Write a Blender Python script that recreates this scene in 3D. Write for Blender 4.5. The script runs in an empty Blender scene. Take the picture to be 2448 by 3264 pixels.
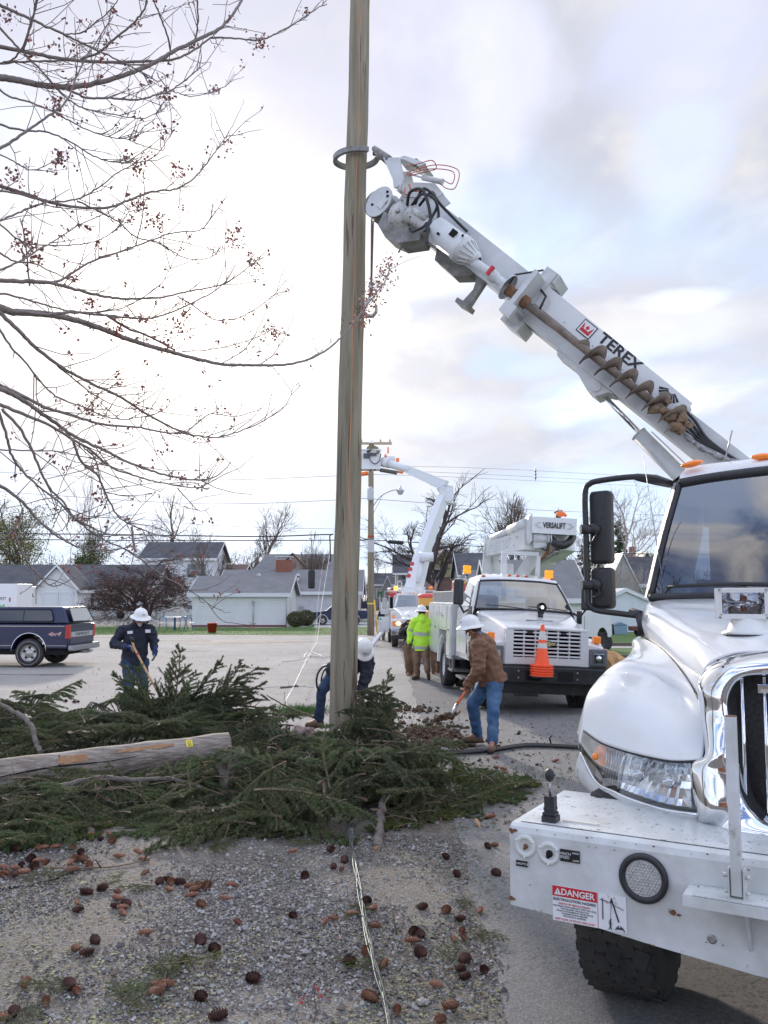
import bpy,bmesh,math,random
import numpy as np
from mathutils import Vector,Matrix,Euler,noise
R=math.radians
rng=random.Random(7)
SC=bpy.context.scene
COL=SC.collection
F_PX,CAM_H,PITCH=2738.0,1.95,R(5.69)
cam_d=bpy.data.cameras.new("camera");cam=bpy.data.objects.new("camera",cam_d);COL.objects.link(cam)
cam.location=(0,0,CAM_H);cam.rotation_euler=(R(90)+PITCH,0,0)
cam_d.sensor_fit='HORIZONTAL';cam_d.sensor_width=36.0;cam_d.lens=F_PX/2448.0*36.0
cam_d.clip_start=0.05;cam_d.clip_end=2000
SC.camera=cam
SC.render.resolution_x,SC.render.resolution_y=768,1024
SUN_EL,SUN_AZ=R(17.6),R(-13.5)
sun_dir=Vector((math.sin(SUN_AZ)*math.cos(SUN_EL),math.cos(SUN_AZ)*math.cos(SUN_EL),math.sin(SUN_EL)))
world=bpy.data.worlds.new("World");SC.world=world;world.use_nodes=True
W=world.node_tree;W.nodes.clear()
def WN(t,**k):
    n=W.nodes.new(t)
    for a,b in k.items():setattr(n,a,b)
    return n
def wl(a,b):W.links.new(a,b)
def wmath(op,a,b=None,c=None,clamp=False):
    n=WN('ShaderNodeMath',operation=op);n.use_clamp=clamp
    for i,v in enumerate((a,b,c)):
        if v is None:continue
        if isinstance(v,(int,float)):n.inputs[i].default_value=v
        else:wl(v,n.inputs[i])
    return n.outputs[0]
def wmix(f,a,b,bt='MIX'):
    n=WN('ShaderNodeMix',data_type='RGBA',blend_type=bt)
    for s,v in((0,f),(6,a),(7,b)):
        if isinstance(v,(int,float)):n.inputs[s].default_value=v
        elif isinstance(v,tuple):n.inputs[s].default_value=(*v,1)
        else:wl(v,n.inputs[s])
    return n.outputs[2]
def wramp(v,stops):
    n=WN('ShaderNodeMapRange',interpolation_type='SMOOTHSTEP');wl(v,n.inputs[0])
    n.inputs[1].default_value,n.inputs[2].default_value=stops
    return n.outputs[0]
tc=WN('ShaderNodeTexCoord');sep=WN('ShaderNodeSeparateXYZ');wl(tc.outputs['Generated'],sep.inputs[0])
sx,sy,sz=sep.outputs
den=wmath('ADD',wmath('MAXIMUM',sz,0.0),0.22)
cmb=WN('ShaderNodeCombineXYZ');wl(wmath('DIVIDE',sx,den),cmb.inputs[0]);wl(wmath('DIVIDE',sy,den),cmb.inputs[1])
def wnoise(scale,detail,rough,off):
    m=WN('ShaderNodeMapping');wl(cmb.outputs[0],m.inputs[0]);m.inputs['Location'].default_value=off
    m.inputs['Scale'].default_value=(1.0,.75,1)
    n=WN('ShaderNodeTexNoise');wl(m.outputs[0],n.inputs[0]);n.inputs['Scale'].default_value=scale
    n.inputs['Detail'].default_value=detail;n.inputs['Roughness'].default_value=rough
    n.inputs['Distortion'].default_value=.25
    return n.outputs[0]
n1=wnoise(1.7,6,.52,(3.1,1.2,0));n2=wnoise(4.2,7,.55,(7.3,4.4,0));n3=wnoise(.9,3,.5,(1.3,9.4,0))
nish=WN('ShaderNodeTexSky',sky_type='NISHITA');nish.sun_disc=False
nish.sun_elevation=SUN_EL;nish.sun_rotation=SUN_AZ;nish.air_density=1.0;nish.dust_density=1.5
blue=wmix(1.0,nish.outputs[0],(.10,.10,.105),'MULTIPLY')
blue=wmix(.92,blue,(.50,.64,.88))
cl=wmix(wramp(n1,(.38,.62)),(.42,.44,.51),(.50,.505,.56))
cl=wmix(wramp(n2,(.44,.66)),cl,(.57,.565,.58))
cover=wramp(wmath('ADD',wmath('MULTIPLY',n3,.6),wmath('MULTIPLY',n1,.4)),(.36,.50))
sky=wmix(cover,blue,cl)
def wblob(az,el,wdt,hgt,col,amt,cur):
    a,e=R(az),R(el)
    c=Vector((math.sin(a)*math.cos(e),math.cos(a)*math.cos(e),math.sin(e)))
    rt=Vector((math.cos(a),-math.sin(a),0));up=rt.cross(c)
    vs=[]
    for ax,s in((rt,wdt),(up,hgt)):
        d=WN('ShaderNodeVectorMath',operation='DOT_PRODUCT');wl(tc.outputs['Generated'],d.inputs[0]);d.inputs[1].default_value=ax
        off=c.dot(ax)
        vs.append(wmath('POWER',wmath('ABSOLUTE',wmath('DIVIDE',wmath('SUBTRACT',d.outputs['Value'],off),s)),2.0))
    d2=wmath('ADD',wmath('ADD',vs[0],vs[1]),wmath('MULTIPLY',wmath('ADD',wmath('SUBTRACT',n2,.5),wmath('SUBTRACT',n1,.5)),4.2))
    front=WN('ShaderNodeVectorMath',operation='DOT_PRODUCT');wl(tc.outputs['Generated'],front.inputs[0]);front.inputs[1].default_value=c
    g=wmath('MULTIPLY',wmath('MULTIPLY',wramp(d2,(1.5,.1)),amt),wmath('GREATER_THAN',front.outputs['Value'],0.0))
    return wmix(g,cur,col)
for b in((3,22,.07,.035,(.80,.79,.79),.5),(17,17,.13,.03,(.80,.79,.78),.45),(21,34,.08,.12,(.52,.57,.78),.6),
          (4,33,.10,.08,(.62,.63,.76),.75),(-9,30,.16,.05,(.60,.61,.75),.7),(20,27,.05,.05,(.55,.62,.84),.6),(-15,37,.25,.15,(.47,.48,.58),.9),(-24,25,.12,.05,(.47,.49,.58),.8),(-6,29,.10,.03,(.48,.49,.58),.8),(-18,20,.05,.015,(.60,.60,.66),.6),(-2,26,.10,.03,(.60,.62,.74),.6),
          (-1,18,.04,.03,(1.0,.96,.90),.7),(8,15.4,.045,.022,(.46,.55,.69),1.0),(10.5,15.0,.04,.014,(.52,.60,.72),.85),
          (4,12,.12,.03,(.66,.72,.84),.6),(19.5,18.5,.05,.012,(.70,.74,.86),.7),
          (18,13,.10,.03,(.78,.78,.85),.6),(-7.5,14.2,.05,.014,(.58,.66,.76),.8),(-4,9,.10,.02,(.62,.74,.88),.6)):
    sky=wblob(b[0],b[1],b[2],b[3],b[4],b[5],sky)
low=wramp(sz,(.20,.03));sky=wmix(wmath('MULTIPLY',low,.75),sky,(.56,.68,.84))
low2=wramp(sz,(.05,.0));sky=wmix(wmath('MULTIPLY',low2,.7),sky,(.88,.82,.80))
dp=WN('ShaderNodeVectorMath',operation='DOT_PRODUCT');wl(tc.outputs['Generated'],dp.inputs[0]);dp.inputs[1].default_value=sun_dir
dpp=wmath('MAXIMUM',dp.outputs['Value'],0.0)
glow=wmath('MULTIPLY',wmath('POWER',dpp,75.0),.95);sky=wmix(1.0,sky,wmix(glow,(0,0,0),(1.0,.84,.66)),'ADD')
glow2=wmath('MULTIPLY',wmath('POWER',dpp,18.0),.07);sky=wmix(1.0,sky,wmix(glow2,(0,0,0),(1.0,.95,.9)),'ADD')
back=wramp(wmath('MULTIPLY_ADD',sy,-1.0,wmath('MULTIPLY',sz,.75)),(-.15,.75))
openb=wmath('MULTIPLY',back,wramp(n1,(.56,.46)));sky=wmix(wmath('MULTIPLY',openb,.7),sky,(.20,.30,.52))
sky=wmix(back,sky,wmix(1.0,sky,(2.35,2.28,2.18),'MULTIPLY'))  # sky overhead and behind, out of view, boosted to lift the ground light
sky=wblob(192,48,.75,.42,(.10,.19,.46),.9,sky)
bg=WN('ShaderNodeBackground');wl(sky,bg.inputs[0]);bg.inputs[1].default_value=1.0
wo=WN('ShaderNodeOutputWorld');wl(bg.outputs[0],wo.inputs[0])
sl=bpy.data.lights.new("sun",'SUN');sl.energy=2.2;sl.angle=R(3.5);sl.color=(1,.90,.78)
so=bpy.data.objects.new("sun",sl);COL.objects.link(so);so.rotation_euler=sun_dir.to_track_quat('Z','Y').to_euler()
SC.view_settings.view_transform='Standard';SC.view_settings.look='None'
SC.view_settings.exposure=0.62;SC.view_settings.gamma=1.0;SC.view_settings.use_curve_mapping=False
SC.render.engine='CYCLES'
SC.cycles.max_bounces=6;SC.cycles.transparent_max_bounces=12;SC.cycles.caustics_reflective=False;SC.cycles.caustics_refractive=False
SC.cycles.use_denoising=True
def ray(x,y):
    v=(y-1632)/F_PX
    return Vector(((x-1224)/F_PX,math.cos(PITCH)+v*math.sin(PITCH),math.sin(PITCH)-v*math.cos(PITCH)))
CAM=Vector((0,0,CAM_H))
def PF(x,y,F):r=ray(x,y);return CAM+r*(F/r.y)
def PZ(x,y,z=0.0):r=ray(x,y);return CAM+r*((z-CAM_H)/r.z)
def PP(x,y,P0,n):r=ray(x,y);return CAM+r*((Vector(P0)-CAM).dot(n)/r.dot(n))
def mat(name,c,rough=.6,metal=0,c2=None,scale=6,bump=0,bscale=None,coat=0,spots=None,emit=None,estr=0,stretch=None,spec=.5,detail=5,lo=.35,hi=.65,trans=0,back=False,loc=False):
    m=bpy.data.materials.new(name);m.use_nodes=True;nt=m.node_tree;N=nt.nodes;L=nt.links
    b=N['Principled BSDF'];b.inputs['Roughness'].default_value=rough;b.inputs['Metallic'].default_value=metal
    b.inputs['Coat Weight'].default_value=coat;b.inputs['Coat Roughness'].default_value=.06
    b.inputs['Specular IOR Level'].default_value=spec;b.inputs['Base Color'].default_value=(*c,1)
    if emit:b.inputs['Emission Color'].default_value=(*emit,1);b.inputs['Emission Strength'].default_value=estr
    if trans:b.inputs['Transmission Weight'].default_value=trans
    t=N.new('ShaderNodeTexCoord');mp=N.new('ShaderNodeMapping');L.new(t.outputs['Object'],mp.inputs[0])
    if stretch:mp.inputs['Scale'].default_value=stretch
    src=None
    if c2 is not None:
        n=N.new('ShaderNodeTexNoise');n.inputs['Scale'].default_value=scale;n.inputs['Detail'].default_value=detail;n.inputs['Roughness'].default_value=.6
        L.new(mp.outputs[0],n.inputs[0])
        r=N.new('ShaderNodeMapRange');L.new(n.outputs[0],r.inputs[0]);r.inputs[1].default_value=lo;r.inputs[2].default_value=hi
        x=N.new('ShaderNodeMix');x.data_type='RGBA';L.new(r.outputs[0],x.inputs[0]);x.inputs[6].default_value=(*c,1);x.inputs[7].default_value=(*c2,1)
        src=x.outputs[2]
    if spots:
        for(sc,ss,th)in spots:
            n=N.new('ShaderNodeTexNoise');n.inputs['Scale'].default_value=ss;n.inputs['Detail'].default_value=8;n.inputs['Roughness'].default_value=.65
            L.new(mp.outputs[0],n.inputs[0])
            r=N.new('ShaderNodeMapRange');L.new(n.outputs[0],r.inputs[0]);r.inputs[1].default_value=th;r.inputs[2].default_value=th+.035
            x=N.new('ShaderNodeMix');x.data_type='RGBA';L.new(r.outputs[0],x.inputs[0])
            if src:L.new(src,x.inputs[6])
            else:x.inputs[6].default_value=(*c,1)
            x.inputs[7].default_value=(*sc,1);src=x.outputs[2]
    if src:L.new(src,b.inputs['Base Color'])
    if bump:
        n=N.new('ShaderNodeTexNoise');n.inputs['Scale'].default_value=bscale or scale;n.inputs['Detail'].default_value=6
        L.new(mp.outputs[0],n.inputs[0]);bp=N.new('ShaderNodeBump');bp.inputs['Strength'].default_value=bump;bp.inputs['Distance'].default_value=.02
        L.new(n.outputs[0],bp.inputs['Height']);L.new(bp.outputs[0],b.inputs['Normal'])
    return m
def glassmat(name,tint=(.45,.5,.52),rough=.02,base=.12):
    m=bpy.data.materials.new(name);m.use_nodes=True;nt=m.node_tree;N=nt.nodes;L=nt.links;N.clear()
    tr=N.new('ShaderNodeBsdfTransparent');tr.inputs[0].default_value=(*tint,1)
    gl=N.new('ShaderNodeBsdfGlossy');gl.inputs['Roughness'].default_value=rough
    fr=N.new('ShaderNodeLayerWeight');fr.inputs[0].default_value=.35
    mr=N.new('ShaderNodeMapRange');L.new(fr.outputs['Facing'],mr.inputs[0]);mr.inputs[1].default_value=.1;mr.inputs[2].default_value=1;mr.inputs[3].default_value=base;mr.inputs[4].default_value=1
    mx=N.new('ShaderNodeMixShader');L.new(mr.outputs[0],mx.inputs[0]);L.new(tr.outputs[0],mx.inputs[1]);L.new(gl.outputs[0],mx.inputs[2])
    o=N.new('ShaderNodeOutputMaterial');L.new(mx.outputs[0],o.inputs[0])
    return m
def ribmat(name,c,c2,axis=2,freq=8,rough=.5,depth=.3,noisec=None):
    m=mat(name,c,rough,c2=noisec or c2,scale=1.3);nt=m.node_tree;N=nt.nodes;L=nt.links;b=N['Principled BSDF']
    t=N.new('ShaderNodeTexCoord');s=N.new('ShaderNodeSeparateXYZ');L.new(t.outputs['Object'],s.inputs[0])
    a=N.new('ShaderNodeMath');a.operation='MULTIPLY';L.new(s.outputs[axis],a.inputs[0]);a.inputs[1].default_value=freq
    fr=N.new('ShaderNodeMath');fr.operation='FRACT';L.new(a.outputs[0],fr.inputs[0])
    r=N.new('ShaderNodeMapRange');L.new(fr.outputs[0],r.inputs[0]);r.inputs[1].default_value=.0;r.inputs[2].default_value=.16;r.inputs[3].default_value=1;r.inputs[4].default_value=0
    x=N.new('ShaderNodeMix');x.data_type='RGBA';L.new(r.outputs[0],x.inputs[0])
    old=b.inputs['Base Color'].links[0].from_socket;L.new(old,x.inputs[6]);x.inputs[7].default_value=(*c2,1)
    L.new(x.outputs[2],b.inputs['Base Color'])
    bp=N.new('ShaderNodeBump');bp.inputs['Strength'].default_value=depth;bp.inputs['Distance'].default_value=.03;L.new(fr.outputs[0],bp.inputs['Height']);L.new(bp.outputs[0],b.inputs['Normal'])
    return m
class MB:
    def __init__(s):s.v=[];s.f=[];s.m=[];s.sm=[]
    def add(s,vs,fs,mi=0,smooth=False):
        o=len(s.v);s.v+=[tuple(x)for x in vs];s.f+=[tuple(i+o for i in f)for f in fs]
        s.m+=[mi]*len(fs);s.sm+=[smooth]*len(fs);return s
    def box(s,a,b,mi=0,M=None,bev=0):
        (x0,y0,z0),(x1,y1,z1)=a,b
        if x0>x1:x0,x1=x1,x0
        if y0>y1:y0,y1=y1,y0
        if z0>z1:z0,z1=z1,z0
        if bev:
            bm=bmesh.new();bmesh.ops.create_cube(bm,size=1,matrix=Matrix.Translation(((x0+x1)/2,(y0+y1)/2,(z0+z1)/2))@Matrix.Diagonal((x1-x0,y1-y0,z1-z0,1)))
            bmesh.ops.bevel(bm,geom=bm.edges[:],offset=bev,segments=2,profile=.5,affect='EDGES');s.bm(bm,mi,M);bm.free();return s
        vs=[(x,y,z)for z in(z0,z1)for y in(y0,y1)for x in(x0,x1)]
        if M:vs=[M@Vector(v)for v in vs]
        return s.add(vs,[(0,2,3,1),(4,5,7,6),(0,1,5,4),(2,6,7,3),(0,4,6,2),(1,3,7,5)],mi)
    def bm(s,bm,mi=0,M=None,smooth=False):
        bm.verts.ensure_lookup_table();bm.verts.index_update()
        return s.add([(M@v.co if M else v.co)for v in bm.verts],[[v.index for v in f.verts]for f in bm.faces],mi,smooth)
    def ring(s,c,t,r,n,ref=None):
        t=Vector(t).normalized();ref=Vector(ref)if ref else(Vector((0,0,1))if abs(t.z)<.9 else Vector((1,0,0)))
        u=t.cross(ref).normalized();w=u.cross(t)
        return[Vector(c)+(u*math.cos(a)+w*math.sin(a))*r for a in[2*math.pi*i/n for i in range(n)]]
    def tube(s,pts,r,n=8,mi=0,smooth=True,cap=True):
        pts=[Vector(p)for p in pts];k=len(pts);rs=r if isinstance(r,(list,tuple))else[r]*k
        vs=[];ref=None
        for i,p in enumerate(pts):
            t=(pts[min(i+1,k-1)]-pts[max(i-1,0)])
            if t.length<1e-9:t=Vector((0,0,1))
            t.normalize()
            if ref is None:ref=Vector((0,0,1))if abs(t.z)<.9 else Vector((1,0,0))
            u=t.cross(ref)
            if u.length<1e-4:u=t.orthogonal()
            u.normalize();w=u.cross(t);ref=w
            vs+=[p+(u*math.cos(2*math.pi*j/n)+w*math.sin(2*math.pi*j/n))*rs[i]for j in range(n)]
        fs=[(i*n+j,i*n+(j+1)%n,(i+1)*n+(j+1)%n,(i+1)*n+j)for i in range(k-1)for j in range(n)]
        s.add(vs,fs,mi,smooth)
        if cap and n>2:
            o=len(s.v)-len(vs);s.f+=[tuple(o+j for j in range(n))[::-1],tuple(o+(k-1)*n+j for j in range(n))];s.m+=[mi]*2;s.sm+=[False]*2
        return s
    def cyl(s,a,b,r,r2=None,n=20,mi=0,smooth=True):return s.tube([a,b],[r,r if r2 is None else r2],n,mi,smooth)
    def lathe(s,prof,c=(0,0,0),axis=(0,0,1),n=24,mi=0,smooth=True,ref=None):
        ax=Vector(axis).normalized();vs=[]
        for r,h in prof:vs+=s.ring(Vector(c)+ax*h,ax,max(r,1e-4),n,ref)
        fs=[(i*n+j,i*n+(j+1)%n,(i+1)*n+(j+1)%n,(i+1)*n+j)for i in range(len(prof)-1)for j in range(n)]
        return s.add(vs,fs,mi,smooth)
    def prism(s,poly,M,d,mi=0,d0=0.0):
        n=len(poly);vs=[M@Vector((x,y,d0))for x,y in poly]+[M@Vector((x,y,d))for x,y in poly]
        return s.add(vs,[tuple(range(n))[::-1],tuple(range(n,2*n))]+[(i,(i+1)%n,n+(i+1)%n,n+i)for i in range(n)],mi)
    def sphere(s,c,r,n=12,mi=0,sc=(1,1,1),M=None):
        bm=bmesh.new();bmesh.ops.create_uvsphere(bm,u_segments=n,v_segments=max(6,n//2+2),radius=1)
        T=Matrix.Translation(c)@(M if M else Matrix())@Matrix.Diagonal((r*sc[0],r*sc[1],r*sc[2],1));s.bm(bm,mi,T,True);bm.free();return s
    def grid(s,rows,mi=0,smooth=True,close=False):
        n=len(rows[0]);vs=[p for r in rows for p in r]
        fs=[(i*n+j,i*n+j+1,(i+1)*n+j+1,(i+1)*n+j)for i in range(len(rows)-1)for j in range(n-1)]
        if close:fs+=[(i*n+n-1,i*n,(i+1)*n,(i+1)*n+n-1)for i in range(len(rows)-1)]
        return s.add(vs,fs,mi,smooth)
    def build(s,name,mats,parent=None,mods=None,loc=None):
        me=bpy.data.meshes.new(name);me.from_pydata(s.v,[],s.f);me.update()
        for m in(mats if isinstance(mats,(list,tuple))else[mats]):me.materials.append(m)
        me.polygons.foreach_set('material_index',s.m);me.polygons.foreach_set('use_smooth',s.sm)
        o=bpy.data.objects.new(name,me);COL.objects.link(o)
        if parent:o.parent=parent
        if loc:o.location=loc
        return o
def cr(p0,p1,p2,p3,t):
    return p1*1.0+(p2-p0)*(.5*t)+(p0*2-p1*5+p2*4-p3)*(.5*t*t)+(p1*3-p0-p2*3+p3)*(.5*t**3)
def spline(pts,k=6):
    pts=[Vector(p)for p in pts];out=[]
    for i in range(len(pts)-1):
        a,b,c,d=pts[max(i-1,0)],pts[i],pts[i+1],pts[min(i+2,len(pts)-1)]
        out+=[cr(a,b,c,d,j/k)for j in range(k)]
    return out+[pts[-1]]
def patch(rows,ku=5,kv=5):
    r1=[spline(r,ku)for r in rows];cols=[spline([r[j]for r in r1],kv)for j in range(len(r1[0]))]
    return[[cols[j][i]for j in range(len(cols))]for i in range(len(cols[0]))]
def solidify(o,t,off=0):
    m=o.modifiers.new('s','SOLIDIFY');m.thickness=t;m.offset=off;return o
def recalc(o):
    bm=bmesh.new();bm.from_mesh(o.data);bmesh.ops.recalc_face_normals(bm,faces=bm.faces);bm.to_mesh(o.data);bm.free();return o
def tag(o,label=None,cat=None,group=None,kind=None):
    for k,v in(('label',label),('category',cat),('group',group),('kind',kind)):
        if v:o[k]=v
    return o
def thing(name,label,cat,loc=(0,0,0),rz=0,group=None,rot=None):
    o=bpy.data.objects.new(name,None);COL.objects.link(o);o.location=loc;o.rotation_euler=rot or(0,0,rz);o.empty_display_size=.1
    return tag(o,label,cat,group)
def children(o):return[c for c in COL.objects if c.parent==o]
def copy_tree(o,parent=None):
    c=o.copy();COL.objects.link(c);c.parent=parent
    for ch in list(o.children):copy_tree(ch,c)
    return c
def textmesh(name,s,size,m,parent,M,ext=.001,align='CENTER',sx=1.0,shear=0,bold=0):
    cu=bpy.data.curves.new(name,'FONT');cu.body=s;cu.size=size;cu.extrude=ext;cu.align_x=align;cu.align_y='CENTER';cu.shear=shear;cu.offset=bold
    cu.resolution_u=3
    t=bpy.data.objects.new(name,cu);COL.objects.link(t)
    bpy.context.view_layer.update()
    me=bpy.data.meshes.new_from_object(t.evaluated_get(bpy.context.evaluated_depsgraph_get()))
    bpy.data.objects.remove(t);me.transform(M@Matrix.Diagonal((sx,1,1,1)));me.materials.clear();me.materials.append(m)
    o=bpy.data.objects.new(name,me);COL.objects.link(o);o.parent=parent
    return o
def frame(o,x,y):
    x=Vector(x).normalized();z=x.cross(Vector(y)).normalized();y=z.cross(x)
    return Matrix(((x.x,y.x,z.x,o[0]),(x.y,y.y,z.y,o[1]),(x.z,y.z,z.z,o[2]),(0,0,0,1)))
class FR:
    def __init__(s,O,ang):
        a=R(ang);s.O=Vector((O[0],O[1],0));s.b=Vector((math.sin(a),math.cos(a),0));s.l=Vector((math.cos(a),-math.sin(a),0));s.rz=-a
    def loc(s,P):d=P-s.O;return Vector((d.dot(s.l),d.dot(s.b),P.z))
    def B(s,x,y,b):return s.loc(PP(x,y,s.O+s.b*b,s.b))
    def A(s,x,y,l):return s.loc(PP(x,y,s.O+s.l*l,s.l))
    def Z(s,x,y,z):return s.loc(PZ(x,y,z))
M_={}
M_['white']=mat('white_paint',(.70,.71,.72),.30,c2=(.62,.63,.63),scale=3,coat=.5,lo=.4,hi=.8)
M_['white_dirty']=mat('worn_white_paint',(.68,.70,.71),.42,c2=(.50,.51,.49),scale=4,spots=[((.40,.38,.34),5,.62),((.14,.06,.035),11,.70)],bump=.1,bscale=30)
M_['boom_white']=mat('boom_white',(.66,.68,.69),.4,c2=(.50,.52,.52),scale=2.5,spots=[((.28,.24,.2),14,.70)])
M_['chrome']=mat('chrome',(.72,.73,.75),.07,1)
M_['steel']=mat('steel',(.45,.46,.47),.35,.9,c2=(.3,.3,.3),scale=8)
M_['black']=mat('black_plastic',(.018,.018,.022),.45,c2=(.03,.03,.033),scale=40,bump=.15,bscale=200)
M_['blackpaint']=mat('black_paint',(.012,.013,.018),.35,c2=(.03,.03,.033),scale=6)
M_['rubber']=mat('tyre_rubber',(.022,.022,.024),.8,c2=(.05,.047,.043),scale=7,bump=.2,bscale=50)
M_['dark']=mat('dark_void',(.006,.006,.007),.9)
M_['glass']=glassmat('glass',(.26,.32,.36),.02,.10)
M_['lens']=glassmat('clear_lens',(.93,.95,.96),.03,.08)
M_['orange']=mat('amber_lens',(.90,.22,.01),.2,coat=.6,emit=(1,.25,.0),estr=.05)
M_['seat']=mat('seat_cloth',(.10,.11,.13),.9)
M_['red']=mat('red_lens',(.45,.015,.015),.2,coat=.5)
M_['rust']=mat('rust',(.13,.055,.03),.8,c2=(.22,.12,.07),scale=20)
M_['letterblack']=mat('black_lettering',(.02,.02,.025),.5)
M_['bark']=mat('grey_bark',(.10,.085,.075),.9,c2=(.19,.165,.15),scale=12,bump=.5,bscale=30)
M_['reflector']=mat('lamp_reflector',(.8,.82,.85),.12,1)
M_['concrete']=mat('concrete',(.42,.40,.37),.9,c2=(.3,.29,.27),scale=9,bump=.4,bscale=25)
# ================================================================= GROUND
def ground_material(name,cols,stone=34,near=None,bump=.6):
    m=bpy.data.materials.new(name);m.use_nodes=True;nt=m.node_tree;N=nt.nodes;L=nt.links;b=N['Principled BSDF'];b.inputs['Roughness'].default_value=.92
    t=N.new('ShaderNodeTexCoord');obj=t.outputs['Object']
    def noi(s,d=6,r=.6):
        n=N.new('ShaderNodeTexNoise');n.inputs['Scale'].default_value=s;n.inputs['Detail'].default_value=d;n.inputs['Roughness'].default_value=r;L.new(obj,n.inputs[0]);return n.outputs[0]
    def mr(x,a,c,o0=0,o1=1):
        r=N.new('ShaderNodeMapRange');L.new(x,r.inputs[0]);r.inputs[1].default_value=a;r.inputs[2].default_value=c;r.inputs[3].default_value=o0;r.inputs[4].default_value=o1;return r.outputs[0]
    def mx(f,a,c,bt='MIX'):
        x=N.new('ShaderNodeMix');x.data_type='RGBA';x.blend_type=bt
        for s,v in((0,f),(6,a),(7,c)):
            if isinstance(v,(int,float)):x.inputs[s].default_value=v
            elif isinstance(v,tuple):x.inputs[s].default_value=(*v,1)
            else:L.new(v,x.inputs[s])
        return x.outputs[2]
    v=N.new('ShaderNodeTexVoronoi');v.inputs['Scale'].default_value=stone;L.new(obj,v.inputs[0])
    v2=N.new('ShaderNodeTexVoronoi');v2.inputs['Scale'].default_value=stone*2.7;L.new(obj,v2.inputs[0])
    sp=N.new('ShaderNodeSeparateColor');L.new(v.outputs['Color'],sp.inputs[0]);sp2=N.new('ShaderNodeSeparateColor');L.new(v2.outputs['Color'],sp2.inputs[0])
    c=mx(mr(noi(.7,5),.35,.65),cols[0],cols[1])
    c=mx(mr(noi(3.5,6,.7),.45,.7),c,cols[2])
    c=mx(mr(sp2.outputs[0],.55,.9),c,cols[3])
    c=mx(mr(sp2.outputs[1],.75,.95,0,.8),c,cols[4])
    patch_=mr(noi(.9,5),.42,.58)
    mu=N.new('ShaderNodeMath');mu.operation='MULTIPLY';L.new(patch_,mu.inputs[0]);L.new(mr(sp.outputs[0],.5,.55),mu.inputs[1])
    c=mx(mu.outputs[0],c,mx(sp.outputs[1],cols[3],cols[5]))
    if near:
        s=N.new('ShaderNodeSeparateXYZ');L.new(obj,s.inputs[0])
        a=N.new('ShaderNodeMath');a.operation='ADD';L.new(s.outputs[1],a.inputs[0]);L.new(mr(noi(.35,4),0,1,-7,7),a.inputs[1])
        far=mx(mr(noi(.25,9,.75),.38,.66),near[0],near[1]);far=mx(mr(noi(2.2,7,.75),.5,.75,0,.7),far,near[2]);far=mx(mr(noi(45,3,.7),.4,.7,0,.5),far,near[2])
        c=mx(mr(a.outputs[0],10.5,14.5),c,far)
    L.new(c,b.inputs['Base Color'])
    ad=N.new('ShaderNodeMath');ad.operation='ADD';L.new(noi(40,5),ad.inputs[0]);L.new(v2.outputs['Distance'],ad.inputs[1])
    bp=N.new('ShaderNodeBump');bp.inputs['Strength'].default_value=bump;bp.inputs['Distance'].default_value=.015;L.new(ad.outputs[0],bp.inputs['Height']);L.new(bp.outputs[0],b.inputs['Normal'])
    return m
gm=ground_material('gravel_ground',[(.145,.122,.10),(.175,.152,.128),(.105,.088,.072),(.20,.186,.168),(.27,.255,.235),(.11,.102,.095)],
                     near=((.31,.293,.275),(.42,.40,.375),(.22,.205,.19)))
g=MB()
NX,NY=90,150
xs=[-300,-60,-20]+[-9+18*i/NX for i in range(NX+1)]+[20,60,300]
ys=[-60,-10]+[0+16*i/NY for i in range(NY+1)]+[30,60,120,500]
def gz(x,y):
    if abs(x)>9 or y<0 or y>16:return 0.0
    k=min(1,(9-abs(x))/1.5,y/.5,(16-y)/3)
    return k*(.018*noise.noise(Vector((x*.9,y*.9,0)))+.008*noise.noise(Vector((x*4,y*4,3))))*(0 if x>.55 else min(1,(.55-x)*4))-.001
g.grid([[(x,y,gz(x,y))for x in xs]for y in ys],smooth=True)
tag(g.build('ground',gm),kind='structure')
asph=ground_material('asphalt',[(.155,.15,.15),(.205,.198,.19),(.13,.127,.125),(.25,.245,.24),(.32,.315,.31),(.095,.095,.095)],stone=60,bump=.5)
road=MB()
L_,Rr=[],[]
for i in range(260):
    y=-3+i*.5 if i<120 else 57+(i-120)*2.0
    e=.60+.07*noise.noise(Vector((0,y*1.1,5)))+.05*noise.noise(Vector((0,y*5,9)))
    L_.append((e,y,.004));Rr.append((3.9+.08*noise.noise(Vector((4,y*.8,2))),y,.004))
road.grid([L_,[(2.2,p[1],.004)for p in L_],Rr])
tag(road.build('road',asph),kind='structure')
grassm=mat('lawn_grass',(.055,.115,.02),.95,c2=(.10,.17,.04),scale=1.5,bump=.6,bscale=30,lo=.3,hi=.7)
def sheet(name,poly,z,m,rough=.15):
    pts=[]
    for i,(x,y)in enumerate(poly):
        x2,y2=poly[(i+1)%len(poly)];n=max(2,int(math.hypot(x2-x,y2-y)/.5))
        n=min(n,60)
        for j in range(n):
            t=j/n;X,Y=x+(x2-x)*t,y+(y2-y)*t
            pts.append((X+rough*noise.noise(Vector((X*.7,Y*.7,1))),Y+rough*2*noise.noise(Vector((X*.7,Y*.7,8)))))
    b=MB();b.add([(x,y,z)for x,y in pts],[tuple(range(len(pts)))])
    o=b.build(name,m);return tag(o,kind='structure')
def gp(x,y,z=0):p=PZ(x,y,z);return(p.x,p.y)
sheet('lawn',[(-70,45.5),(-40,45.9),(-22,45.2),(-12,45.7),(-6,45.3),(-.9,45.5),(-.9,70),(-3.5,70),(-5.5,57),(-9,56),(-40,66),(-70,66)],.008,grassm,.45)
sheet('lawn',[(-70,66.6),(-40,66.6),(-12,100),(-70,140)],.006,grassm)
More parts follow.
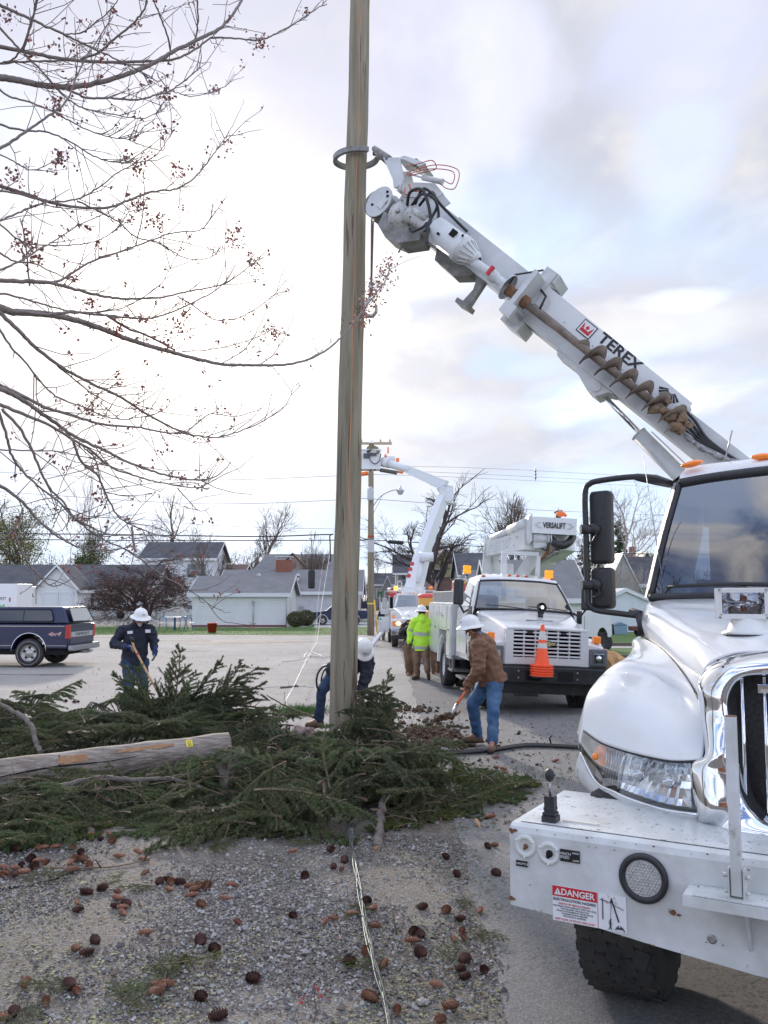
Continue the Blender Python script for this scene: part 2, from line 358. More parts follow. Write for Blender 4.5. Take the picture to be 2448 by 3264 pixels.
sheet('lawn',[(3.9,9),(9,9),(40,12),(40,27.2),(3.9,27.2)],.008,grassm)
sheet('lawn',[(4.5,27.8),(50,27.8),(50,33.5),(4.5,33.5)],.008,grassm)
sheet('lawn',[(4.5,35.4),(50,35.4),(50,50),(4.5,80)],.008,grassm)
sheet('path',[(3.9,33.6),(50,33.6),(50,35.3),(3.9,35.3)],.012,M_['concrete'],.03)
sheet('driveway',[(-.8,58),(-4.5,56),(-5.4,66),(-.8,68)],.014,mat('limestone_drive',(.46,.45,.44),.95,c2=(.36,.35,.34),scale=8,bump=.4,bscale=40))
mudm=mat('mud',(.10,.085,.07),.85,c2=(.19,.165,.14),scale=2.5,bump=.3,bscale=20)
for k,(x,y,w,d)in enumerate(((820,2046,2.6,.8),(690,2052,1.3,.5),(340,2032,3.0,.35),(600,2076,.9,.16),(80,2150,1.2,.12),(560,2042,1.6,.3),(800,2130,.7,.08))):
    p=gp(x,y);n=22
    sheet('mud_streak',[(p[0]+w*math.cos(2*math.pi*i/n),p[1]+d*math.sin(2*math.pi*i/n))for i in range(n)],.005+.0004*k,mudm,.35)
# ================================================================= HOUSES
wht=ribmat('white_siding',(.72,.73,.72),(.42,.43,.44),2,7.5,.55,.4,(.66,.67,.66))
gry=ribmat('grey_siding',(.34,.345,.33),(.17,.17,.17),2,7.5,.6,.4,(.28,.28,.27))
trim=mat('white_trim',(.64,.65,.66),.5)
rf_dark=ribmat('dark_shingles',(.060,.062,.075),(.035,.035,.042),2,9,.85,.4,(.095,.097,.11))
rf_grey=ribmat('grey_shingles',(.17,.17,.17),(.09,.09,.10),2,9,.85,.4,(.21,.21,.22))
rf_brown=ribmat('brown_shingles',(.13,.075,.065),(.07,.04,.035),2,9,.85,.4,(.17,.11,.09))
brick=ribmat('chimney_brick',(.30,.10,.055),(.40,.34,.30),2,13,.85,.4,(.22,.075,.045))
paneM=mat('window_pane',(.05,.065,.07),.05,spec=.9)
def house(name,label,x0,x1,y0,y1,he,hr,wall,roof,axis='x',ov=.35,rz=0,hip=0,group=None,found=.15):
    cx,cy=(x0+x1)/2,(y0+y1)/2;w,d=(x1-x0)/2,(y1-y0)/2
    t=thing(name,label,'house' if 'house' in name else 'garage' if 'garage' in name else 'shed' if 'shed' in name else 'building',(cx,cy,0),rz,group)
    t['hx']=w;t['hy']=d
    b=MB();n=len(b.v)
    if axis=='x':
        prof=[(-d,0),(d,0),(d,he),(0,hr),(-d,he)];P=lambda s,q:(s,q[0],q[1]);e=w
    else:
        prof=[(-w,0),(w,0),(w,he),(0,hr),(-w,he)];P=lambda s,q:(q[0],s,q[1]);e=d
    b.add([P(-e,q)for q in prof]+[P(e,q)for q in prof],[(0,1,2,3,4),(9,8,7,6,5)]+[(i,5+i,5+(i+1)%5,(i+1)%5)for i in(0,1,4)])
    recalc(b.build('wall',wall,t))
    half=d if axis=='x' else w;sl=(hr-he)/half;th=.12;E=e+ov
    r=MB()
    for s in(-1,1):
        q=[(s*(half+ov),he-sl*ov+.02),(0,hr+.02),(0,hr+.02+th),(s*(half+ov),he-sl*ov+.02+th)]
        hh=hip
        pts=[P(-E,q[0]),P(-E+hh,q[1]),P(-E+hh,q[2]),P(-E,q[3]),P(E,q[0]),P(E-hh,q[1]),P(E-hh,q[2]),P(E,q[3])]
        r.add(pts,[(0,1,2,3),(7,6,5,4),(0,4,5,1),(1,5,6,2),(2,6,7,3),(3,7,4,0)])
    ro=recalc(r.build('roof',roof,t))
    tr=MB()
    for s in(-1,1):
        z=he-sl*ov;y=s*(half+ov)
        a=P(-E,(y-s*.0,z-.10));c=P(E,(y+s*.03,z+.16));tr.box((min(a[0],c[0]),min(a[1],c[1]),a[2]),(max(a[0],c[0]),max(a[1],c[1]),c[2]))
        for g in(-1,1):
            if hip:continue
            q=[(y,z-.06),(0,hr-.06),(0,hr+.15),(y,z+.15)]
            pts=[P(g*E,v)for v in q]+[P(g*(E+.035),v)for v in q]
            tr.add(pts,[(0,1,2,3),(7,6,5,4),(0,4,5,1),(1,5,6,2),(2,6,7,3),(3,7,4,0)])
    recalc(tr.build('eaves_trim',trim,t))
    return t
def window(t,x,z,w,h,face='front',at=0.0,panes=2,m=None):
    hy,hx=t['hy'],t['hx']
    M={'front':frame((x,-hy-at,z),(1,0,0),(0,0,1)),'right':frame((hx+at,x,z),(0,1,0),(0,0,1)),'left':frame((-hx-at,x,z),(0,-1,0),(0,0,1))}[face]
    f=MB();e=.09
    for a,c in(((-w/2-e,h/2),(w/2+e,h/2+e)),((-w/2-e,-h/2-e),(w/2+e,-h/2)),((-w/2-e,-h/2),(-w/2,h/2)),((w/2,-h/2),(w/2+e,h/2))):
        f.box((*a,-.02),(*c,.05),M=M)
    if panes==2:f.box((-w/2,-.025,0),(w/2,.025,.045),M=M)
    fo=f.build('window',trim,t)
    g=MB();g.box((-w/2,-h/2,-.02),(w/2,h/2,.02),M=M);g.build('pane',m or paneM,fo)
def garagedoor(t,x,w,h,at=0,m=None):
    hy=t['hy'];M=frame((x,-hy-at,h/2),(1,0,0),(0,0,1));b=MB()
    b.box((-w/2,-h/2,-.02),(w/2,h/2,.03),M=M)
    for k in range(4):b.box((-w/2+.05,-h/2+.06+k*h/4,.03),(w/2-.05,-h/2+h/4*(k+1)-.06,.045),M=M)
    o=b.build('garage_door',m or trim,t)
    f=MB();f.box((-w/2-.12,-h/2,-.02),(-w/2,h/2+.12,.07),M=M);f.box((w/2,-h/2,-.02),(w/2+.12,h/2+.12,.07),M=M);f.box((-w/2,h/2,-.02),(w/2,h/2+.12,.07),M=M);f.build('door_frame',trim,o)
def X(px,F):return(px-1224)/F_PX*F*.995
hA=house('house','long low white house with dark shingle roof behind the dark red crab apple tree',X(-230,76),X(483,76),75,84,2.85,4.85,wht,rf_dark,ov=.4)
hcx=hA.location.x
for px,w,h in((283,.95,1.5),(383,1.0,.8),(110,.9,1.2)):window(hA,X(px,75)-hcx,1.95 if h>1 else 1.9,w,h)
fb=MB();fb.box((-hA['hx']-.02,-hA['hy']-.03,0),(hA['hx']+.02,-hA['hy']-.001,.35));fb.build('foundation',M_['concrete'],hA)
hA2=house('garage_wing','white gabled garage wing with two white overhead doors facing the lot',X(116,71.5),X(246,71.5),71.5,74.9,2.75,4.55,wht,rf_dark,axis='y',ov=.3)
hA2['category']='garage'
c2=hA2.location.x
for px in(160,211):garagedoor(hA2,X(px,71.5)-c2,1.12 if px==160 else .95,2.3)
hA3=house('house_annex','white sided annex at the right end of the long low house',X(484,76)+.05,X(548,78),77.5,84,2.5,3.7,wht,rf_dark,ov=.25)
hA3['category']='house annex'
window(hA3,.1,1.8,.6,.8)
hB=house('garage','white sided garage with grey roof and a pole against its long wall',X(613,58),X(914,58),58,64.3,2.2,3.35,wht,rf_grey,ov=.28)
d=MB();d.box((hB['hx']-.0,-.7,.05),(hB['hx']+.05,.3,2.05));d.build('door',trim,hB)
d=MB();d.cyl((.95,-hB['hy']-.12,0),(.95,-hB['hy']-.12,1.75),.03,mi=0);d.box((.8,-hB['hy']-.15,1.66),(1.1,-hB['hy']-.10,1.70));d.build('standpipe',M_['steel'],hB)
d=MB();d.tube([(hB['hx']+.12,-hB['hy']-.22,2.1),(hB['hx']-.02,-hB['hy']-.06,1.9),(hB['hx']-.02,-hB['hy']-.06,.15)],.04,8);d.build('downpipe',trim,hB)
d=MB();d.box((-hB['hx']-.01,-hB['hy']-.02,0),(hB['hx']+.01,-hB['hy']-.001,.12));d.build('sill',mat('red_oxide_sill',(.16,.05,.04),.8),hB)
hC=house('house','low white house with brick chimney behind the middle garage',X(700,70),X(1142,70),70,78,2.45,4.2,mat('pale_render',(.58,.59,.60),.8,c2=(.50,.51,.53),scale=2),rf_grey,ov=.4)
cc=hC.location
ch=MB();cxx=X(905,74)-cc.x;ch.box((cxx-.65,-.55,3.6),(cxx+.65,.55,5.15));co=ch.build('chimney',brick,hC)
ch=MB();ch.box((cxx-.7,-.6,3.3),(cxx+.7,.6,3.85));ch.build('flashing',M_['blackpaint'],co)
ch=MB();ch.box((cxx-.75,-.65,5.4),(cxx+.75,.65,5.46));
for a in(-.55,.55):
    for c in(-.45,.45):ch.cyl((cxx+a,c,5.15),(cxx+a,c,5.4),.03,n=6)
ch.build('chimney_cap',trim,co)
for px,k in((947,1),(822,0)):
    x=X(px,71)-cc.x;v=MB();v.cyl((x,-2.6,3.0),(x,-2.6,3.75),.12,n=10);v.lathe([(.2,0),(.2,.12),(.02,.25)],(x,-2.6,3.72));v.build('roof_vent',M_['steel'],hC)
v=MB();v.box((X(960,70)-cc.x-.15,-hC['hy']-.15,.75),(X(960,70)-cc.x+.2,-hC['hy'],1.25));v.build('meter_box',M_['steel'],hC)
stone_w=mat('mottled_shingle_wall',(.22,.15,.12),.9,c2=(.42,.34,.30),scale=1.2,bump=.4)
hD=house('house','big grey roofed house with brown mottled gable beyond the chimney house',X(800,104),X(1120,104),104,114,4.6,7.3,stone_w,rf_grey,ov=.4,hip=1.5)
gx=X(931,100);gm2=MB();q=[(-2.2,3.6),(2.2,3.6),(2.2,4.6),(0,6.9),(-2.2,4.6)]
gm2.add([(gx-hD.location.x+a,-9,c)for a,c in q]+[(gx-hD.location.x+a,-1,c)for a,c in q],[(0,1,2,3,4),(9,8,7,6,5)]+[(i,i+5,(i+1)%5+5,(i+1)%5)for i in range(5)])
go_=recalc(gm2.build('gable',stone_w,hD))
gr=MB()
for s in(-1,1):
    q=[(s*2.5,4.35),(0,7.0),(0,7.15),(s*2.5,4.5)]
    gr.add([(gx-hD.location.x+a,-9.3,c)for a,c in q]+[(gx-hD.location.x+a,-.5,c)for a,c in q],[(0,1,2,3),(7,6,5,4),(0,4,5,1),(1,5,6,2),(2,6,7,3),(3,7,4,0)])
recalc(gr.build('gable_roof',rf_brown,hD))
hE=house('house','tall white two storey house with dark roof beyond the crab apple tree',X(448,95),X(680,95),95,103,6.3,8.2,mat('white_render',(.66,.68,.72),.7),rf_dark,ov=.4)
for px in(640,610,520):window(hE,X(px,95)-hE.location.x,4.9,1.0,1.5)
for z in(4.9,):window(hE,0,z,1,1.5,'right')
hF=house('house','dark brown roofed house between the tall white house and the garage',X(676,110),X(770,110),110,118,4.8,6.2,stone_w,rf_brown,ov=.3)
hG=house('house','dark grey two storey house at the far end of the street',X(1193,130),X(1262,130),130,138,3.9,5.6,gry,rf_dark,ov=.3)
for px in(1210,1232,1250):window(hG,X(px,130)-hG.location.x,2.6,.8,1.3)
hG2=house('house','small blue grey house beside the dark grey one at the street end',X(1218,122),X(1252,122),122,129,3.2,4.9,gry,rf_grey,axis='y',ov=.3)
window(hG2,0,2.2,.7,1.2)
hH=house('house','dark slate house with white dormer front behind the raised boom',X(1262,112),X(1330,112),112,120,5.2,7.6,mat('beige_render',(.45,.42,.36),.8),rf_dark,ov=.4)
window(hH,-.6,4.2,1.0,1.4);window(hH,.9,4.2,.7,1.4)
yel=ribmat('yellow_siding',(.50,.45,.26),(.3,.27,.15),2,6,.7,.3,(.45,.41,.25))
hI=house('house','pale yellow house with brown porch roof behind the big bare oak',X(1372,88),X(1470,88),88,96,5.2,7.0,yel,rf_brown,axis='y',ov=.4)
window(hI,X(1390,88)-hI.location.x,4.0,.9,1.6)
pr=MB();pr.add([(-1.8,-6.6,2.5),(3.2,-6.6,2.5),(3.2,-4,3.9),(-1.8,-4,3.9),(-1.8,-6.6,2.65),(3.2,-6.6,2.65),(3.2,-4,4.05),(-1.8,-4,4.05)],[(0,1,2,3),(7,6,5,4),(0,4,5,1),(1,5,6,2),(2,6,7,3),(3,7,4,0)])
po=recalc(pr.build('porch_roof',rf_brown,hI))
for x in(-1.7,.6,3.0):pp=MB();pp.box((x-.08,-6.5,0),(x+.08,-6.34,2.5));pp.build('porch_post',trim,po)
hR=house('building','low building with dull red hipped roof behind the far bucket truck',X(1300,72),X(1395,72),72,78,2.3,3.6,mat('tan_render',(.36,.28,.22),.8),rf_brown,ov=.3,hip=1.6)
hP=house('garage','small flat white carport left of the far bucket truck',X(1243,84),X(1300,84),84,88,2.6,2.8,mat('carport_white',(.62,.63,.66),.7),trim,ov=.2)
for x in(-.7,.6):garagedoor(hP,x*.7,.8,2.0,m=M_['dark'])
hN=house('house','navy roofed house with a grey lower roof behind the middle bucket truck',X(1470,75),X(1560,75),75,83,3.9,5.9,gry,rf_dark,ov=.3)
lr=MB();lr.add([(-1.2,-6.2,2.7),(3.2,-6.2,2.7),(3.2,-4.01,4.2),(-1.2,-4.01,4.2),(-1.2,-6.2,2.85),(3.2,-6.2,2.85),(3.2,-4.01,4.35),(-1.2,-4.01,4.35)],[(0,1,2,3),(7,6,5,4),(0,4,5,1),(1,5,6,2),(2,6,7,3),(3,7,4,0)]);recalc(lr.build('lower_roof',rf_grey,hN))
hQ=house('house','low white house with broad grey shingle roof right behind the middle bucket truck',X(1575,46),X(1868,46),46,54,1.9,4.0,wht,rf_grey,ov=.3)
hJ=house('shed','small white garden shed with shallow gable beyond the lawn on the right',X(1925,49),X(2064,49),49,54,1.8,2.35,mat('shed_white',(.66,.70,.74),.6,c2=(.60,.64,.68),scale=3),mat('shed_roof',(.50,.51,.52),.7),axis='y',ov=.15)
jx=hJ.location.x;d=MB();d.box((X(1930,49)-jx,-2.53,.05),(X(1942,49)-jx,-2.5,1.5));d.build('door',trim,hJ)
hK=house('house','grey house with steep narrow gable and slate roof behind the white shed',X(1972,62),X(2200,62),62,70,2.9,4.95,gry,rf_dark,ov=.25)
kx=hK.location.x;q=[(-1.1,0),(1.1,0),(1.1,2.6),(0,4.9),(-1.1,2.6)];gx=X(1994,60)-kx;kk=MB()
kk.add([(gx+a,-5.6,c)for a,c in q]+[(gx+a,-3,c)for a,c in q],[(0,1,2,3,4),(9,8,7,6,5)]+[(i,i+5,(i+1)%5+5,(i+1)%5)for i in range(5)]);recalc(kk.build('gable',gry,hK))
kk=MB()
for s in(-1,1):
    q=[(s*1.25,2.35),(0,5.0),(0,5.12),(s*1.25,2.47)]
    kk.add([(gx+a,-5.75,c)for a,c in q]+[(gx+a,-2.2,c)for a,c in q],[(0,1,2,3),(7,6,5,4),(0,4,5,1),(1,5,6,2),(2,6,7,3),(3,7,4,0)])
recalc(kk.build('gable_roof',trim,hK))
hL=house('house','brown roofed house with green gable and chimney at the far right',X(1915,92),X(2180,92),92,100,4.9,6.6,gry,rf_brown,ov=.3)
lx=hL.location.x;green=mat('green_paint',(.03,.10,.05),.7);gx=X(2062,91)-lx;kk=MB();q=[(-.95,5.2),(.95,5.2),(0,6.5)]
kk.add([(gx+a,-5.4,c)for a,c in q]+[(gx+a,-2,c)for a,c in q],[(0,1,2),(5,4,3),(0,3,4,1),(1,4,5,2),(2,5,3,0)]);recalc(kk.build('gable',green,hL))
kk=MB()
for s in(-1,1):
    q=[(s*1.2,5.05),(0,6.65),(0,6.85),(s*1.2,5.25)]
    kk.add([(gx+a,-5.6,c)for a,c in q]+[(gx+a,-1.5,c)for a,c in q],[(0,1,2,3),(7,6,5,4),(0,4,5,1),(1,5,6,2),(2,6,7,3),(3,7,4,0)])
recalc(kk.build('gable_trim',mat('cream_trim',(.62,.58,.45),.6),hL))
kk=MB();x=X(2026,95)-lx;kk.box((x-.25,-.3,6.0),(x+.25,.3,7.6));kk.build('chimney',brick,hL)
# ================================================================= TREES
def tube_np(segs,sides):
    A=np.array([[*s[0],*s[1],s[2],s[3]]for s in segs],float)
    p0,p1,r0,r1=A[:,:3],A[:,3:6],A[:,6:7],A[:,7:8]
    t=p1-p0;t/=np.linalg.norm(t,axis=1,keepdims=True)+1e-9
    ref=np.where(np.abs(t[:,2:3])<.9,np.array([[0,0,1.]]),np.array([[1.,0,0]]))
    u=np.cross(t,ref);u/=np.linalg.norm(u,axis=1,keepdims=True);w=np.cross(u,t)
    vs=[]
    for P,r in((p0,r0),(p1,r1)):
        for k in range(sides):
            a=2*math.pi*k/sides;vs.append(P+(u*math.cos(a)+w*math.sin(a))*r)
    V=np.stack(vs,1).reshape(-1,3);n=len(segs);base=np.arange(n)[:,None]*(2*sides)
    F=np.concatenate([np.stack([base[:,0]+k,base[:,0]+(k+1)%sides,base[:,0]+sides+(k+1)%sides,base[:,0]+sides+k],1)for k in range(sides)])
    return V,F
def mesh_np(name,parts,mats,parent=None,smooth=True):
    V=[];loops=[];starts=[];mi=[];off=0;lo=0
    for v,f,m in parts:
        if len(v)==0:continue
        f=np.asarray(f,int);V.append(v);loops.append((f+off).ravel());k=f.shape[1]
        starts.append(lo+np.arange(len(f))*k);lo+=f.size;off+=len(v);mi.append(np.full(len(f),m))
    V=np.concatenate(V);loops=np.concatenate(loops);starts=np.concatenate(starts);mi=np.concatenate(mi)
    me=bpy.data.meshes.new(name);me.vertices.add(len(V));me.vertices.foreach_set('co',V.astype(np.float32).ravel())
    me.loops.add(len(loops));me.loops.foreach_set('vertex_index',loops.astype(np.int32))
    me.polygons.add(len(starts));me.polygons.foreach_set('loop_start',starts.astype(np.int32))
    me.update(calc_edges=True)
    for m in mats:me.materials.append(m)
    me.polygons.foreach_set('material_index',mi.astype(np.int32));me.polygons.foreach_set('use_smooth',np.full(len(starts),smooth))
    me.validate();o=bpy.data.objects.new(name,me);COL.objects.link(o)
    if parent:o.parent=parent
    return o
def leaves_np(P,size,rs,flat=False):
    n=len(P);d=rs.normal(size=(n,3));d/=np.linalg.norm(d,axis=1,keepdims=True)
    e=rs.normal(size=(n,3));e-=d*(e*d).sum(1,keepdims=True);e/=np.linalg.norm(e,axis=1,keepdims=True)
    s=size*rs.uniform(.5,1.3,(n,1));V=np.stack([P-d*s*.5,P+e*s*.35,P+d*s*.5,P-e*s*.35],1).reshape(-1,3)
    return V,np.arange(n*4).reshape(-1,4)
def grow(rs,base,H,crown_w,r0,fork=.3,depth=5,up=.25,spread=.75,kids=(3,5),gnarl=.16,stems=1,lenk=.68):
    limbs,twigs,tips=[],[],[]
    def br(p,d,L,r,k):
        n=3 if k>2 else 4;q=np.array(p,float);d=np.array(d,float);pts=[q.copy()]
        for i in range(n):
            d=d+rs.normal(size=3)*gnarl*(.6 if k==0 else 1)+np.array([0,0,up*(.25 if k else .6)]);d/=np.linalg.norm(d)
            a=q;q=q+d*L/n;ra,rb=r*(1-i/n*.45),r*(1-(i+1)/n*.45)
            (limbs if k<3 else twigs).append((a,q,ra,rb));pts.append(q.copy())
        if k>=depth:tips.append(q);return
        m=rs.integers(kids[0],kids[1]+1)
        for j in range(m):
            t=rs.uniform(.45,1.0)if k else rs.uniform(fork/1.0,1.0)
            if j==0:t=1.0
            x=t*n;i=min(int(x),n-1);P=pts[i]+(pts[i+1]-pts[i])*(x-i)
            v=rs.normal(size=3);v-=d*(v@d);v/=np.linalg.norm(v)+1e-9
            sp=spread*rs.uniform(.5,1.1)*(.35 if j==0 else 1)
            nd=d*math.cos(sp)+v*math.sin(sp);nd[0]*=crown_w;nd[1]*=crown_w;nd/=np.linalg.norm(nd)
            br(P,nd,L*lenk*rs.uniform(.7,1.25),r*(.66 if j==0 else .42)*(1 if k else 1.05),k+1)
    for s in range(stems):
        a=2*math.pi*s/max(stems,1)+.5;l=.0 if stems==1 else .55
        br(np.array(base)+np.array([math.cos(a)*.1,math.sin(a)*.1,0])*(stems>1),np.array([math.cos(a)*l,math.sin(a)*l,1.]),H*.36,r0,0)
    top=max(s[1][2]for s in limbs+twigs)-base[2];k=H/top;B=np.array(base)
    sc=lambda L:[(B+(a-B)*k,B+(b-B)*k,ra,rb)for a,b,ra,rb in L]
    return sc(limbs),sc(twigs),[B+(t-B)*k for t in tips]
def tree(name,label,base,H,w,r0,seed,bark,leaf=None,nleaf=0,lsize=.12,group=None,minr=.008,**kw):
    rs=np.random.default_rng(seed);limbs,twigs,tips=grow(rs,(0,0,0),H,w,r0,**kw)
    t=thing(name,label,'tree',base,0,group)
    limbs=[(a,b,max(c,minr),max(d,minr))for a,b,c,d in limbs];twigs=[(a,b,max(c,minr),max(d,minr*.8))for a,b,c,d in twigs]
    V,F=tube_np(limbs,6);mesh_np('trunk',[(V,F,0)],[bark],t)
    V,F=tube_np(twigs,3);parts=[(V,F,0)];mats=[bark]
    if leaf is not None and nleaf:
        T=np.array(tips);idx=rs.integers(0,len(T),nleaf);P=T[idx]+rs.normal(size=(nleaf,3))*lsize*2.2
        LV,LF=leaves_np(P,lsize,rs);h=len(LF)//2
        parts+=[(LV[:h*4],LF[:h],1),(LV[h*4:],LF[h:]-h*4,2)];mats+=list(leaf)
    mesh_np('crown',parts,mats,t)
    return t
bk=mat('bark_brown',(.12,.09,.075),.9,c2=(.20,.16,.13),scale=6)
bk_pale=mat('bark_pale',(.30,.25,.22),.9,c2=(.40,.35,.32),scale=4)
bk_dark=mat('bark_dark',(.055,.042,.04),.9,c2=(.10,.08,.075),scale=6)
lf_red=(mat('crab_buds',(.13,.045,.04),.8),mat('crab_buds_light',(.22,.10,.08),.8))
lf_olive=(mat('olive_leaf',(.13,.13,.035),.8),mat('yellow_leaf',(.26,.23,.08),.8))
lf_bud=(mat('spring_buds',(.26,.24,.08),.8),mat('spring_buds_green',(.18,.22,.06),.8))
lf_con=(mat('conifer_dark',(.025,.045,.022),.9),mat('conifer_mid',(.045,.07,.03),.9))
def at(px,F):return(X(px,F),F,0)
tree('bushy_tree','big olive leaved tree at the far left behind the long white house',at(60,92),13.3,1.0,.38,11,bk_dark,lf_olive,9000,.17,depth=5,kids=(3,5),spread=.8)
tree('bushy_tree','second olive tree crown left of the dark conifer-like one',at(-40,100),11.5,1.1,.3,12,bk_dark,lf_olive,5000,.17,depth=5,kids=(3,4))
tree('dark_tree','dark dense tree standing right of the big olive one behind the house roof',at(262,96),9.8,.62,.25,13,bk_dark,(lf_olive[0],lf_con[1]),10000,.16,depth=5,kids=(3,5),up=.5)
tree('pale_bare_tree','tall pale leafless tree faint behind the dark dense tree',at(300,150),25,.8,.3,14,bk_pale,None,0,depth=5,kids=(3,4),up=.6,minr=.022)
tree('bare_tree','bare tree with stout trunk rising over the tall white house roof',at(562,112),15.8,.95,.42,15,bk,lf_red,600,.15,depth=5,kids=(3,5),up=.3,spread=.85,minr=.012)
tree('bare_tree','small bare tree at the corner of the tall white house',at(655,90),9,.8,.2,26,bk,lf_bud,300,.1,depth=5,kids=(3,4),up=.4,minr=.012)
tree('bare_tree','wide fan shaped bare tree above the brick chimney',at(828,118),16.5,.9,.35,16,bk,None,0,depth=5,kids=(4,5),up=.35,spread=.85,minr=.013)
tree('bare_tree','low bare shrubby tree between the garage roof and the new pole',at(1010,98),9.5,.8,.14,17,bk,None,0,depth=5,kids=(3,4),up=.5,stems=3,minr=.014)
tree('bare_tree','low bare tree just left of the brown gable',at(700,100),8,1.2,.14,27,bk,lf_red,700,.12,depth=5,kids=(3,4),up=.5,stems=3,minr=.014)
tree('oak_tree','broad dark bare oak with massive trunk behind the raised far boom',at(1368,84),14.6,1.45,.72,18,bk_dark,None,0,depth=6,kids=(3,4),up=.16,spread=.80,fork=.30,gnarl=.12,minr=.013,lenk=.72)
tree('bare_tree','bare round crowned tree behind the folded boom of the middle truck',at(1632,88),13.8,.8,.34,19,bk,None,0,depth=5,kids=(4,5),up=.3,spread=.85,minr=.012)
tree('budding_tree','tree with pale yellow spring buds between the oak and the middle truck',at(1500,92),9,1.0,.25,20,bk,lf_bud,3500,.13,depth=5,kids=(3,5))
tree('budding_tree','larger budding tree just right of the oak trunk',at(1560,97),10.5,1.0,.25,28,bk,lf_bud,3000,.13,depth=5,kids=(3,4))
tree('budding_tree','hazy budding tree over the pale yellow house',at(1440,98),8.6,.9,.2,29,bk,lf_bud,2500,.13,depth=5,kids=(3,4))
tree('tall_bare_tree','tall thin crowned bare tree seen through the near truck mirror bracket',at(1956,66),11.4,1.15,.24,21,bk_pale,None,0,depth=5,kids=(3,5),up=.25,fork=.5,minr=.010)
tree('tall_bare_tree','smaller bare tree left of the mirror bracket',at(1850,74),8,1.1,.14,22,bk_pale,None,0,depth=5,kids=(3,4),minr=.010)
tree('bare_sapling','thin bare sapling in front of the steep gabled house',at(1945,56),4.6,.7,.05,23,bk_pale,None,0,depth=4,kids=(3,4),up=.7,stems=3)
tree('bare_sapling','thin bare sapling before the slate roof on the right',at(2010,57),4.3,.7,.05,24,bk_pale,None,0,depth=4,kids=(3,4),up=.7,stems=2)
tree('crab_apple_tree','low spreading dark red crab apple tree behind the man in navy',at(458,62),5.8,2.6,.17,25,bk_dark,lf_red,12000,.08,depth=6,kids=(3,4),up=.06,stems=5,spread=.8,gnarl=.2,minr=.010)
tree('bare_tree','thin bare tree at the far side right of the new pole',at(1185,135),9,.8,.14,33,bk,lf_red,600,.14,depth=5,kids=(3,4),minr=.018)
def conifer(label,base,H,w,seed):
    rs=np.random.default_rng(seed);t=thing('conifer',label,'tree',base,0)
    tr=MB();tr.cyl((0,0,0),(0,0,H),.16,.02,8);tr.build('trunk',bk_dark,t)
    segs=[];P=[]
    for i in range(int(H*9)):
        z=H*(.12+.86*i/(H*9));a=rs.uniform(0,6.28);L=w*(1-z/H)**.8*rs.uniform(.7,1.1)+.15
        p0=np.array([0,0,z]);p1=p0+np.array([math.cos(a)*L,math.sin(a)*L,-.12*L+.05]);segs.append((p0,p1,.03,.01))
        n=int(30*L)+8;u=rs.uniform(.15,1,(n,1));Q=p0+(p1-p0)*u+rs.normal(size=(n,3))*np.array([.12,.12,.10])*(1.2-u*.4);P.append(Q)
    P=np.concatenate(P);V,F=tube_np(segs,3);LV,LF=leaves_np(P,.26,rs);h=len(LF)//2
    mesh_np('crown',[(V,F,0),(LV[:h*4],LF[:h],1),(LV[h*4:],LF[h:]-h*4,2)],[bk_dark,*lf_con],t);return t
conifer('dark spruce tree rising behind the near truck upper mirror',at(1978,80),9.2,2.0,41)
conifer('dark conifer left of the upper mirror behind the folded boom',at(1872,84),7.8,2.2,42)
conifer('spruce top just showing above the folded boom end',at(1786,90),11.4,1.2,43)
def bush(label,base,w,d,h,m,seed,n=3500,ls=.06):
    rs=np.random.default_rng(seed);t=thing('bush',label,'bush',base,0)
    v=rs.normal(size=(n,3));v/=np.linalg.norm(v,axis=1,keepdims=True);r=rs.uniform(.45,1.02,(n,1))**.4
    P=v*r*np.array([w/2,d/2,h/2])+np.array([0,0,h*.5]);P[:,2]=np.clip(P[:,2],.02,None);P+=rs.normal(size=P.shape)*.03
    LV,LF=leaves_np(P,ls,rs);hh=n//2
    mesh_np('foliage',[(LV[:hh*4],LF[:hh],0),(LV[hh*4:],LF[hh:]-hh*4,1)],list(m),t)
    seg=[((0,0,0),tuple(p),.015,.005)for p in P[::60]];V,F=tube_np(seg,3);mesh_np('stems',[(V,F,0)],[bk_dark],t)
    return t
bm_=(mat('bush_dark',(.05,.05,.022),.9),mat('bush_light',(.13,.125,.05),.9))
bush('rounded clipped bush beside the right end of the middle garage',at(945,57.5),1.3,1.3,1.05,bm_,51,6000)
bush('second clipped bush nearer the parked dark pickup',at(977,60),1.2,1.3,1.1,(bm_[1],bm_[0]),52,6000)
bush('low green hedge at the far end of the street',at(1245,118),3.2,1.5,1.1,lf_con,53,2500,.1)
rs=np.random.default_rng(60);segs=[];LP=[]
for i in range(230):
    px=rs.uniform(-300,2300);F=rs.uniform(125,170)
    if 1165<px<1235:continue
    h=rs.uniform(4,8.5)*(1+.25*math.sin(px*.01));b=np.array([X(px,F),F,0.])
    for j in range(9):
        e=b+np.array([rs.normal()*1.6,rs.normal()*1.2,h*rs.uniform(.6,1)]);mid=b*.4+e*.6+rs.normal(size=3)*.3;mid[2]=h*.35;segs+=[(b,mid,.10,.06),(mid,e,.05,.025)]
        for k in range(5):q=mid+(e-mid)*rs.uniform(.2,1);segs.append((q,q+rs.normal(size=3)*np.array([.9,.9,.7])+np.array([0,0,.4]),.03,.02))
V,F=tube_np(segs,3);tag(mesh_np('distant_trees',[(V,F,0)],[mat('distant_bark',(.15,.12,.12),.95)]),'hazy strip of bare brownish trees behind the far houses','distant wood',kind='stuff')
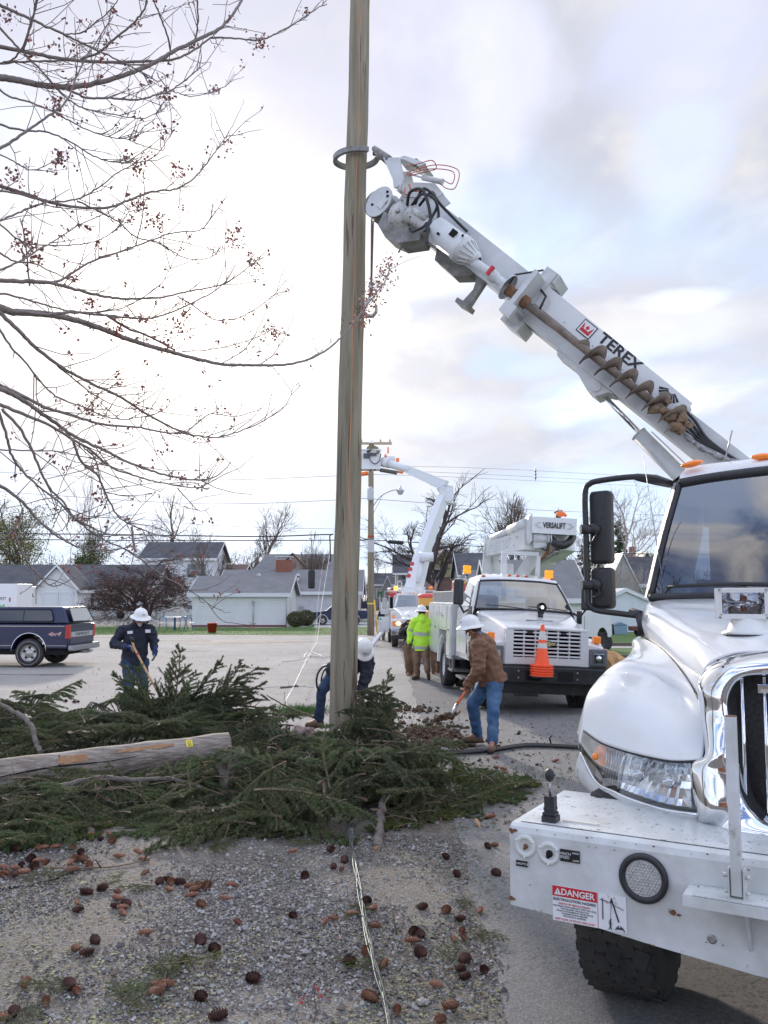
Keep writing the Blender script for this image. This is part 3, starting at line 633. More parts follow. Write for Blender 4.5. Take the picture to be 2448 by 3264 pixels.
# ================================================================= FAR UTILITY POLE, STREET LAMP, CABLES
polem=mat('weathered_pole',(.20,.165,.11),.9,c2=(.31,.27,.20),scale=2.2,stretch=(6,6,.35),bump=.35,bscale=8)
FP=at(1182,45);fp=thing('utility_pole','weathered far utility pole with street lamp and transformer can in front of the raised bucket','utility pole',FP)
b=MB();b.tube([(0,0,-.1),(0,0,5),(.0,0,10.1)],[.19,.165,.13],14);b.build('shaft',polem,fp)
b=MB();b.box((-1.1,-.25,10.0),(1.1,-.13,10.12));
for x in(-1.0,-.5,.5,1.0):b.lathe([(.03,0),(.05,.05),(.03,.08),(.05,.12),(.01,.16)],(x,-.19,10.12),n=8)
b.build('crossarm',mat('crossarm_wood',(.42,.36,.25),.8),fp)
b=MB();b.lathe([(.02,0),(.16,.02),(.17,.1),(.17,.62),(.1,.7),(.05,.75)],(-.02,-.33,7.0),n=14);b.box((-.05,-.18,7.2),(.05,0,7.5));b.build('transformer',mat('transformer_grey',(.5,.52,.54),.5),fp)
b=MB();b.tube(spline([(.12,0,6.75),(.5,0,7.25),(1.05,0,7.55),(1.45,0,7.62)]),.025,6);b.tube([(.1,0,6.3),(.6,0,7.3)],.012,4);lo_=b.build('lamp_arm',M_['steel'],fp)
b=MB();b.lathe([(.01,.25),(.06,.22),(.09,.1),(.22,-.02),(.20,-.04),(.1,-.22),(.01,-.24)],(1.55,0,7.58),n=12);b.build('lamp_head',mat('lamp_head_grey',(.55,.57,.6),.4),fp)
b=MB();b.box((-.17,-.21,4.3),(.17,-.14,4.95));b.build('sign_plate',mat('plate_grey',(.5,.5,.5),.6),fp)
b=MB();b.lathe([(.172,0),(.176,0),(.176,.09),(.17,.09)],(0,0,5.1),n=14);b.build('red_band',mat('red_band',(.5,.05,.03),.6),fp)
b=MB();b.lathe([(.20,0),(.20,.08)],(0,0,1.6),n=14);b.build('tag_band',mat('yellow_tag',(.75,.62,.1),.6),fp)
cabm=mat('black_cable',(.02,.02,.024),.6)
wirem=mat('grey_wire',(.30,.31,.35),.5)
def cable(label,pts,r,m=None,k=10,name='overhead_cable',group='overhead cables'):
    b=MB();b.tube(spline([PF(*p)for p in pts],k),r,6);return tag(b.build(name,m or cabm),label,'cable',group)
cable('thick upper black overhead cable left of the new pole',[(-200,1700,52),(300,1703,50),(800,1710,47),(1040,1704,46),(1051,1712,46),(1053,1790,46)],.035)
cable('lower black overhead cable crossing behind the new pole to the far pole',[(-200,1714,50),(300,1722,49),(800,1723,47),(1182,1721,45)],.028)
cable('black overhead cable running right from the far pole behind the trucks',[(1182,1721,45),(1450,1737,46),(1750,1754,48),(2100,1766,50),(2600,1768,54)],.022)
b=MB();b.tube([PF(1236,1727,45),PF(1240,1727,45),PF(1283,1730,45.2),PF(1287,1731,45.2)],[.03,.1,.1,.03],10);tag(b.build('splice_case',cabm),'black cigar shaped splice case on the cable right of the far pole','splice case')
hg=thing('hanging_splice','black canister hanging on a wire over the low house roof','splice case',PF(993,1840,47))
b=MB();b.lathe([(.02,.42),(.17,.40),(.19,.3),(.19,-.5),(.17,-.6),(.02,-.62)],n=12);b.build('canister',cabm,hg)
b=MB();b.tube(spline([(0,0,.4),(.02,0,1.2),(-.03,0,2.05),(-.15,0,2.12)]),.025,6);b.build('hanger_wire',cabm,hg)
for i,pts in enumerate([[(-100,1560,46),(500,1600,46),(800,1605,46),(1182,1588,45)],[(300,1640,60),(700,1676,62),(1182,1688,60)],[(1182,1590,45),(1700,1625,60),(2300,1650,80)],
                         [(1190,1500,45),(1500,1510,60),(2100,1540,90)],[(1190,1512,45),(1500,1523,60),(2100,1552,90)],[(1190,1486,45),(1600,1495,62),(2200,1528,90)],
                         [(1182,1700,60),(1500,1712,66),(2100,1722,80)],[(-100,1500,46),(600,1530,46),(1182,1512,45)]]):
    lab=['thin grey wire sloping past the far pole transformer to the left','thin distant wire above the low house roofs','thin grey wire running right below the street lamp','upper of three high wires right of the bucket','middle of three high wires right of the bucket','highest thin wire leaving the far pole top to the right','distant wire at the height of the oak crown','faint high wire in the glare left of the new pole'][i]
    cable(lab,pts,.013 if i>2 else .016,wirem)
b=MB()
for z in(-.25,.0,.25):b.sphere(PF(1707,1511,66)+Vector((0,0,z)),.09,8,sc=(1,1,1.6))
b.cyl(PF(1707,1511,66)+Vector((0,0,-.5)),PF(1707,1511,66)+Vector((0,0,.5)),.03,n=6);tag(b.build('wire_spacer',M_['steel']),'small insulator hanging on the high wires right of centre','insulator')
# ================================================================= NEAR DIGGER DERRICK TRUCK
T1=FR((.559,3.944),30)
trk=thing('digger_derrick_truck','big white digger derrick truck at the right whose boom holds the new pole','truck',T1.O,T1.rz)
B1=T1.B
w1,wd1=M_['white'],M_['white_dirty']
hoodm=mat('hood_paint',(.76,.77,.775),.20,c2=(.71,.72,.72),scale=3,coat=.7)
def both(o):
    bm=bmesh.new();bm.from_mesh(o.data);r=bmesh.ops.duplicate(bm,geom=bm.verts[:]+bm.edges[:]+bm.faces[:])
    for v in[g for g in r['geom']if isinstance(g,bmesh.types.BMVert)]:v.co.x=2.4-v.co.x
    bmesh.ops.reverse_faces(bm,faces=[g for g in r['geom']if isinstance(g,bmesh.types.BMFace)])
    bmesh.ops.remove_doubles(bm,verts=bm.verts,dist=.0008);bmesh.ops.recalc_face_normals(bm,faces=bm.faces);bm.to_mesh(o.data);bm.free();return o
def mir(p):return Vector((2.4-p[0],p[1],p[2]))
hb=[2.2,1.85,1.45,1.05,.72]
seam=[(.10,1.70),(.19,1.69),(.37,1.65),(.55,1.57),(.705,1.45)]
side=[(.08,1.82),(.18,1.79),(.38,1.72),(.57,1.65),(.715,1.56)]
shou=[(.15,1.92),(.24,1.875),(.43,1.80),(.62,1.735),(.755,1.635)]
tmid=[(.40,1.945),(.47,1.90),(.60,1.835),(.76,1.775),(.87,1.69)]
top_=[(.80,1.955),(.83,1.908),(.88,1.845),(.96,1.785),(1.02,1.705)]
cen_=[(1.2,1.96),(1.2,1.912),(1.2,1.85),(1.2,1.79),(1.2,1.71)]
rows=[[(c[i][0],hb[i]-(.06 if c is cen_ else .03 if c is top_ else 0)+(.0 if i<4 else{0:.0,1:0,2:.0,3:-.02,4:-.04,5:-.03}[j]),c[i][1])for j,c in enumerate((seam,side,shou,tmid,top_,cen_))]for i in range(5)]
b=MB();b.grid(patch(rows,6,8));hood=both(solidify(b.build('hood',hoodm,trk),.012,-1))
R0=[B1(1864,2329,.95),B1(1915,2365,.80),B1(1982,2390,.70),B1(2065,2412,.6),B1(2149,2427,.54),B1(2240,2425,.50)]
fr_=[R0,
       [B1(1866,2270,1.0),B1(1925,2285,.86),B1(1995,2300,.76),B1(2075,2325,.68),B1(2160,2350,.62),B1(2250,2370,.58)],
       [B1(1880,2210,1.12),B1(1935,2205,.98),B1(2005,2215,.88),B1(2085,2238,.82),B1(2165,2275,.76),B1(2248,2305,.66)],
       [B1(1921,2158,1.3),B1(1960,2150,1.2),B1(2025,2155,1.12),B1(2090,2170,1.05),B1(2165,2205,.95),Vector((.705,.72,1.45))],
       [Vector(p)for p in((-.01,1.47,1.44),(.08,1.38,1.525),(.17,1.3,1.57),(.28,1.22,1.585),(.40,1.12,1.565),(.55,1.05,1.57))],
       [Vector(p)for p in((-.02,1.78,1.40),(.05,1.73,1.49),(.1,1.65,1.56),(.17,1.6,1.60),(.27,1.52,1.63),(.37,1.45,1.65))],
       [Vector(p)for p in((-.02,2.15,1.34),(.02,2.13,1.45),(.04,2.1,1.55),(.06,2.05,1.62),(.08,1.98,1.67),(.13,1.95,1.695))]]
fen=patch(fr_,6,6)
b=MB();b.grid(fen)
out=[r[0]for r in fen];sk=[]
for p in out:
    y=p.y;ar=math.sqrt(max(.62**2-(y-.82)**2,0))+.50 if abs(y-.82)<.62 else .62
    zb=max(ar,.62);sk.append([p,p+Vector((-.035,.01,-.10)),Vector((p.x-.04,y+.02,(p.z+zb)/2)),Vector((p.x-.01,y+.02,min(zb,p.z-.05)))])
b.grid([spline(r,3)for r in sk])
fender=both(solidify(b.build('fender',hoodm,trk),.01,-1))
HB=[B1(1853,2400,.97),B1(1901,2492,.80),B1(1960,2525,.7),B1(2003,2545,.65),B1(2110,2580,.55),B1(2231,2598,.48)]
LB=[B1(1846,2480,1.0),B1(1897,2528,.86),B1(1960,2567,.76),B1(2043,2597,.68),B1(2130,2618,.60),B1(2238,2640,.54)]
b=MB();mid=[(HB[i]+LB[i])/2+Vector((-.012,-.012,0))for i in range(6)]
b.grid(patch([HB,mid,LB,[p+Vector((.05,.12,.0))for p in LB]],6,4));fl_=solidify(b.build('fender_lip',wd1,trk),.01,-1)
b.v=[tuple(mir(p))for p in b.v];b.f=[f[::-1]for f in b.f];solidify(b.build('fender_lip',wd1,trk),.01,-1)
b=MB();b.tube([p+Vector((-.004,-.004,.004))for p in spline([r[-1]for r in fr_[3:]],6)],.006,6);both(b.build('hood_seam',M_['black'],trk))
hs=patch([R0,[(R0[i]+HB[i])/2+Vector((-.015,-.02,0))for i in range(6)],HB],8,8)
def S(u,v):return Vector(hs[min(int(v*(len(hs)-1)),len(hs)-1)][min(int(u*(len(hs[0])-1)),len(hs[0])-1)])
hous=mat('lamp_housing',(.60,.62,.64),.25,.35,c2=(.42,.44,.46),scale=9)
for side_ in(0,1):
    f=(lambda p:Vector(p))if side_==0 else mir
    bk_=lambda p,d:f(Vector(p)+Vector((.35*d,d,0)))
    b=MB();b.grid([[bk_(p,.09)for p in r]for r in hs]);ho=solidify(b.build('headlight',hous,trk),.01)
    b=MB();g_=[[bk_(S(.40+.54*a/26,.10+.78*v/6),.035+.05*math.sin(math.pi*min(1,max(0,v/6)))*abs(math.sin(math.pi*a/26))**.5+(.012 if a%2 else 0))for a in range(27)]for v in range(7)];b.grid(g_,smooth=False);rf_=b.build('reflector',M_['reflector'],ho)
    for u in(.62,.80):
        b=MB();b.lathe([(.030,-.03),(.026,-.01),(.012,.01),(.001,.015)],bk_(S(u,.46),.055),f(Vector((.3,1,0)))-f(Vector((0,0,0))),18);b.build('bulb',M_['chrome'],rf_)
    c=S(.2,.42);b=MB();b.sphere(bk_(c,.055),.055,16,sc=(.75,.4,1.05));b.sphere(bk_(S(.2,.42),.0),.02,8);b.build('amber_lamp',M_['orange'],ho)
    b=MB()
    for k in range(8):u=.46+k*.055;b.tube([bk_(S(u,.08),.040),bk_(S(u,.42),.05)],.0025,5)
    for k in range(10):u=.27+k*.014;b.tube([bk_(S(u,.15),.03),bk_(S(u,.85),.03)],.003,4)
    b.build('fluting',M_['reflector'],ho)
    b=MB();b.grid([[bk_(p,-.004)for p in r]for r in hs]);b.build('lens',M_['lens'],ho)
    b=MB();b.tube([bk_(p,-.004)for p in spline(R0,5)],.007,6);b.tube([bk_(R0[-1],0),bk_(HB[-1],0)],.007,6);b.build('lens_rim',M_['black'],ho)
    b=MB();b.tube([bk_(p,-.002)for p in spline(HB,5)],.009,6);b.tube([bk_(S(.02+.43*0+.42,v),.02)for v in(.05,.3,.6,.95)],.006,6);b.build('lens_trim',M_['chrome'],ho)
outer=[Vector(p)for p in((1.2,.60,1.715),(1.0,.605,1.70),(.82,.63,1.655),(.722,.66,1.57),(.715,.66,1.45))]+[B1(2255,2400,.52),B1(2205,2445,.53),B1(2231,2598,.47),B1(2236,2635,.50),B1(2340,2660,.42),Vector((1.2,.38,.93))]
inner=[Vector(p)for p in((1.2,.50,1.615),(1.04,.50,1.613),(.92,.50,1.59),(.865,.50,1.50),(.868,.49,1.40),(.885,.47,1.28),(.90,.46,1.2),(.915,.45,1.10),(.95,.43,1.035),(1.03,.42,1.00),(1.2,.41,.995))]
midl=[(outer[i]+inner[i])/2+Vector((-.015 if 2<i<8 else 0,-.075,.01 if i<3 else 0))for i in range(11)]
q1=[outer[i]*.82+midl[i]*.18+Vector((0,-.035,.0))for i in range(11)];q3=[inner[i]*.75+midl[i]*.25+Vector((0,-.03,0))for i in range(11)]
b=MB();b.grid(patch([outer,q1,midl,q3,inner,[p+Vector((.02,.08,0))for p in inner]],6,4));gs=both(solidify(b.build('grille_surround',M_['chrome'],trk),.008,1))
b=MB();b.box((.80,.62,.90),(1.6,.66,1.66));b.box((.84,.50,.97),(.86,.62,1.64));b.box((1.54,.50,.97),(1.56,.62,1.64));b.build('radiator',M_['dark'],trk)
grl=MB();grl.box((.87,.60,1.0),(1.53,.615,1.62));go=grl.build('grille',mat('grille_mesh',(.015,.015,.016),.6,c2=(.04,.04,.04),scale=60),trk)
for k in range(7):
    x=.925+k*.0917;b=MB();b.tube([(x,.49,1.60),(x,.475,1.3),(x,.455,1.02)],.009,8);b.build('grille_bar',M_['chrome'],go)
b=MB();b.box((.99,.47,1.53),(1.06,.49,1.57),bev=.004);b.build('badge_plate',M_['chrome'],go)
b=MB();b.grid(patch([[(.80,.40,1.70+.005),(1.2,.37,1.715),(1.6,.40,1.705)],[(.80,.60,1.716),(1.2,.57,1.733),(1.6,.60,1.716)]],5,2));
base=[Vector((.13,2.25,1.95)),Vector((.40,2.20,1.955)),Vector((.8,2.13,1.96)),Vector((1.2,2.11,1.96)),Vector((1.6,2.13,1.96)),Vector((2.0,2.20,1.955)),Vector((2.27,2.25,1.95))]
topw=[Vector((.27,2.665,2.775)),Vector((.50,2.65,2.80)),Vector((.85,2.60,2.815)),Vector((1.2,2.585,2.82)),Vector((1.55,2.60,2.815)),Vector((1.9,2.65,2.80)),Vector((2.13,2.665,2.775))]
mw=[(base[i]+topw[i])/2+Vector((0,-.03,.01))for i in range(7)]
ws=patch([base,mw,topw],5,5)
b=MB();b.grid(ws);wo_=b.build('windshield',glassmat('dark_glass',(.10,.14,.20),.015,.17),trk)
b=MB();b.tube([p+Vector((0,-.006,0))for p in spline(base,5)],.03,6);b.tube([p+Vector((0,-.006,-.01))for p in spline(topw,5)],.036,6)
for i in(0,6):b.tube([r[0 if i==0 else-1]+Vector((0,-.006,0))for r in ws],.022,6)
b.build('seal',M_['black'],wo_)
b=MB();b.tube([(.27,2.15,2.02),(.60,2.10,2.035),(1.0,2.06,2.03)],[.010,.017,.015],6);b.tube([(.60,2.10,2.04),(.9,2.04,1.98)],.01,6);b.tube([(1.25,2.06,2.03),(1.6,2.10,2.04),(2.0,2.15,2.03)],.015,6);b.build('wiper',M_['black'],wo_)
Gx=[.02,.10,.30,1.2,2.10,2.30,2.38]
def ring_(yv,z0,zsh,ztop,tuck):
    return[Vector(p)for p in((.02,yv,z0),(.0,yv,1.7),(.02,yv,2.0),(tuck*.5+.02,yv,(2.0+zsh)/2),(tuck,yv,zsh),(tuck+.10,yv,ztop-.03),(.7,yv,ztop),(1.2,yv,ztop+.015),(1.7,yv,ztop),(2.3-tuck,yv,ztop-.03),(2.4-tuck,yv,zsh),(2.38-tuck*.5,yv,(2.0+zsh)/2),(2.38,yv,2.0),(2.4,yv,1.7),(2.38,yv,z0))]
b=MB()
b.grid([ring_(y,.75,zs,zt,tk)for y,zs,zt,tk in((2.76,2.80,2.90,.20),(3.1,2.86,2.97,.17),(3.7,2.87,2.985,.16),(4.2,2.85,2.96,.17),(4.25,2.80,2.90,.20))])
brow=[[p+Vector((0,-.012,.015))for p in topw],[p+Vector((0,.03,.06))for p in topw],[Vector((.30,2.80,2.90)),Vector((.5,2.80,2.915)),Vector((.85,2.8,2.925)),Vector((1.2,2.8,2.93)),Vector((1.55,2.8,2.925)),Vector((1.9,2.8,2.915)),Vector((2.1,2.8,2.90))]]
b.grid(patch(brow,5,4))
for f in((lambda p:Vector(p)),mir):
    b.grid([[f(p+Vector((-.005,-.008,0))),f(p+Vector((-.045,.03,.0))),f(Vector((p.x-.07,max(p.y+.12,2.6),p.z))),f(Vector((.025+.18*min(1,max(0,(p.z-2)/.8)),2.79,p.z)))]for p in[r[0]for r in ws]])
    b.grid([[f((.13,2.29,1.95)),f((.10,2.29,1.70)),f((.08,2.2,1.2))],[f((.03,2.78,1.97)),f((.01,2.78,1.70)),f((.02,2.78,.75))]])
b.grid([[Vector((.2,4.22,1.0)),Vector((2.2,4.22,1.0))],[Vector((.2,4.22,2.9)),Vector((2.2,4.22,2.9))]])
recalc(b.build('cab',w1,trk))
b=MB();b.box((.15,2.35,1.80),(2.25,2.42,1.93));b.box((.15,2.35,1.55),(2.25,2.7,1.9),bev=.03);b.build('dashboard',mat('dash_grey',(.10,.11,.12),.8),trk)
b=MB();b.box((.12,4.0,1.1),(2.28,4.05,2.1));b.box((.2,4.0,2.55),(2.2,4.05,2.85));b.box((.12,2.8,1.0),(2.28,4.1,1.05));b.box((.25,2.85,2.82),(2.15,4.1,2.84));b.build('cab_lining',mat('cab_lining_grey',(.06,.065,.07),.9),trk)
for x in(.65,1.75):
    b=MB();b.box((x-.27,3.2,1.3),(x+.27,3.7,1.5),bev=.05);b.box((x-.26,3.6,1.45),(x+.26,3.75,2.2),bev=.06);b.box((x-.13,3.62,2.2),(x+.13,3.74,2.4),bev=.04);b.build('seat',M_['seat'],trk)
b=MB();b.tube([(1.75+.22*math.cos(a),2.95-.10*math.sin(a),1.95+.19*math.sin(a))for a in[i*math.pi/10 for i in range(21)]],.015,6);b.tube([(1.75,2.95,1.95),(1.75,2.7,1.8)],.03,8);b.tube([(1.53,2.95,1.95),(1.97,2.95,1.95)],.014,6);b.build('steering_wheel',M_['black'],trk)
for s,f in((-1,lambda p:Vector(p)),(1,mir)):
    b=MB();b.add([f(p)for p in((-.012,2.9,2.02),(-.012,3.85,2.02),(.09,3.85,2.72),(.115,3.0,2.70))],[(0,1,2,3)]);b.build('side_window',M_['glass'],trk)
    b=MB();b.box(f((-.03,2.86,.95)),f((.015,3.95,2.0)),bev=.01);d=b.build('door',w1,trk)
    b=MB();b.box(f((-.06,3.7,1.75)),f((-.03,3.85,1.79)),bev=.006);b.build('handle',M_['black'],d)
    b=MB();b.box(f((-.02,2.95,.45)),f((.3,3.9,.50)));b.box(f((-.02,2.95,.75)),f((.2,3.9,.79)));b.build('step',M_['steel'],trk)
for x in(.35,.82,1.2,1.58,2.05):
    b=MB();b.sphere((x,2.70,2.905+(.015 if .5<x<1.9 else 0)),.085,14,sc=(.95,.5,.28),M=Matrix.Rotation(R(-10 if x<.5 else 10 if x>1.9 else 0),4,'Y'));b.build('marker_light',M_['orange'],trk)
b=MB();b.tube([(.10,2.3,2.94),(.22,2.29,1.95)],[.0025,.004],5);b.build('antenna',M_['steel'],trk)
b=MB();b.tube([B1(2334,1372,3.0),B1(2312,1462,3.0)],.006,5);b.build('antenna',M_['steel'],trk)
sp=MB();sp.lathe([(.14,0),(.145,.01),(.12,.02),(.10,.07),(.085,.10)],(.905,1.06,1.765),n=24,mi=0);sp.box((.74,1.05,1.84),(1.02,1.15,2.0),bev=.03)
for a,c in(((.745,.985,1.985),(1.015,1.06,1.998)),((.745,.985,1.842),(1.015,1.06,1.855)),((.742,.985,1.845),(.765,1.06,1.995)),((.995,.985,1.845),(1.018,1.06,1.995))):sp.box(a,c)
so_=sp.build('spotlight',mat('spotlight_white',(.74,.74,.72),.45),trk)
b=MB()
for a,c in(((.75,.965,1.985),(1.01,.985,1.997)),((.75,.965,1.843),(1.01,.985,1.856)),((.752,.965,1.856),(.768,.985,1.985)),((.992,.965,1.856),(1.008,.985,1.985))):b.box(a,c)
for x in(.77,.99):
    for z in(1.85,1.99):b.cyl((x,.962,z),(x,.97,z),.006,n=8,mi=1)
for a,c in(((.765,.966,1.975),(.995,.984,1.988)),((.765,.966,1.853),(.995,.984,1.868)),((.763,.966,1.86),(.780,.984,1.98)),((.980,.966,1.86),(.997,.984,1.98))):b.box(a,c)
b.build('bezel',[mat('bezel_white',(.7,.7,.68),.5),M_['steel']],so_)
b=MB();b.grid([[(.77+.222*i/12,.973+.075*math.sin(math.pi*i/12)*math.sin(math.pi*j/8),1.858+.125*j/8)for i in range(13)]for j in range(9)]);b.sphere((.90,.99,1.92),.02,10);b.build('reflector',mat('spot_reflector',(.55,.57,.6),.08,1),so_)
b=MB();b.box((.768,.969,1.856),(.992,.971,1.985));b.build('lens',glassmat('spot_lens',(.95,.95,.96),.02,.03),so_)
b=MB();b.lathe([(.147,0),(.150,.004),(.147,.01)],(.905,1.06,1.757),n=24);b.build('gasket',M_['black'],so_)
def zp(p):return Vector(p)
for s,f in((0,zp),(1,mir)):
    b=MB();b.tube([f(p)for p in spline([(.185,2.72,2.775),(.12,2.52,2.80),(.0,2.4,2.80),(-.22,2.4,2.79),(-.31,2.4,2.77),(-.345,2.4,2.70),(-.345,2.4,2.4),(-.345,2.4,1.98),(-.335,2.4,1.90),(-.28,2.4,1.86),(-.1,2.33,1.84),(.07,2.24,1.825)],4)],.021,10)
    b.tube([f((.06,2.24,1.84)),f((.095,2.2,1.70))],.032,10);b.tube([f((-.02,2.36,1.85)),f((.07,2.24,1.83))],.03,10);b.tube([f((.02,2.42,2.80)),f((.12,2.56,2.79)),f((.19,2.73,2.775))],[.026,.038,.03],10)
    for z in(2.44,2.04):b.cyl(f((-.375,2.37,z)),f((-.29,2.42,z)),.035,n=12);b.sphere(f((-.28,2.42,z)),.045,12)
    mb_=b.build('mirror_bracket',M_['black'],trk)
    for z0,z1,nm in((2.19,2.72,'mirror'),(1.87,2.165,'mirror')):
        b=MB();bm=bmesh.new();bmesh.ops.create_cube(bm,size=1,matrix=Matrix.Translation(f((-.245,2.46,(z0+z1)/2)))@Matrix.Rotation(R(-12 if s==0 else 12),4,'Z')@Matrix.Diagonal((.165,.10,z1-z0,1)))
        bmesh.ops.bevel(bm,geom=bm.edges[:],offset=.032,segments=4,profile=.5,affect='EDGES');b.bm(bm,0,None,True);bm.free();m_=b.build(nm,M_['black'],mb_)
    b=MB();b.tube(spline([f((-.29,2.41,2.42)),f((-.25,2.40,2.46)),f((-.29,2.385,2.36)),f((-.335,2.38,2.32))]),.006,6);b.tube(spline([f((-.28,2.40,2.03)),f((-.25,2.39,1.98)),f((-.30,2.385,1.95))]),.006,6);b.build('wire',M_['black'],mb_)
zt,dp=.95,.80
top_in=[(0,.80),(.10,.80),(2.30,.80),(2.4,.80)]
b=MB();r_=.035
def sect(x,zb):return[Vector((x,.05,zb)),Vector((x,.0,zb+.002)),Vector((x,0,zt-r_)),Vector((x,r_*.3,zt-r_*.3)),Vector((x,r_,zt)),Vector((x,.76,zt)),Vector((x,.80,zt-.04)),Vector((x,.80,zb+.1))]
xs_=[(0,.605),(.004,.60),(.28,.585),(.62,.545),(1.0,.51),(1.2,.505),(1.4,.51),(1.78,.545),(2.12,.585),(2.396,.60),(2.4,.605)]
b.grid([sect(x,z)for x,z in xs_],smooth=False);b.add(sect(0,.605),[tuple(range(8))[::-1]]);b.add(sect(2.4,.605),[tuple(range(8))])
bump=recalc(b.build('bumper',wd1,trk))
tread=mat('tread_plate',(.66,.68,.68),.38,c2=(.55,.57,.56),scale=6,spots=[((.10,.06,.045),22,.62),((.13,.10,.085),50,.62)],coat=.2)
nt=tread.node_tree;tcn=nt.nodes.new('ShaderNodeTexCoord');brk=nt.nodes.new('ShaderNodeTexBrick');mpn=nt.nodes.new('ShaderNodeMapping');mpn.inputs['Rotation'].default_value=(0,0,R(45));nt.links.new(tcn.outputs['Object'],mpn.inputs[0]);nt.links.new(mpn.outputs[0],brk.inputs[0])
brk.inputs['Scale'].default_value=22;brk.inputs['Mortar Size'].default_value=.012;brk.inputs['Brick Width'].default_value=.6;brk.inputs['Row Height'].default_value=.5;bpn=nt.nodes.new('ShaderNodeBump');bpn.inputs['Strength'].default_value=.8;bpn.inputs['Distance'].default_value=.006;nt.links.new(brk.outputs['Fac'],bpn.inputs['Height']);nt.links.new(bpn.outputs[0],nt.nodes['Principled BSDF'].inputs['Normal'])
b=MB();b.add([(.03,.05,zt+.004),(2.37,.05,zt+.004),(2.37,.74,zt+.004),(.03,.74,zt+.004)],[(0,1,2,3)]);b.build('tread_plate',tread,bump)
FM1=lambda x,z,y=-.002:frame((x,y,z),(1,0,0),(0,0,1))
for x,z,hole in((.072,.862,0),(.180,.846,1)):
    b=MB();b.lathe([(.049,-.002),(.049,.006),(.031,.006),(.028,.0),(.026,-.012),(.001,-.014)],(x,0,z),(0,-1,0),28)
    for k in range(3):a=k*2.094+.5;b.sphere((x+.045*math.cos(a),-.010,z+.045*math.sin(a)),.006,8)
    ctl=b.build('control_port',mat('port_white',(.66,.68,.64),.5),bump)
    b=MB();b.sphere((x+.004,-.004,z),.011 if not hole else .016,8,sc=(1,.5,1));b.sphere((x-.003,-.004,z-.012),.006 if not hole else .01,8,sc=(1,.5,1));b.build('knob_stub',M_['rust']if not hole else M_['dark'],ctl)
b=MB();b.lathe([(.098,-.002),(.10,.015),(.088,.024),(.074,.018),(.072,.008)],(.585,0,.808),(0,-1,0),36);led=b.build('round_light',M_['black'],bump)
b=MB();b.lathe([(.073,.004),(.073,.012),(.001,.014)],(.585,0,.808),(0,-1,0),32,smooth=False)
for i in range(-5,6):
    for j in range(-5,6):
        px_,pz_=i*.0135+(j%2)*.0067,j*.0118
        if math.hypot(px_,pz_)<.066:b.sphere((.585+px_,-.014,.808+pz_),.0052,6)
b.build('led_lens',mat('led_grey',(.38,.38,.36),.25,c2=(.6,.6,.58),scale=80),led)
b=MB();b.box((.12,.08,zt+.004),(.185,.145,zt+.03));b.add([],[])
for k in range(4):b.box((.122+k*.004,.085+k*.003,zt+.03+k*.022),(.182-k*.004,.14-k*.003,zt+.045+k*.022),bev=.003)
b.box((.13,.09,zt+.03),(.175,.135,zt+.115));lv=b.build('control_lever',M_['black'],bump)
b=MB();b.cyl((.152,.11,zt+.11),(.152,.11,zt+.185),.006,n=8);b.build('lever_rod',M_['steel'],lv)
b=MB();b.sphere((.152,.11,zt+.205),.022,14,sc=(1,1,1.35));b.build('knob',M_['black'],lv)
b=MB();b.box((.20,.13,zt+.004),(.36,.15,zt+.012));b.build('label_strip',mat('aged_label',(.62,.60,.52),.5),bump)
blk=mat('label_black',(.012,.012,.014),.4);wht_l=mat('label_white',(.72,.72,.72),.5);redm=mat('sign_red',(.55,.02,.03),.45);stkw=mat('sticker_white',(.76,.77,.79),.45)
b=MB();b.box((.232,-.006,.824),(.318,-.001,.874));wl_=b.build('label_plate',blk,bump)
for s,x,z,sz in(('WINCH',.253,.857,.016),('SPEED',.253,.842,.016),('HIGH',.302,.864,.012),('LOW',.303,.833,.012)):textmesh('lettering',s,sz,wht_l,wl_,FM1(x,z,-.008),.0005)
b=MB();b.box((.030,-.006,.774),(.083,-.001,.798));wl_=b.build('label_plate',blk,bump);textmesh('lettering','THROTTLE',.0125,wht_l,wl_,FM1(.0565,.786,-.008),.0005)
b=MB();b.box((.195,-.004,.575),(.51,-.001,.718));sg=b.build('danger_sign',stkw,bump)
b=MB();b.box((.195,-.0055,.676),(.388,-.0042,.718));b.build('red_panel',redm,sg)
textmesh('lettering','DANGER',.036,wht_l,sg,FM1(.306,.696,-.007),.0005,bold=.0008)
b=MB();b.add([(.203,-.007,.683),(.235,-.007,.683),(.219,-.007,.712)],[(0,1,2)]);b.build('warning_triangle',wht_l,sg)
textmesh('lettering','!',.022,redm,sg,FM1(.219,.693,-.0085),.0003)
textmesh('lettering','ELECTROCUTION HAZARD',.0150,M_['letterblack'],sg,FM1(.291,.664,-.006),.0004,bold=.0002)
textmesh('lettering','DEATH OR SERIOUS INJURY',.0112,redm,sg,FM1(.291,.648,-.006),.0004)
for k,s in enumerate(('WILL RESULT FROM CONTACT WITH THE LOAD,','THIS MACHINE, THE TRUCK OR','TRUCK ATTACHMENTS IF THE BOOM OR','LOADLINE SHOULD BECOME','ELECTRICALLY CHARGED')):textmesh('lettering',s,.0085,M_['letterblack'],sg,FM1(.291,.637-.0095*k,-.006),.0004)
textmesh('lettering','KEEP CLEAR OF TRUCK AND LOAD',.0108,redm,sg,FM1(.291,.584,-.006),.0004)
b=MB()
P3=lambda x,z:Vector((x,-.0065,z))
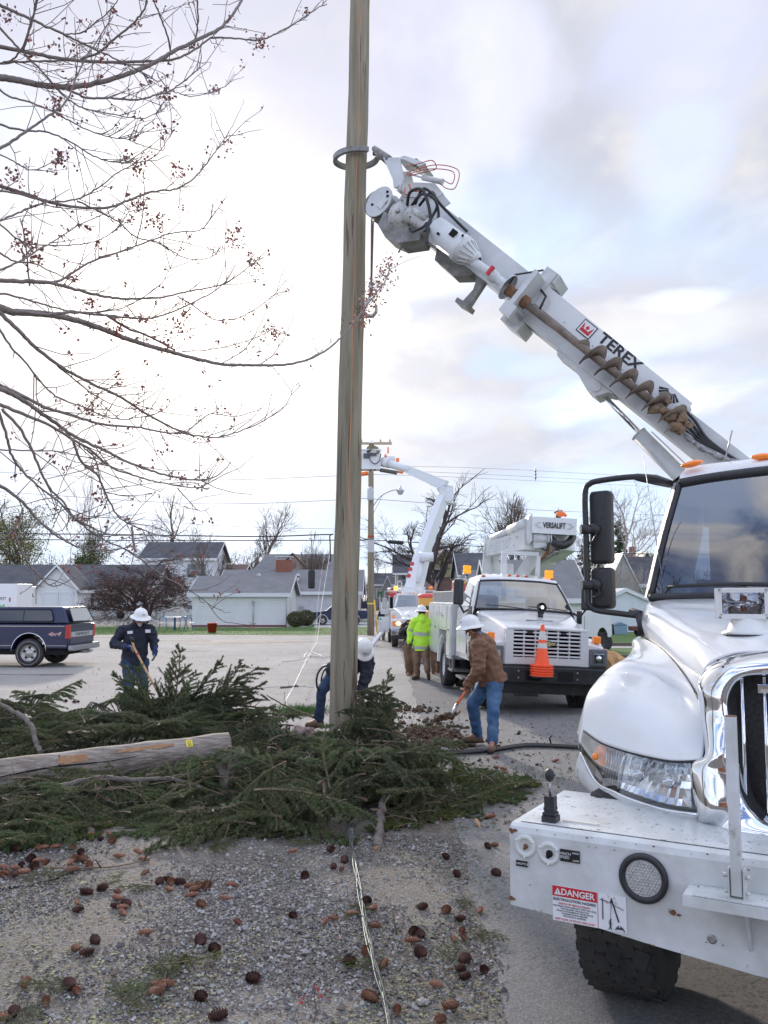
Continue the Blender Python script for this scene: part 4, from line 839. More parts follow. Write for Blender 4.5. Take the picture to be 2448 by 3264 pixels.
for pts,r in(((P3(.412,.70),P3(.412,.615)),.0018),((P3(.402,.695),P3(.425,.69)),.0014),((P3(.449,.705),P3(.478,.615)),.0028),((P3(.452,.70),P3(.452,.700)),.002),((P3(.449,.705),P3(.444,.62)),.0008),((P3(.425,.693),P3(.50,.668)),.0006),((P3(.425,.69),P3(.50,.663)),.0006),
               ((P3(.440,.612),P3(.447,.622)),.0025),((P3(.443,.605),P3(.443,.592)),.003),((P3(.443,.592),P3(.437,.580)),.0018),((P3(.443,.592),P3(.449,.580)),.0018),((P3(.436,.606),P3(.450,.601)),.0016),
               ((P3(.468,.59),P3(.497,.59)),.004),((P3(.478,.60),P3(.462,.582)),.0018),((P3(.485,.60),P3(.502,.580)),.0018),((P3(.472,.583),P3(.472,.5831)),.003)):b.tube(list(pts),r,6)
b.sphere(P3(.444,.610),.004,8);b.sphere(P3(.449,.692),.006,8,sc=(1,.1,1));b.build('pictogram',M_['letterblack'],sg)
b=MB()
for x,z in((.437,.712),(.462,.708),(.430,.685),(.447,.672),(.468,.69)):b.tube([P3(x-.004,z+.004),P3(x+.001,z),P3(x-.001,z-.001),P3(x+.004,z-.005)],.0009,4)
b.build('red_sparks',redm,sg)
b=MB();b.box((.3905,-.0058,.575),(.3917,-.0042,.718));b.build('divider',redm,sg)
b=MB()
for x,z,rr in((.012,.92,.022),(.03,.925,.012),(.006,.63,.02),(.695,.69,.022),(.72,.685,.012),(.70,.697,.010),(.35,.935,.007),(.47,.93,.005),(.82,.60,.006))+tuple((rng.uniform(.01,1.7),rng.choice((.938,.936,.93,.545,.60,.9,.7)),rng.uniform(.002,.0075))for _ in range(46)):
    if z<.6:z=.507+.0+max(0,.095*(1-x/1.1))
    n=11;o=len(b.v);rs_=random.Random(int(x*1000));b.add([(x+rr*rs_.uniform(.4,1.1)*math.cos(2*math.pi*i/n),-.003,z+.6*rr*rs_.uniform(.4,1.1)*math.sin(2*math.pi*i/n))for i in range(n)],[tuple(range(n))])
b.build('rust_chips',M_['rust'],bump)
b=MB();b.lathe([(.016,0),(.018,.002),(.012,.003),(.001,.001)],(.842,0,.615),(0,-1,0),14);b.build('drain_plug',M_['steel'],bump)
tray=MB();tray.box((.765,-.145,.800),(1.64,-.003,.812));tray.box((.765,-.150,.772),(1.64,-.142,.812));
to=tray.build('step_tray',wd1,bump)
b=MB();b.box((.80,-.14,.813),(1.6,-.01,.817));b.build('tray_tread',tread,to)
for x in(.98,1.45):b=MB();b.add([(x,-.13,.80),(x,-.004,.80),(x,-.004,.60),(x+.01,-.13,.80),(x+.01,-.004,.80),(x+.01,-.004,.60)],[(0,1,2),(5,4,3),(0,3,4,1),(1,4,5,2),(2,5,3,0)]);recalc(b.build('gusset',wd1,to))
for x in(.958,1.50):
    b=MB();b.box((x-.020,-.125,.83),(x+.020,-.085,1.495),bev=.003);ps=b.build('guard_post',wd1,bump)
    b=MB()
    for s in(-1,1):b.box((x+s*.024,-.13,.817),(x+s*.030,-.08,.93));b.cyl((x+s*.03,-.105,.90),(x+s*.048,-.105,.90),.009,n=6);b.cyl((x+s*.03,-.105,.84),(x+s*.045,-.105,.84),.008,n=6)
    b.box((x-.034,-.135,.817),(x+.034,-.078,.823));b.build('post_clevis',M_['steel']if x>1 else wd1,ps)
    b=MB();b.box((x-.0195,-.124,1.494),(x+.0195,-.086,1.497));b.build('post_rust',M_['rust'],ps)
def wheel(name,c,rad,wid,parent,rimm,hub=.33,steer=0,tread_n=26,dual=False,detail=True,inv=1):
    c=Vector(c);Rz=Matrix.Rotation(R(steer),4,'Z');ax=Rz@Vector((1,0,0));h=wid/2;rr=rad*.56
    b=MB();b.lathe([(rr,-h*.75),(rr+.02,-h*.95),(rad*.85,-h*1.0),(rad*.955,-h*.93),(rad*.985,-h*.80),(rad*.985,h*.80),(rad*.955,h*.93),(rad*.85,h*1.0),(rr+.02,h*.95),(rr,h*.75)],c,ax,48)
    to=b.build(name,M_['rubber'],parent)
    if detail:
        b=MB();rw=5
        for k in range(tread_n):
            for j in range(rw):
                a=2*math.pi*(k+(j%2)*.5)/tread_n;o=(j-(rw-1)/2)/(rw/2)*h*.82
                M=Matrix.Translation(c)@Rz@Matrix.Rotation(a,4,'X')@Matrix.Translation((o,0,rad*.985))@Matrix.Rotation(R(18 if j%2 else-18),4,'Z')
                b.box((-h*.175,-rad*.108,-.004),(h*.175,rad*.108,rad*.010),M=M)
            for s in(-1,1):
                a=2*math.pi*k/tread_n;M=Matrix.Translation(c)@Rz@Matrix.Rotation(a,4,'X')@Matrix.Translation((s*h*.9,0,rad*.945));b.box((-h*.06,-rad*.05,-.01),(h*.06,rad*.05,.008),M=M)
        b.build('tread',M_['rubber'],to)
    b=MB();b.lathe([(rr+.005,-h*.7),(rr-.01,-h*.55),(rr*.85,-h*.3),(rr*.8,0),(rr*.8,h*.0),(rr*.85,h*.3),(rr-.01,h*.55),(rr+.005,h*.7)],c,ax,36);
    b.lathe([(rr*.82,inv*h*.05),(rr*.6,inv*h*.25),(hub*rr,inv*h*.55),(.01,inv*h*.6)],c,ax,24)
    for k in range(8):a=2*math.pi*k/8;b.cyl(c+ax*(inv*h*.3)+(Rz@Vector((0,math.cos(a),math.sin(a))))*rr*.5,c+ax*(inv*h*.5)+(Rz@Vector((0,math.cos(a),math.sin(a))))*rr*.5,.016,n=6)
    b.build('rim',rimm,to);return to
rimw=mat('white_rim',(.6,.6,.6),.5)
wheel('wheel',(.325,.85,.495),.495,.37,trk,rimw,steer=2,inv=-1);wheel('wheel',(2.075,.85,.495),.495,.37,trk,rimw,steer=2)
for yb in(6.0,7.3):
    for x,i_ in((.30,-1),(.62,-1),(1.78,1),(2.10,1)):wheel('wheel',(x,yb,.51),.51,.27,trk,rimw,detail=False,inv=i_)
b=MB()
for x in(.75,1.58):b.box((x,.45,.62),(x+.08,8.4,.88))
b.box((.55,.72,.45),(1.85,.88,.60));b.box((.6,5.9,.45),(1.8,6.1,.62));b.box((.6,7.2,.45),(1.8,7.4,.62));b.box((.85,.7,.62),(1.55,2.0,1.2));b.build('chassis',M_['blackpaint'],trk)
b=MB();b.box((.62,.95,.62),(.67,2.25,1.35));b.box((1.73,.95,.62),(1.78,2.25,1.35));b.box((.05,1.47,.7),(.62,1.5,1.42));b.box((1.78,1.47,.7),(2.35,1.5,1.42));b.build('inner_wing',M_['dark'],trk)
b=MB();b.box((0.0,4.5,.95),(2.4,8.5,1.05));b.box((.0,4.5,1.05),(.5,5.4,1.75),bev=.01);b.box((1.9,4.5,1.05),(2.4,5.4,1.75),bev=.01);b.box((0,6.9,1.05),(.5,8.5,1.6),bev=.01);b.box((1.9,6.9,1.05),(2.4,8.5,1.6),bev=.01);b.build('service_body',w1,trk)
T1m=Matrix.Translation(T1.O)@Matrix.Rotation(T1.rz,4,'Z');T1i=T1m.inverted()
Pb,Pt=Vector((4.85,8.97,2.45)),Vector((-.05,11.05,7.25));bx=(Pt-Pb).normalized();by=Vector((-.39074281,-.92049989,0));bz=bx.cross(by)
BW=Matrix(((bx.x,by.x,bz.x,Pb.x),(bx.y,by.y,bz.y,Pb.y),(bx.z,by.z,bz.z,Pb.z),(0,0,0,1)));BL=T1i@BW
bwm=M_['boom_white'];gl_=mat('boom_grey',(.30,.31,.30),.6,c2=(.16,.15,.14),scale=8)
def bbox(b,x0,x1,y0,y1,za0,za1,zb0=None,zb1=None,mi=0):
    zb0=za0 if zb0 is None else zb0;zb1=za1 if zb1 is None else zb1
    vs=[(x0,y0,za0),(x0,y1,za0),(x0,y1,za1),(x0,y0,za1),(x1,y0,zb0),(x1,y1,zb0),(x1,y1,zb1),(x1,y0,zb1)]
    b.add([BL@Vector(v)for v in vs],[(0,1,2,3),(7,6,5,4),(0,4,5,1),(1,5,6,2),(2,6,7,3),(3,7,4,0)],mi);return b
def bpt(x,y,z):return BL@Vector((x,y,z))
def bprism(b,poly,y0,y1,mi=0):
    n=len(poly);b.add([bpt(x,y0,z)for x,z in poly]+[bpt(x,y1,z)for x,z in poly],[tuple(range(n)),tuple(range(n,2*n))[::-1]]+[(i,n+i,n+(i+1)%n,(i+1)%n)for i in range(n)],mi)
b=MB();bbox(b,-.3,2.4,-.17,.17,-.27,.09,-.2,.16);bbox(b,2.22,4.5,-.21,.20,-.20,.22,-.15,.335);bbox(b,4.5,5.96,-.18,.18,-.06,.345,-.02,.40);bbox(b,5.96,6.85,-.15,.15,-.10,.385,-.08,.42)
boom=recalc(b.build('boom',bwm,trk))
b=MB();bbox(b,2.19,4.45,.20,.235,.0,.235,.09,.345);bbox(b,2.19,4.45,.20,.225,-.03,-.005,.06,.085,);recalc(b.build('cover_panel',mat('cover_white',(.70,.72,.73),.35,coat=.3),boom))
b=MB();bprism(b,[(3.83,-.16),(3.78,-.23),(3.50,-.23),(3.22,-.34),(3.10,-.34),(3.02,-.22),(2.95,-.19)],-.19,.19);recalc(b.build('cylinder_bracket',bwm,boom))
bp_=MB();bbox(bp_,4.35,4.62,-.24,.24,-.30,-.16);bbox(bp_,4.40,4.56,.22,.52,-.18,-.12)
for y in(-.26,.22):bbox(bp_,4.40,4.56,y,y+.04,-.25,.52)
bbox(bp_,4.40,4.56,.26,.60,-.25,-.10);bbox(bp_,4.46,4.52,.22,.60,-.10,.36);bbox(bp_,4.36,4.56,-.24,.24,.40,.52)
st_=recalc(bp_.build('auger_stow_bracket',bwm,boom))
b=MB();b.tube([bpt(4.55,.3,.45),bpt(4.75,.42,.20),bpt(4.72,.45,.08)],.012,6);b.tube([bpt(4.42,.3,.25),bpt(4.30,.34,.22),bpt(4.26,.33,.05),bpt(4.33,.33,0)],.016,6);b.build('stow_hoses',M_['black'],st_)
b=MB();bprism(b,[(5.30,-.02),(5.16,-.02),(5.12,-.42),(5.16,-.44),(5.24,-.42),(5.22,-.20)],.0,.10);bprism(b,[(5.10,-.38),(5.28,-.40),(5.27,-.46),(5.09,-.44)],-.08,.2);recalc(b.build('hose_hanger',gl_,boom))
b=MB();bprism(b,[(5.98,-.05),(5.9,-.20),(5.55,-.22),(5.38,-.10),(5.35,-.02)],-.14,.12);recalc(b.build('saddle',gl_,boom))
aum=mat('rusty_auger',(.24,.195,.16),.85,c2=(.13,.10,.08),scale=7,bump=.3,bscale=30);clay=mat('clay',(.27,.19,.12),.95,c2=(.17,.115,.075),scale=9,bump=.8,bscale=20)
ay,az=.43,-.015
b=MB();b.cyl(bpt(4.42,ay,az+.02),bpt(2.1,ay,az-.02),.046,n=16);aug=b.build('auger',aum,boom)
b=MB();turns=6.3;n=200;N2=[]
for i in range(n+1):
    t=i/n;x=3.55-t*1.42;a=-t*turns*2*math.pi+1.2;rr=.165*(min(1,t*8+.4));N2.append([bpt(x,ay+math.sin(a)*.05,az+math.cos(a)*.05),bpt(x+.018,ay+math.sin(a)*rr*.6,az+math.cos(a)*rr*.6),bpt(x+.03,ay+math.sin(a)*rr,az+math.cos(a)*rr)])
b.grid(N2);solidify(b.build('flighting',aum,aug),.012)
b=MB()
for i in range(26):
    t=rng.uniform(0,1);x=2.45-t*.42;a=rng.uniform(0,6.28);rr=rng.uniform(.05,.15)*(1-t*.45);b.sphere(bpt(x,ay+math.sin(a)*rr,az-.03+math.cos(a)*rr),rng.uniform(.035,.085)*(1-t*.3),8,sc=(1,rng.uniform(.6,1),rng.uniform(.6,1)))
for v in range(len(b.v)):
    p=Vector(b.v[v]);b.v[v]=tuple(p+Vector((noise.noise(p*22),noise.noise(p*22+Vector((5,0,0))),noise.noise(p*22+Vector((0,9,0)))))*.035)
b.build('clay_clods',clay,aug)
b=MB();b.lathe([(.035,4.45),(.075,4.47),(.055,4.56),(.085,4.6),(.05,4.72)],BL.to_translation()*0,(1,0,0),8)if 0 else None
def blathe(b,prof,y,z,n=24,mi=0):b.lathe([(r,h)for r,h in prof],bpt(0,y,z),BL.to_3x3()@Vector((1,0,0)),n,mi)
blathe(b,[(.04,4.36),(.08,4.40),(.07,4.5),(.085,4.55),(.06,4.62),(.075,4.66),(.075,4.70)],ay,az+.03,mi=1)
blathe(b,[(.16,4.71),(.165,4.72),(.06,4.78),(.058,4.9),(.075,4.92),(.075,5.0),(.06,5.02),(.06,5.28)],ay,az+.05)
ds=b.build('auger_shaft',[bwm,M_['rust']],boom)
b=MB();b.box((0,0,0),(0,0,0))if 0 else None
bbox(b,4.98,5.02,ay+.05,ay+.10,.0,.12);b.build('shaft_pin',redm,ds)
b=MB();blathe(b,[(.05,5.24),(.085,5.26),(.10,5.32),(.145,5.44),(.175,5.46),(.178,5.56),(.165,5.58),(.165,5.98),(.12,6.0),(.12,6.1)],ay,az+.09,28);am=b.build('auger_motor',bwm,boom)
b=MB()
for k in range(14):
    a=2*math.pi*k/14;b.tube([bpt(5.30,ay+math.sin(a)*.09,az+.09+math.cos(a)*.09),bpt(5.45,ay+math.sin(a)*.165,az+.09+math.cos(a)*.165)],.010,4)
blathe(b,[(.180,5.50),(.184,5.51),(.180,5.52)],ay,az+.09);b.build('cooling_ribs',bwm,am)
b=MB();bbox(b,5.62,5.70,ay+.14,ay+.172,.10,.19);bbox(b,5.80,5.84,ay+.13,ay+.168,.02,.05);bbox(b,5.52,5.54,ay+.16,ay+.185,.17,.20);b.build('inspection_holes',M_['dark'],am)
wm_=mat('winch_white',(.62,.64,.63),.5,c2=(.40,.40,.38),scale=5,spots=[((.08,.06,.05),16,.60)],bump=.3,bscale=25)
b=MB();b.lathe([(.02,-.10),(.16,-.10),(.17,-.04),(.15,.0),(.15,.12),(.175,.14),(.175,.20),(.13,.23),(.12,.29),(.02,.30)],bpt(6.52,.22,-.03),BL.to_3x3()@Vector((0,1,0)),26);wn=b.build('winch',wm_,boom)
b=MB();blathe(b,[(.02,6.05),(.10,6.06),(.11,6.12),(.085,6.16),(.09,6.34),(.12,6.38),(.12,6.42)],.42,.03,18);b.cyl(bpt(6.35,.50,.10),bpt(6.10,.50,.11),.045,n=12);b.build('winch_motor',wm_,wn)
for k in range(12):a=2*math.pi*k/12;b=MB();b.cyl(bpt(6.52+.125*math.cos(a),.44,-.03+.125*math.sin(a)),bpt(6.52+.125*math.cos(a),.462,-.03+.125*math.sin(a)),.011,n=6);b.build('bolt',M_['steel'],wn)
b=MB();b.sphere(bpt(6.52,.52,-.03),.035,8);b.tube([bpt(6.44,.45,.08),bpt(6.60,.45,.10)],.012,4);b.build('shaft_cap',M_['steel'],wn)
b=MB();bprism(b,[(6.74,-.12),(6.70,-.30),(6.50,-.37),(6.30,-.33),(6.08,-.14),(6.12,-.05),(6.4,-.1)],.05,.42);bprism(b,[(6.80,.16),(6.80,-.1),(6.2,-.1),(6.1,.16)],.14,.17);b.cyl(bpt(6.33,.25,-.30),bpt(6.31,.25,-.41),.012,n=6);recalc(b.build('winch_frame',gl_,wn))
def roundplate(b,cx_,cz,rx,rz_,y0,y1,n=20,a0=0,mi=0):bprism(b,[(cx_+rx*math.cos(2*math.pi*i/n+a0),cz+rz_*math.sin(2*math.pi*i/n+a0))for i in range(n)],y0,y1,mi)
b=MB();roundplate(b,6.92,-.06,.155,.215,.36,.385);roundplate(b,6.92,-.06,.155,.215,.10,.12);bbox(b,6.82,6.90,.385,.40,-.12,.02);recalc(b.build('sheave_plates',bwm,boom))
shv=MB();shv.lathe([(.03,.14),(.15,.16),(.19,.15),(.17,.22),(.17,.27),(.19,.33),(.15,.32),(.03,.34)],bpt(6.95,0,-.09),BL.to_3x3()@Vector((0,1,0)),28);shv.build('sheave',gl_,boom)
b=MB()
for x,z in((6.90,.10),(6.83,-.02),(6.97,-.14),(6.86,.06)):b.cyl(bpt(x,.385,z),bpt(x,.392,z),.018,n=10)
b.build('plate_holes',M_['dark'],boom)
b=MB();bprism(b,[(6.95,.20),(6.80,.20),(6.40,.42),(6.36,.52),(6.55,.56),(6.80,.42)],.14,.17);bprism(b,[(6.95,.20),(6.80,.20),(6.40,.42),(6.36,.52),(6.55,.56),(6.80,.42)],-.14,-.11)
bprism(b,[(7.30,.42),(7.10,.54),(6.86,.36),(6.80,.22),(6.90,.20),(6.98,.27)],.30,.335);bprism(b,[(7.30,.42),(7.10,.54),(6.86,.36),(6.80,.22),(6.90,.20),(6.98,.27)],-.10,-.065)
bprism(b,[(7.14,.52),(7.04,.56),(6.80,.60),(6.76,.66),(6.84,.66),(7.08,.60)],-.05,.30);b.cyl(bpt(6.87,-.16,.24),bpt(6.87,.36,.24),.030,n=14);cl=recalc(b.build('pole_guide',bwm,boom))
b=MB();b.cyl(bpt(6.82,.30,.46),bpt(6.62,.30,.52),.012,n=8);b.cyl(bpt(6.66,.30,.51),bpt(6.40,.30,.60),.036,n=14);b.cyl(bpt(6.40,.30,.60),bpt(6.385,.30,.604),.042,n=14);b.build('guide_cylinder',bwm,cl)
b=MB();prC=Vector((-.385,11.32,7.985));pts=[T1i@(prC+Vector((.29*math.cos(a),.25*math.sin(a),.02*math.cos(a))))for a in[R(d)for d in range(-32,305,8)]]
for i in range(len(pts)-1):pass
rows_=[]
for i,p in enumerate(pts):
    c=T1i@prC;r=(p-c);r.z=0;r.normalize();rows_.append([p+Vector((0,0,-.035))-r*.02,p+Vector((0,0,-.035))+r*.03,p+Vector((0,0,.035))+r*.03,p+Vector((0,0,.035))-r*.02,p+Vector((0,0,-.035))-r*.02])
b.grid(rows_,smooth=False);b.tube([T1i@Vector((-.10,11.22,8.0)),bpt(7.22,.1,.46)],[.05,.06],8);b.tube([T1i@Vector((-.13,11.05,7.98)),bpt(7.22,.32,.45)],[.04,.05],8);b.build('guide_ring',gl_,cl)
hs_=[([(6.95,.3,.50),(6.75,.4,.62),(6.60,.45,.72),(6.52,.4,.68),(6.62,.35,.60),(6.85,.3,.42)],.0065,0),([(6.90,.3,.44),(6.55,.42,.70),(6.22,.45,.80),(6.12,.42,.62),(6.25,.36,.56),(6.42,.3,.58)],.0065,0),
       ([(6.88,.3,.42),(6.60,.4,.62),(6.30,.4,.76),(6.20,.4,.64),(6.36,.35,.62)],.0065,0),([(6.78,.3,.28),(6.66,.4,.20),(6.60,.4,.26),(6.70,.4,.33),(6.62,.36,.30),(6.50,.3,.40)],.008,0),
       ([(6.50,.45,.10),(6.52,.55,.24),(6.38,.60,.34),(6.20,.6,.26),(6.05,.55,.12),(5.95,.60,-.02),(5.86,.6,-.14)],.020,1),([(6.45,.4,.18),(6.40,.55,.36),(6.25,.55,.38),(6.08,.5,.34),(5.9,.35,.32),(5.7,.25,.30)],.018,1),
       ([(6.42,.35,.2),(6.30,.5,.40),(6.12,.5,.30),(6.05,.55,.10),(5.98,.6,-.04)],.018,1),([(6.48,.4,.15),(6.36,.56,.30),(6.16,.58,.34),(6.02,.5,.22),(6.0,.5,.1)],.018,1),([(6.3,.4,-.1),(6.15,.55,-.12),(6.05,.58,.0),(6.1,.5,.1)],.018,1)]
for pts,r,k in hs_:b=MB();b.tube([bpt(*p)for p in spline(pts,8)],r,8);b.build('hydraulic_hose',[mat('orange_hose',(.50,.13,.07),.5),M_['black']][k],boom)
b=MB();b.cyl(bpt(6.98,.2,.58),bpt(6.80,.2,.66),.03,n=10);bbox(b,6.86,6.93,.12,.28,.58,.66);b.build('solenoid_valve',M_['black'],boom)
b=MB();b.tube([bpt(*p)for p in spline([(2.3,.18,.02),(2.1,.26,-.06),(1.85,.30,-.10),(1.6,.28,-.06),(1.35,.22,.02),(1.0,.2,.0)],8)],[.03+.01*math.sin(i*1.1)for i in range(41)],10);
hb_=b.build('hose_bundle',mat('wrapped_hose',(.16,.16,.17),.5,.3,c2=(.45,.45,.46),scale=25,bump=.8,bscale=30),boom)
b=MB()
for k in range(4):b.tube([bpt(*p)for p in spline([(2.3,.2+.02*k,.14-.04*k),(2.05,.26,.10-.05*k),(1.8,.28,.02-.02*k),(1.5,.25,.02),(1.2,.21,.04)],8)],.017,8)
b.build('loose_hose',M_['black'],hb_)
b=MB();b.cyl(bpt(3.16,0,-.25),bpt(2.36,0,-.36),.028,n=14);b.build('lift_rod',M_['chrome'],boom)
b=MB();e1_,e2_=bpt(2.46,0,-.365),bpt(.62,0,-.60);b.cyl(e1_,e2_,.092,n=24);b.cyl(e1_,e1_+(e1_-e2_).normalized()*.01,.098,n=24);b.tube([bpt(2.36,.05,-.26),bpt(1.6,.05,-.34),bpt(.8,.05,-.44)],.008,6);b.build('lift_cylinder',bwm,boom)
b=MB();b.cyl(bpt(3.16,-.2,-.25),bpt(3.16,.21,-.25),.055,n=18);b.build('cylinder_pin',bwm,boom)
b=MB();tp=T1i@Vector((4.85,8.97,0));b.lathe([(.55,1.06),(.55,1.25),(.40,1.3),(.38,1.5)],(tp.x,tp.y,0),n=28);b.box((tp.x-.42,tp.y-.35,1.45),(tp.x-.22,tp.y+.35,2.75),bev=.02);b.box((tp.x+.22,tp.y-.35,1.45),(tp.x+.42,tp.y+.35,2.75),bev=.02);b.build('turret',w1,trk)
def BF(x,z,y=.237):return frame(bpt(x,y,z),BL.to_3x3()@Vector((-1,0,-.048)),BL.to_3x3()@Vector((-.048,0,1)))
textmesh('lettering','TEREX',.175,M_['letterblack'],boom,BF(3.20,.215),.002,sx=1.18,shear=.0,bold=.005)
b=MB();M=BF(3.68,.205)
def lp(b,poly,d0,d1,mi=0):b.prism(poly,M,d1,mi,d0)
lp(b,[(-.10,-.085),(.10,-.085),(.10,.085),(-.10,.085)],0,.003,0);lp(b,[(-.088,-.073),(.088,-.073),(.088,.073),(-.088,.073)],.003,.005,1)
lp(b,[(-.07,-.055),(.07,-.055),(.07,-.015),(-.07,-.015)],.005,.007,2);lp(b,[(-.07,-.012),(-.035,-.012),(-.07,.055)],.005,.007,2);lp(b,[(.07,-.012),(.035,-.012),(.07,.055)],.005,.007,2);lp(b,[(0,.045),(-.028,.015),(0,-.012),(.028,.015)],.005,.007,2)
b.build('logo',[M_['letterblack'],stkw,redm],boom)
M=BF(2.45,.14);b=MB()
for k in range(9):
    a0,a1=R(205+k*15),R(205+k*15+11);lp(b,[(.05*math.cos(a0),.09+.05*math.sin(a0)),(.05*math.cos(a1),.09+.05*math.sin(a1)),(.155*math.cos(a1),.09+.155*math.sin(a1)),(.155*math.cos(a0),.09+.155*math.sin(a0))],0,.003,0)
b.build('load_chart',M_['letterblack'],boom)
b=MB()
for x in(2.6,3.05,3.5,3.95,4.3):b.cyl(bpt(x,.235,.03+.05*(x-2.2)),bpt(x,.24,.03+.05*(x-2.2)),.012,n=8)
b.build('panel_screws',M_['steel'],boom)
# ================================================================= NEW POLE
poleM=mat('treated_pole',(.19,.17,.115),.85,c2=(.33,.29,.215),scale=2.6,stretch=(5,5,.30),bump=.5,bscale=9,spots=[((.10,.07,.045),1.6,.60),((.34,.28,.20),2.4,.66)])
np_=thing('utility_pole','tall new greenish wooden pole held upright by the digger derrick claw','utility pole',(-.548,11.3,0))
b=MB();lean=Vector((.213,0,10.33));K=26
b.tube([Vector((0,0,-.2))+lean*(i/K)+Vector((.006*math.sin(i*.9),.006*math.cos(i*1.3),0))for i in range(K+4)],[.182-.045*min(1,i/K)+.002*math.sin(i*2.1)for i in range(K+4)],28);b.build('shaft',poleM,np_)
b=MB()
for k in range(14):
    a=R(200+k*19+7*math.sin(k*3));z0=rng.uniform(.3,6);L=rng.uniform(.5,1.6);n=9;P=[]
    for i in range(n):
        z=z0+L*i/(n-1);t=z/10.33;r=.182-.045*t;P.append(Vector((lean.x*t+(r+.0005)*math.cos(a+.02*math.sin(i)),(r+.0005)*math.sin(a+.02*math.sin(i)),z)))
    b.tube(P,[.0005+.0025*math.sin(math.pi*i/(n-1))for i in range(n)],5)
b.build('checks',mat('check_dark',(.03,.022,.016),.95),np_)
b=MB();P=[Vector((0,-.0,z))+lean*(z/10.33)*Vector((1,0,0)).x*0 for z in(0,)]
P=[]
for i in range(40):
    z=2.0+i*.225;t=z/10.33;r=.182-.045*t;P.append(Vector((lean.x*t+.02+.006*math.sin(i*.7),-(r+.004),z)))
b.tube(P,.0045,6)
for i in range(0,40,3):b.box(P[i]+Vector((-.008,-.006,-.004)),P[i]+Vector((.008,.004,.004)))
b.build('ground_wire',mat('copper_wire',(.62,.26,.12),.35,.6),np_)
b=MB();W1=lambda p:T1i@Vector(p)
b.tube([W1((-.165,11.08,7.08)),W1((-.17,11.08,6.1))],.012,8);b.tube([W1((-.14,11.08,7.08)),W1((-.165,11.08,6.1))],.010,8);wl2=b.build('winch_line',mat('rope_brown',(.17,.10,.08),.9,c2=(.28,.18,.14),scale=60),trk)
b=MB();b.cyl(W1((-.17,11.08,6.12)),W1((-.17,11.08,6.0)),.035,.022,12);b.tube([W1((-.17+x,11.08,z))for x,z in((0,6.0),(-.03,5.90),(-.09,5.80),(-.10,5.72),(-.05,5.665),(.02,5.665),(.065,5.72),(.07,5.80),(.03,5.86))],[.016,.018,.02,.024,.028,.028,.024,.018,.01],10);b.build('hook',M_['steel'],wl2)
# ================================================================= MIDDLE BUCKET TRUCK
class GF:
    def __init__(s,M):s.M=M;s.I=M.inverted()
    def B(s,x,y,yv):n=(s.M.to_3x3()@Vector((0,1,0))).normalized();return s.I@PP(x,y,s.M@Vector((0,yv,0)),n)
    def A(s,x,y,xv):n=(s.M.to_3x3()@Vector((1,0,0))).normalized();return s.I@PP(x,y,s.M@Vector((xv,0,0)),n)
z1_=lambda x,y:(1500+x/3.252,1600+y/3.252)
t2loc,t2rot=Vector((2.70,14.5,-.015)),Euler((0,R(2.6),R(4.7)))
G2=GF(Matrix.Translation(t2loc)@t2rot.to_matrix().to_4x4())
t2=thing('bucket_truck','white bucket truck facing the camera with wide slatted grille and orange cones on its bumper','truck',t2loc,rot=t2rot)
t2p=mat('truck_gloss_white',(.68,.685,.69),.22,c2=(.61,.615,.62),scale=2,coat=.7)
b=MB()
hrows=[]
for y,w,z in((.13,.66,1.41),(.20,.70,1.45),(.6,.75,1.53),(1.1,.82,1.61),(1.72,.92,1.70)):
    hrows.append([(-w-.03,y,.95 if y<.5 else 1.15),(-w-.02,y,z-.16),(-w+.03,y,z-.03),(-w+.12,y,z),(-w*.5,y,z+.025),(0,y,z+.04),(w*.5,y,z+.025),(w-.12,y,z),(w-.03,y,z-.03),(w+.02,y,z-.16),(w+.03,y,.95 if y<.5 else 1.15)])
b.grid(patch(hrows,3,4));
hd=recalc(solidify(b.build('hood',t2p,t2),.01,-1))
b=MB()
for a,c in(((-.71,.10,.83),(-.575,.2,1.41)),((.575,.10,.83),(.71,.2,1.41)),((-.575,.10,1.415),(.575,.2,1.45)),((-.575,.10,.83),(.575,.2,.955))):b.box(a,c)
b.tube([(-.68,.125,1.425),(0,.115,1.44),(.68,.125,1.425)],.03,8)
b.build('nose_panel',t2p,t2)
b=MB();b.box((-.575,.19,.955),(.575,.21,1.415));g2=b.build('grille',M_['dark'],t2)
for k in range(7):z=.985+k*.064;b=MB();b.box((-.575,.10,z-.014),(.575,.16,z+.014),bev=.006);b.build('grille_slat',t2p,g2)
b=MB()
for x in(-.39,-.195,0,.195,.39):b.box((x-.012,.12,.955),(x+.012,.17,1.415))
b.build('grille_rib',t2p,g2)
for x in(-.30,.28):b=MB();b.box((x-.05,.085,1.35),(x+.05,.115,1.385),bev=.008);b.build('strobe_light',M_['black'],g2)
b=MB();M=frame((0,.092,1.19),(1,0,0),(0,0,1));cross=[(-.16,-.03),(-.06,-.03),(-.06,-.055),(.06,-.055),(.07,-.03),(.15,-.03),(.17,.03),(.06,.03),(.06,.055),(-.06,.055),(-.07,.03),(-.14,.03)]
b.prism(cross,M,.006);b.prism([(x*.86,y*.74)for x,y in cross],M,.010,1,.006);b.build('badge',[M_['black'],mat('badge_gold',(.40,.34,.20),.4,.4)],g2)
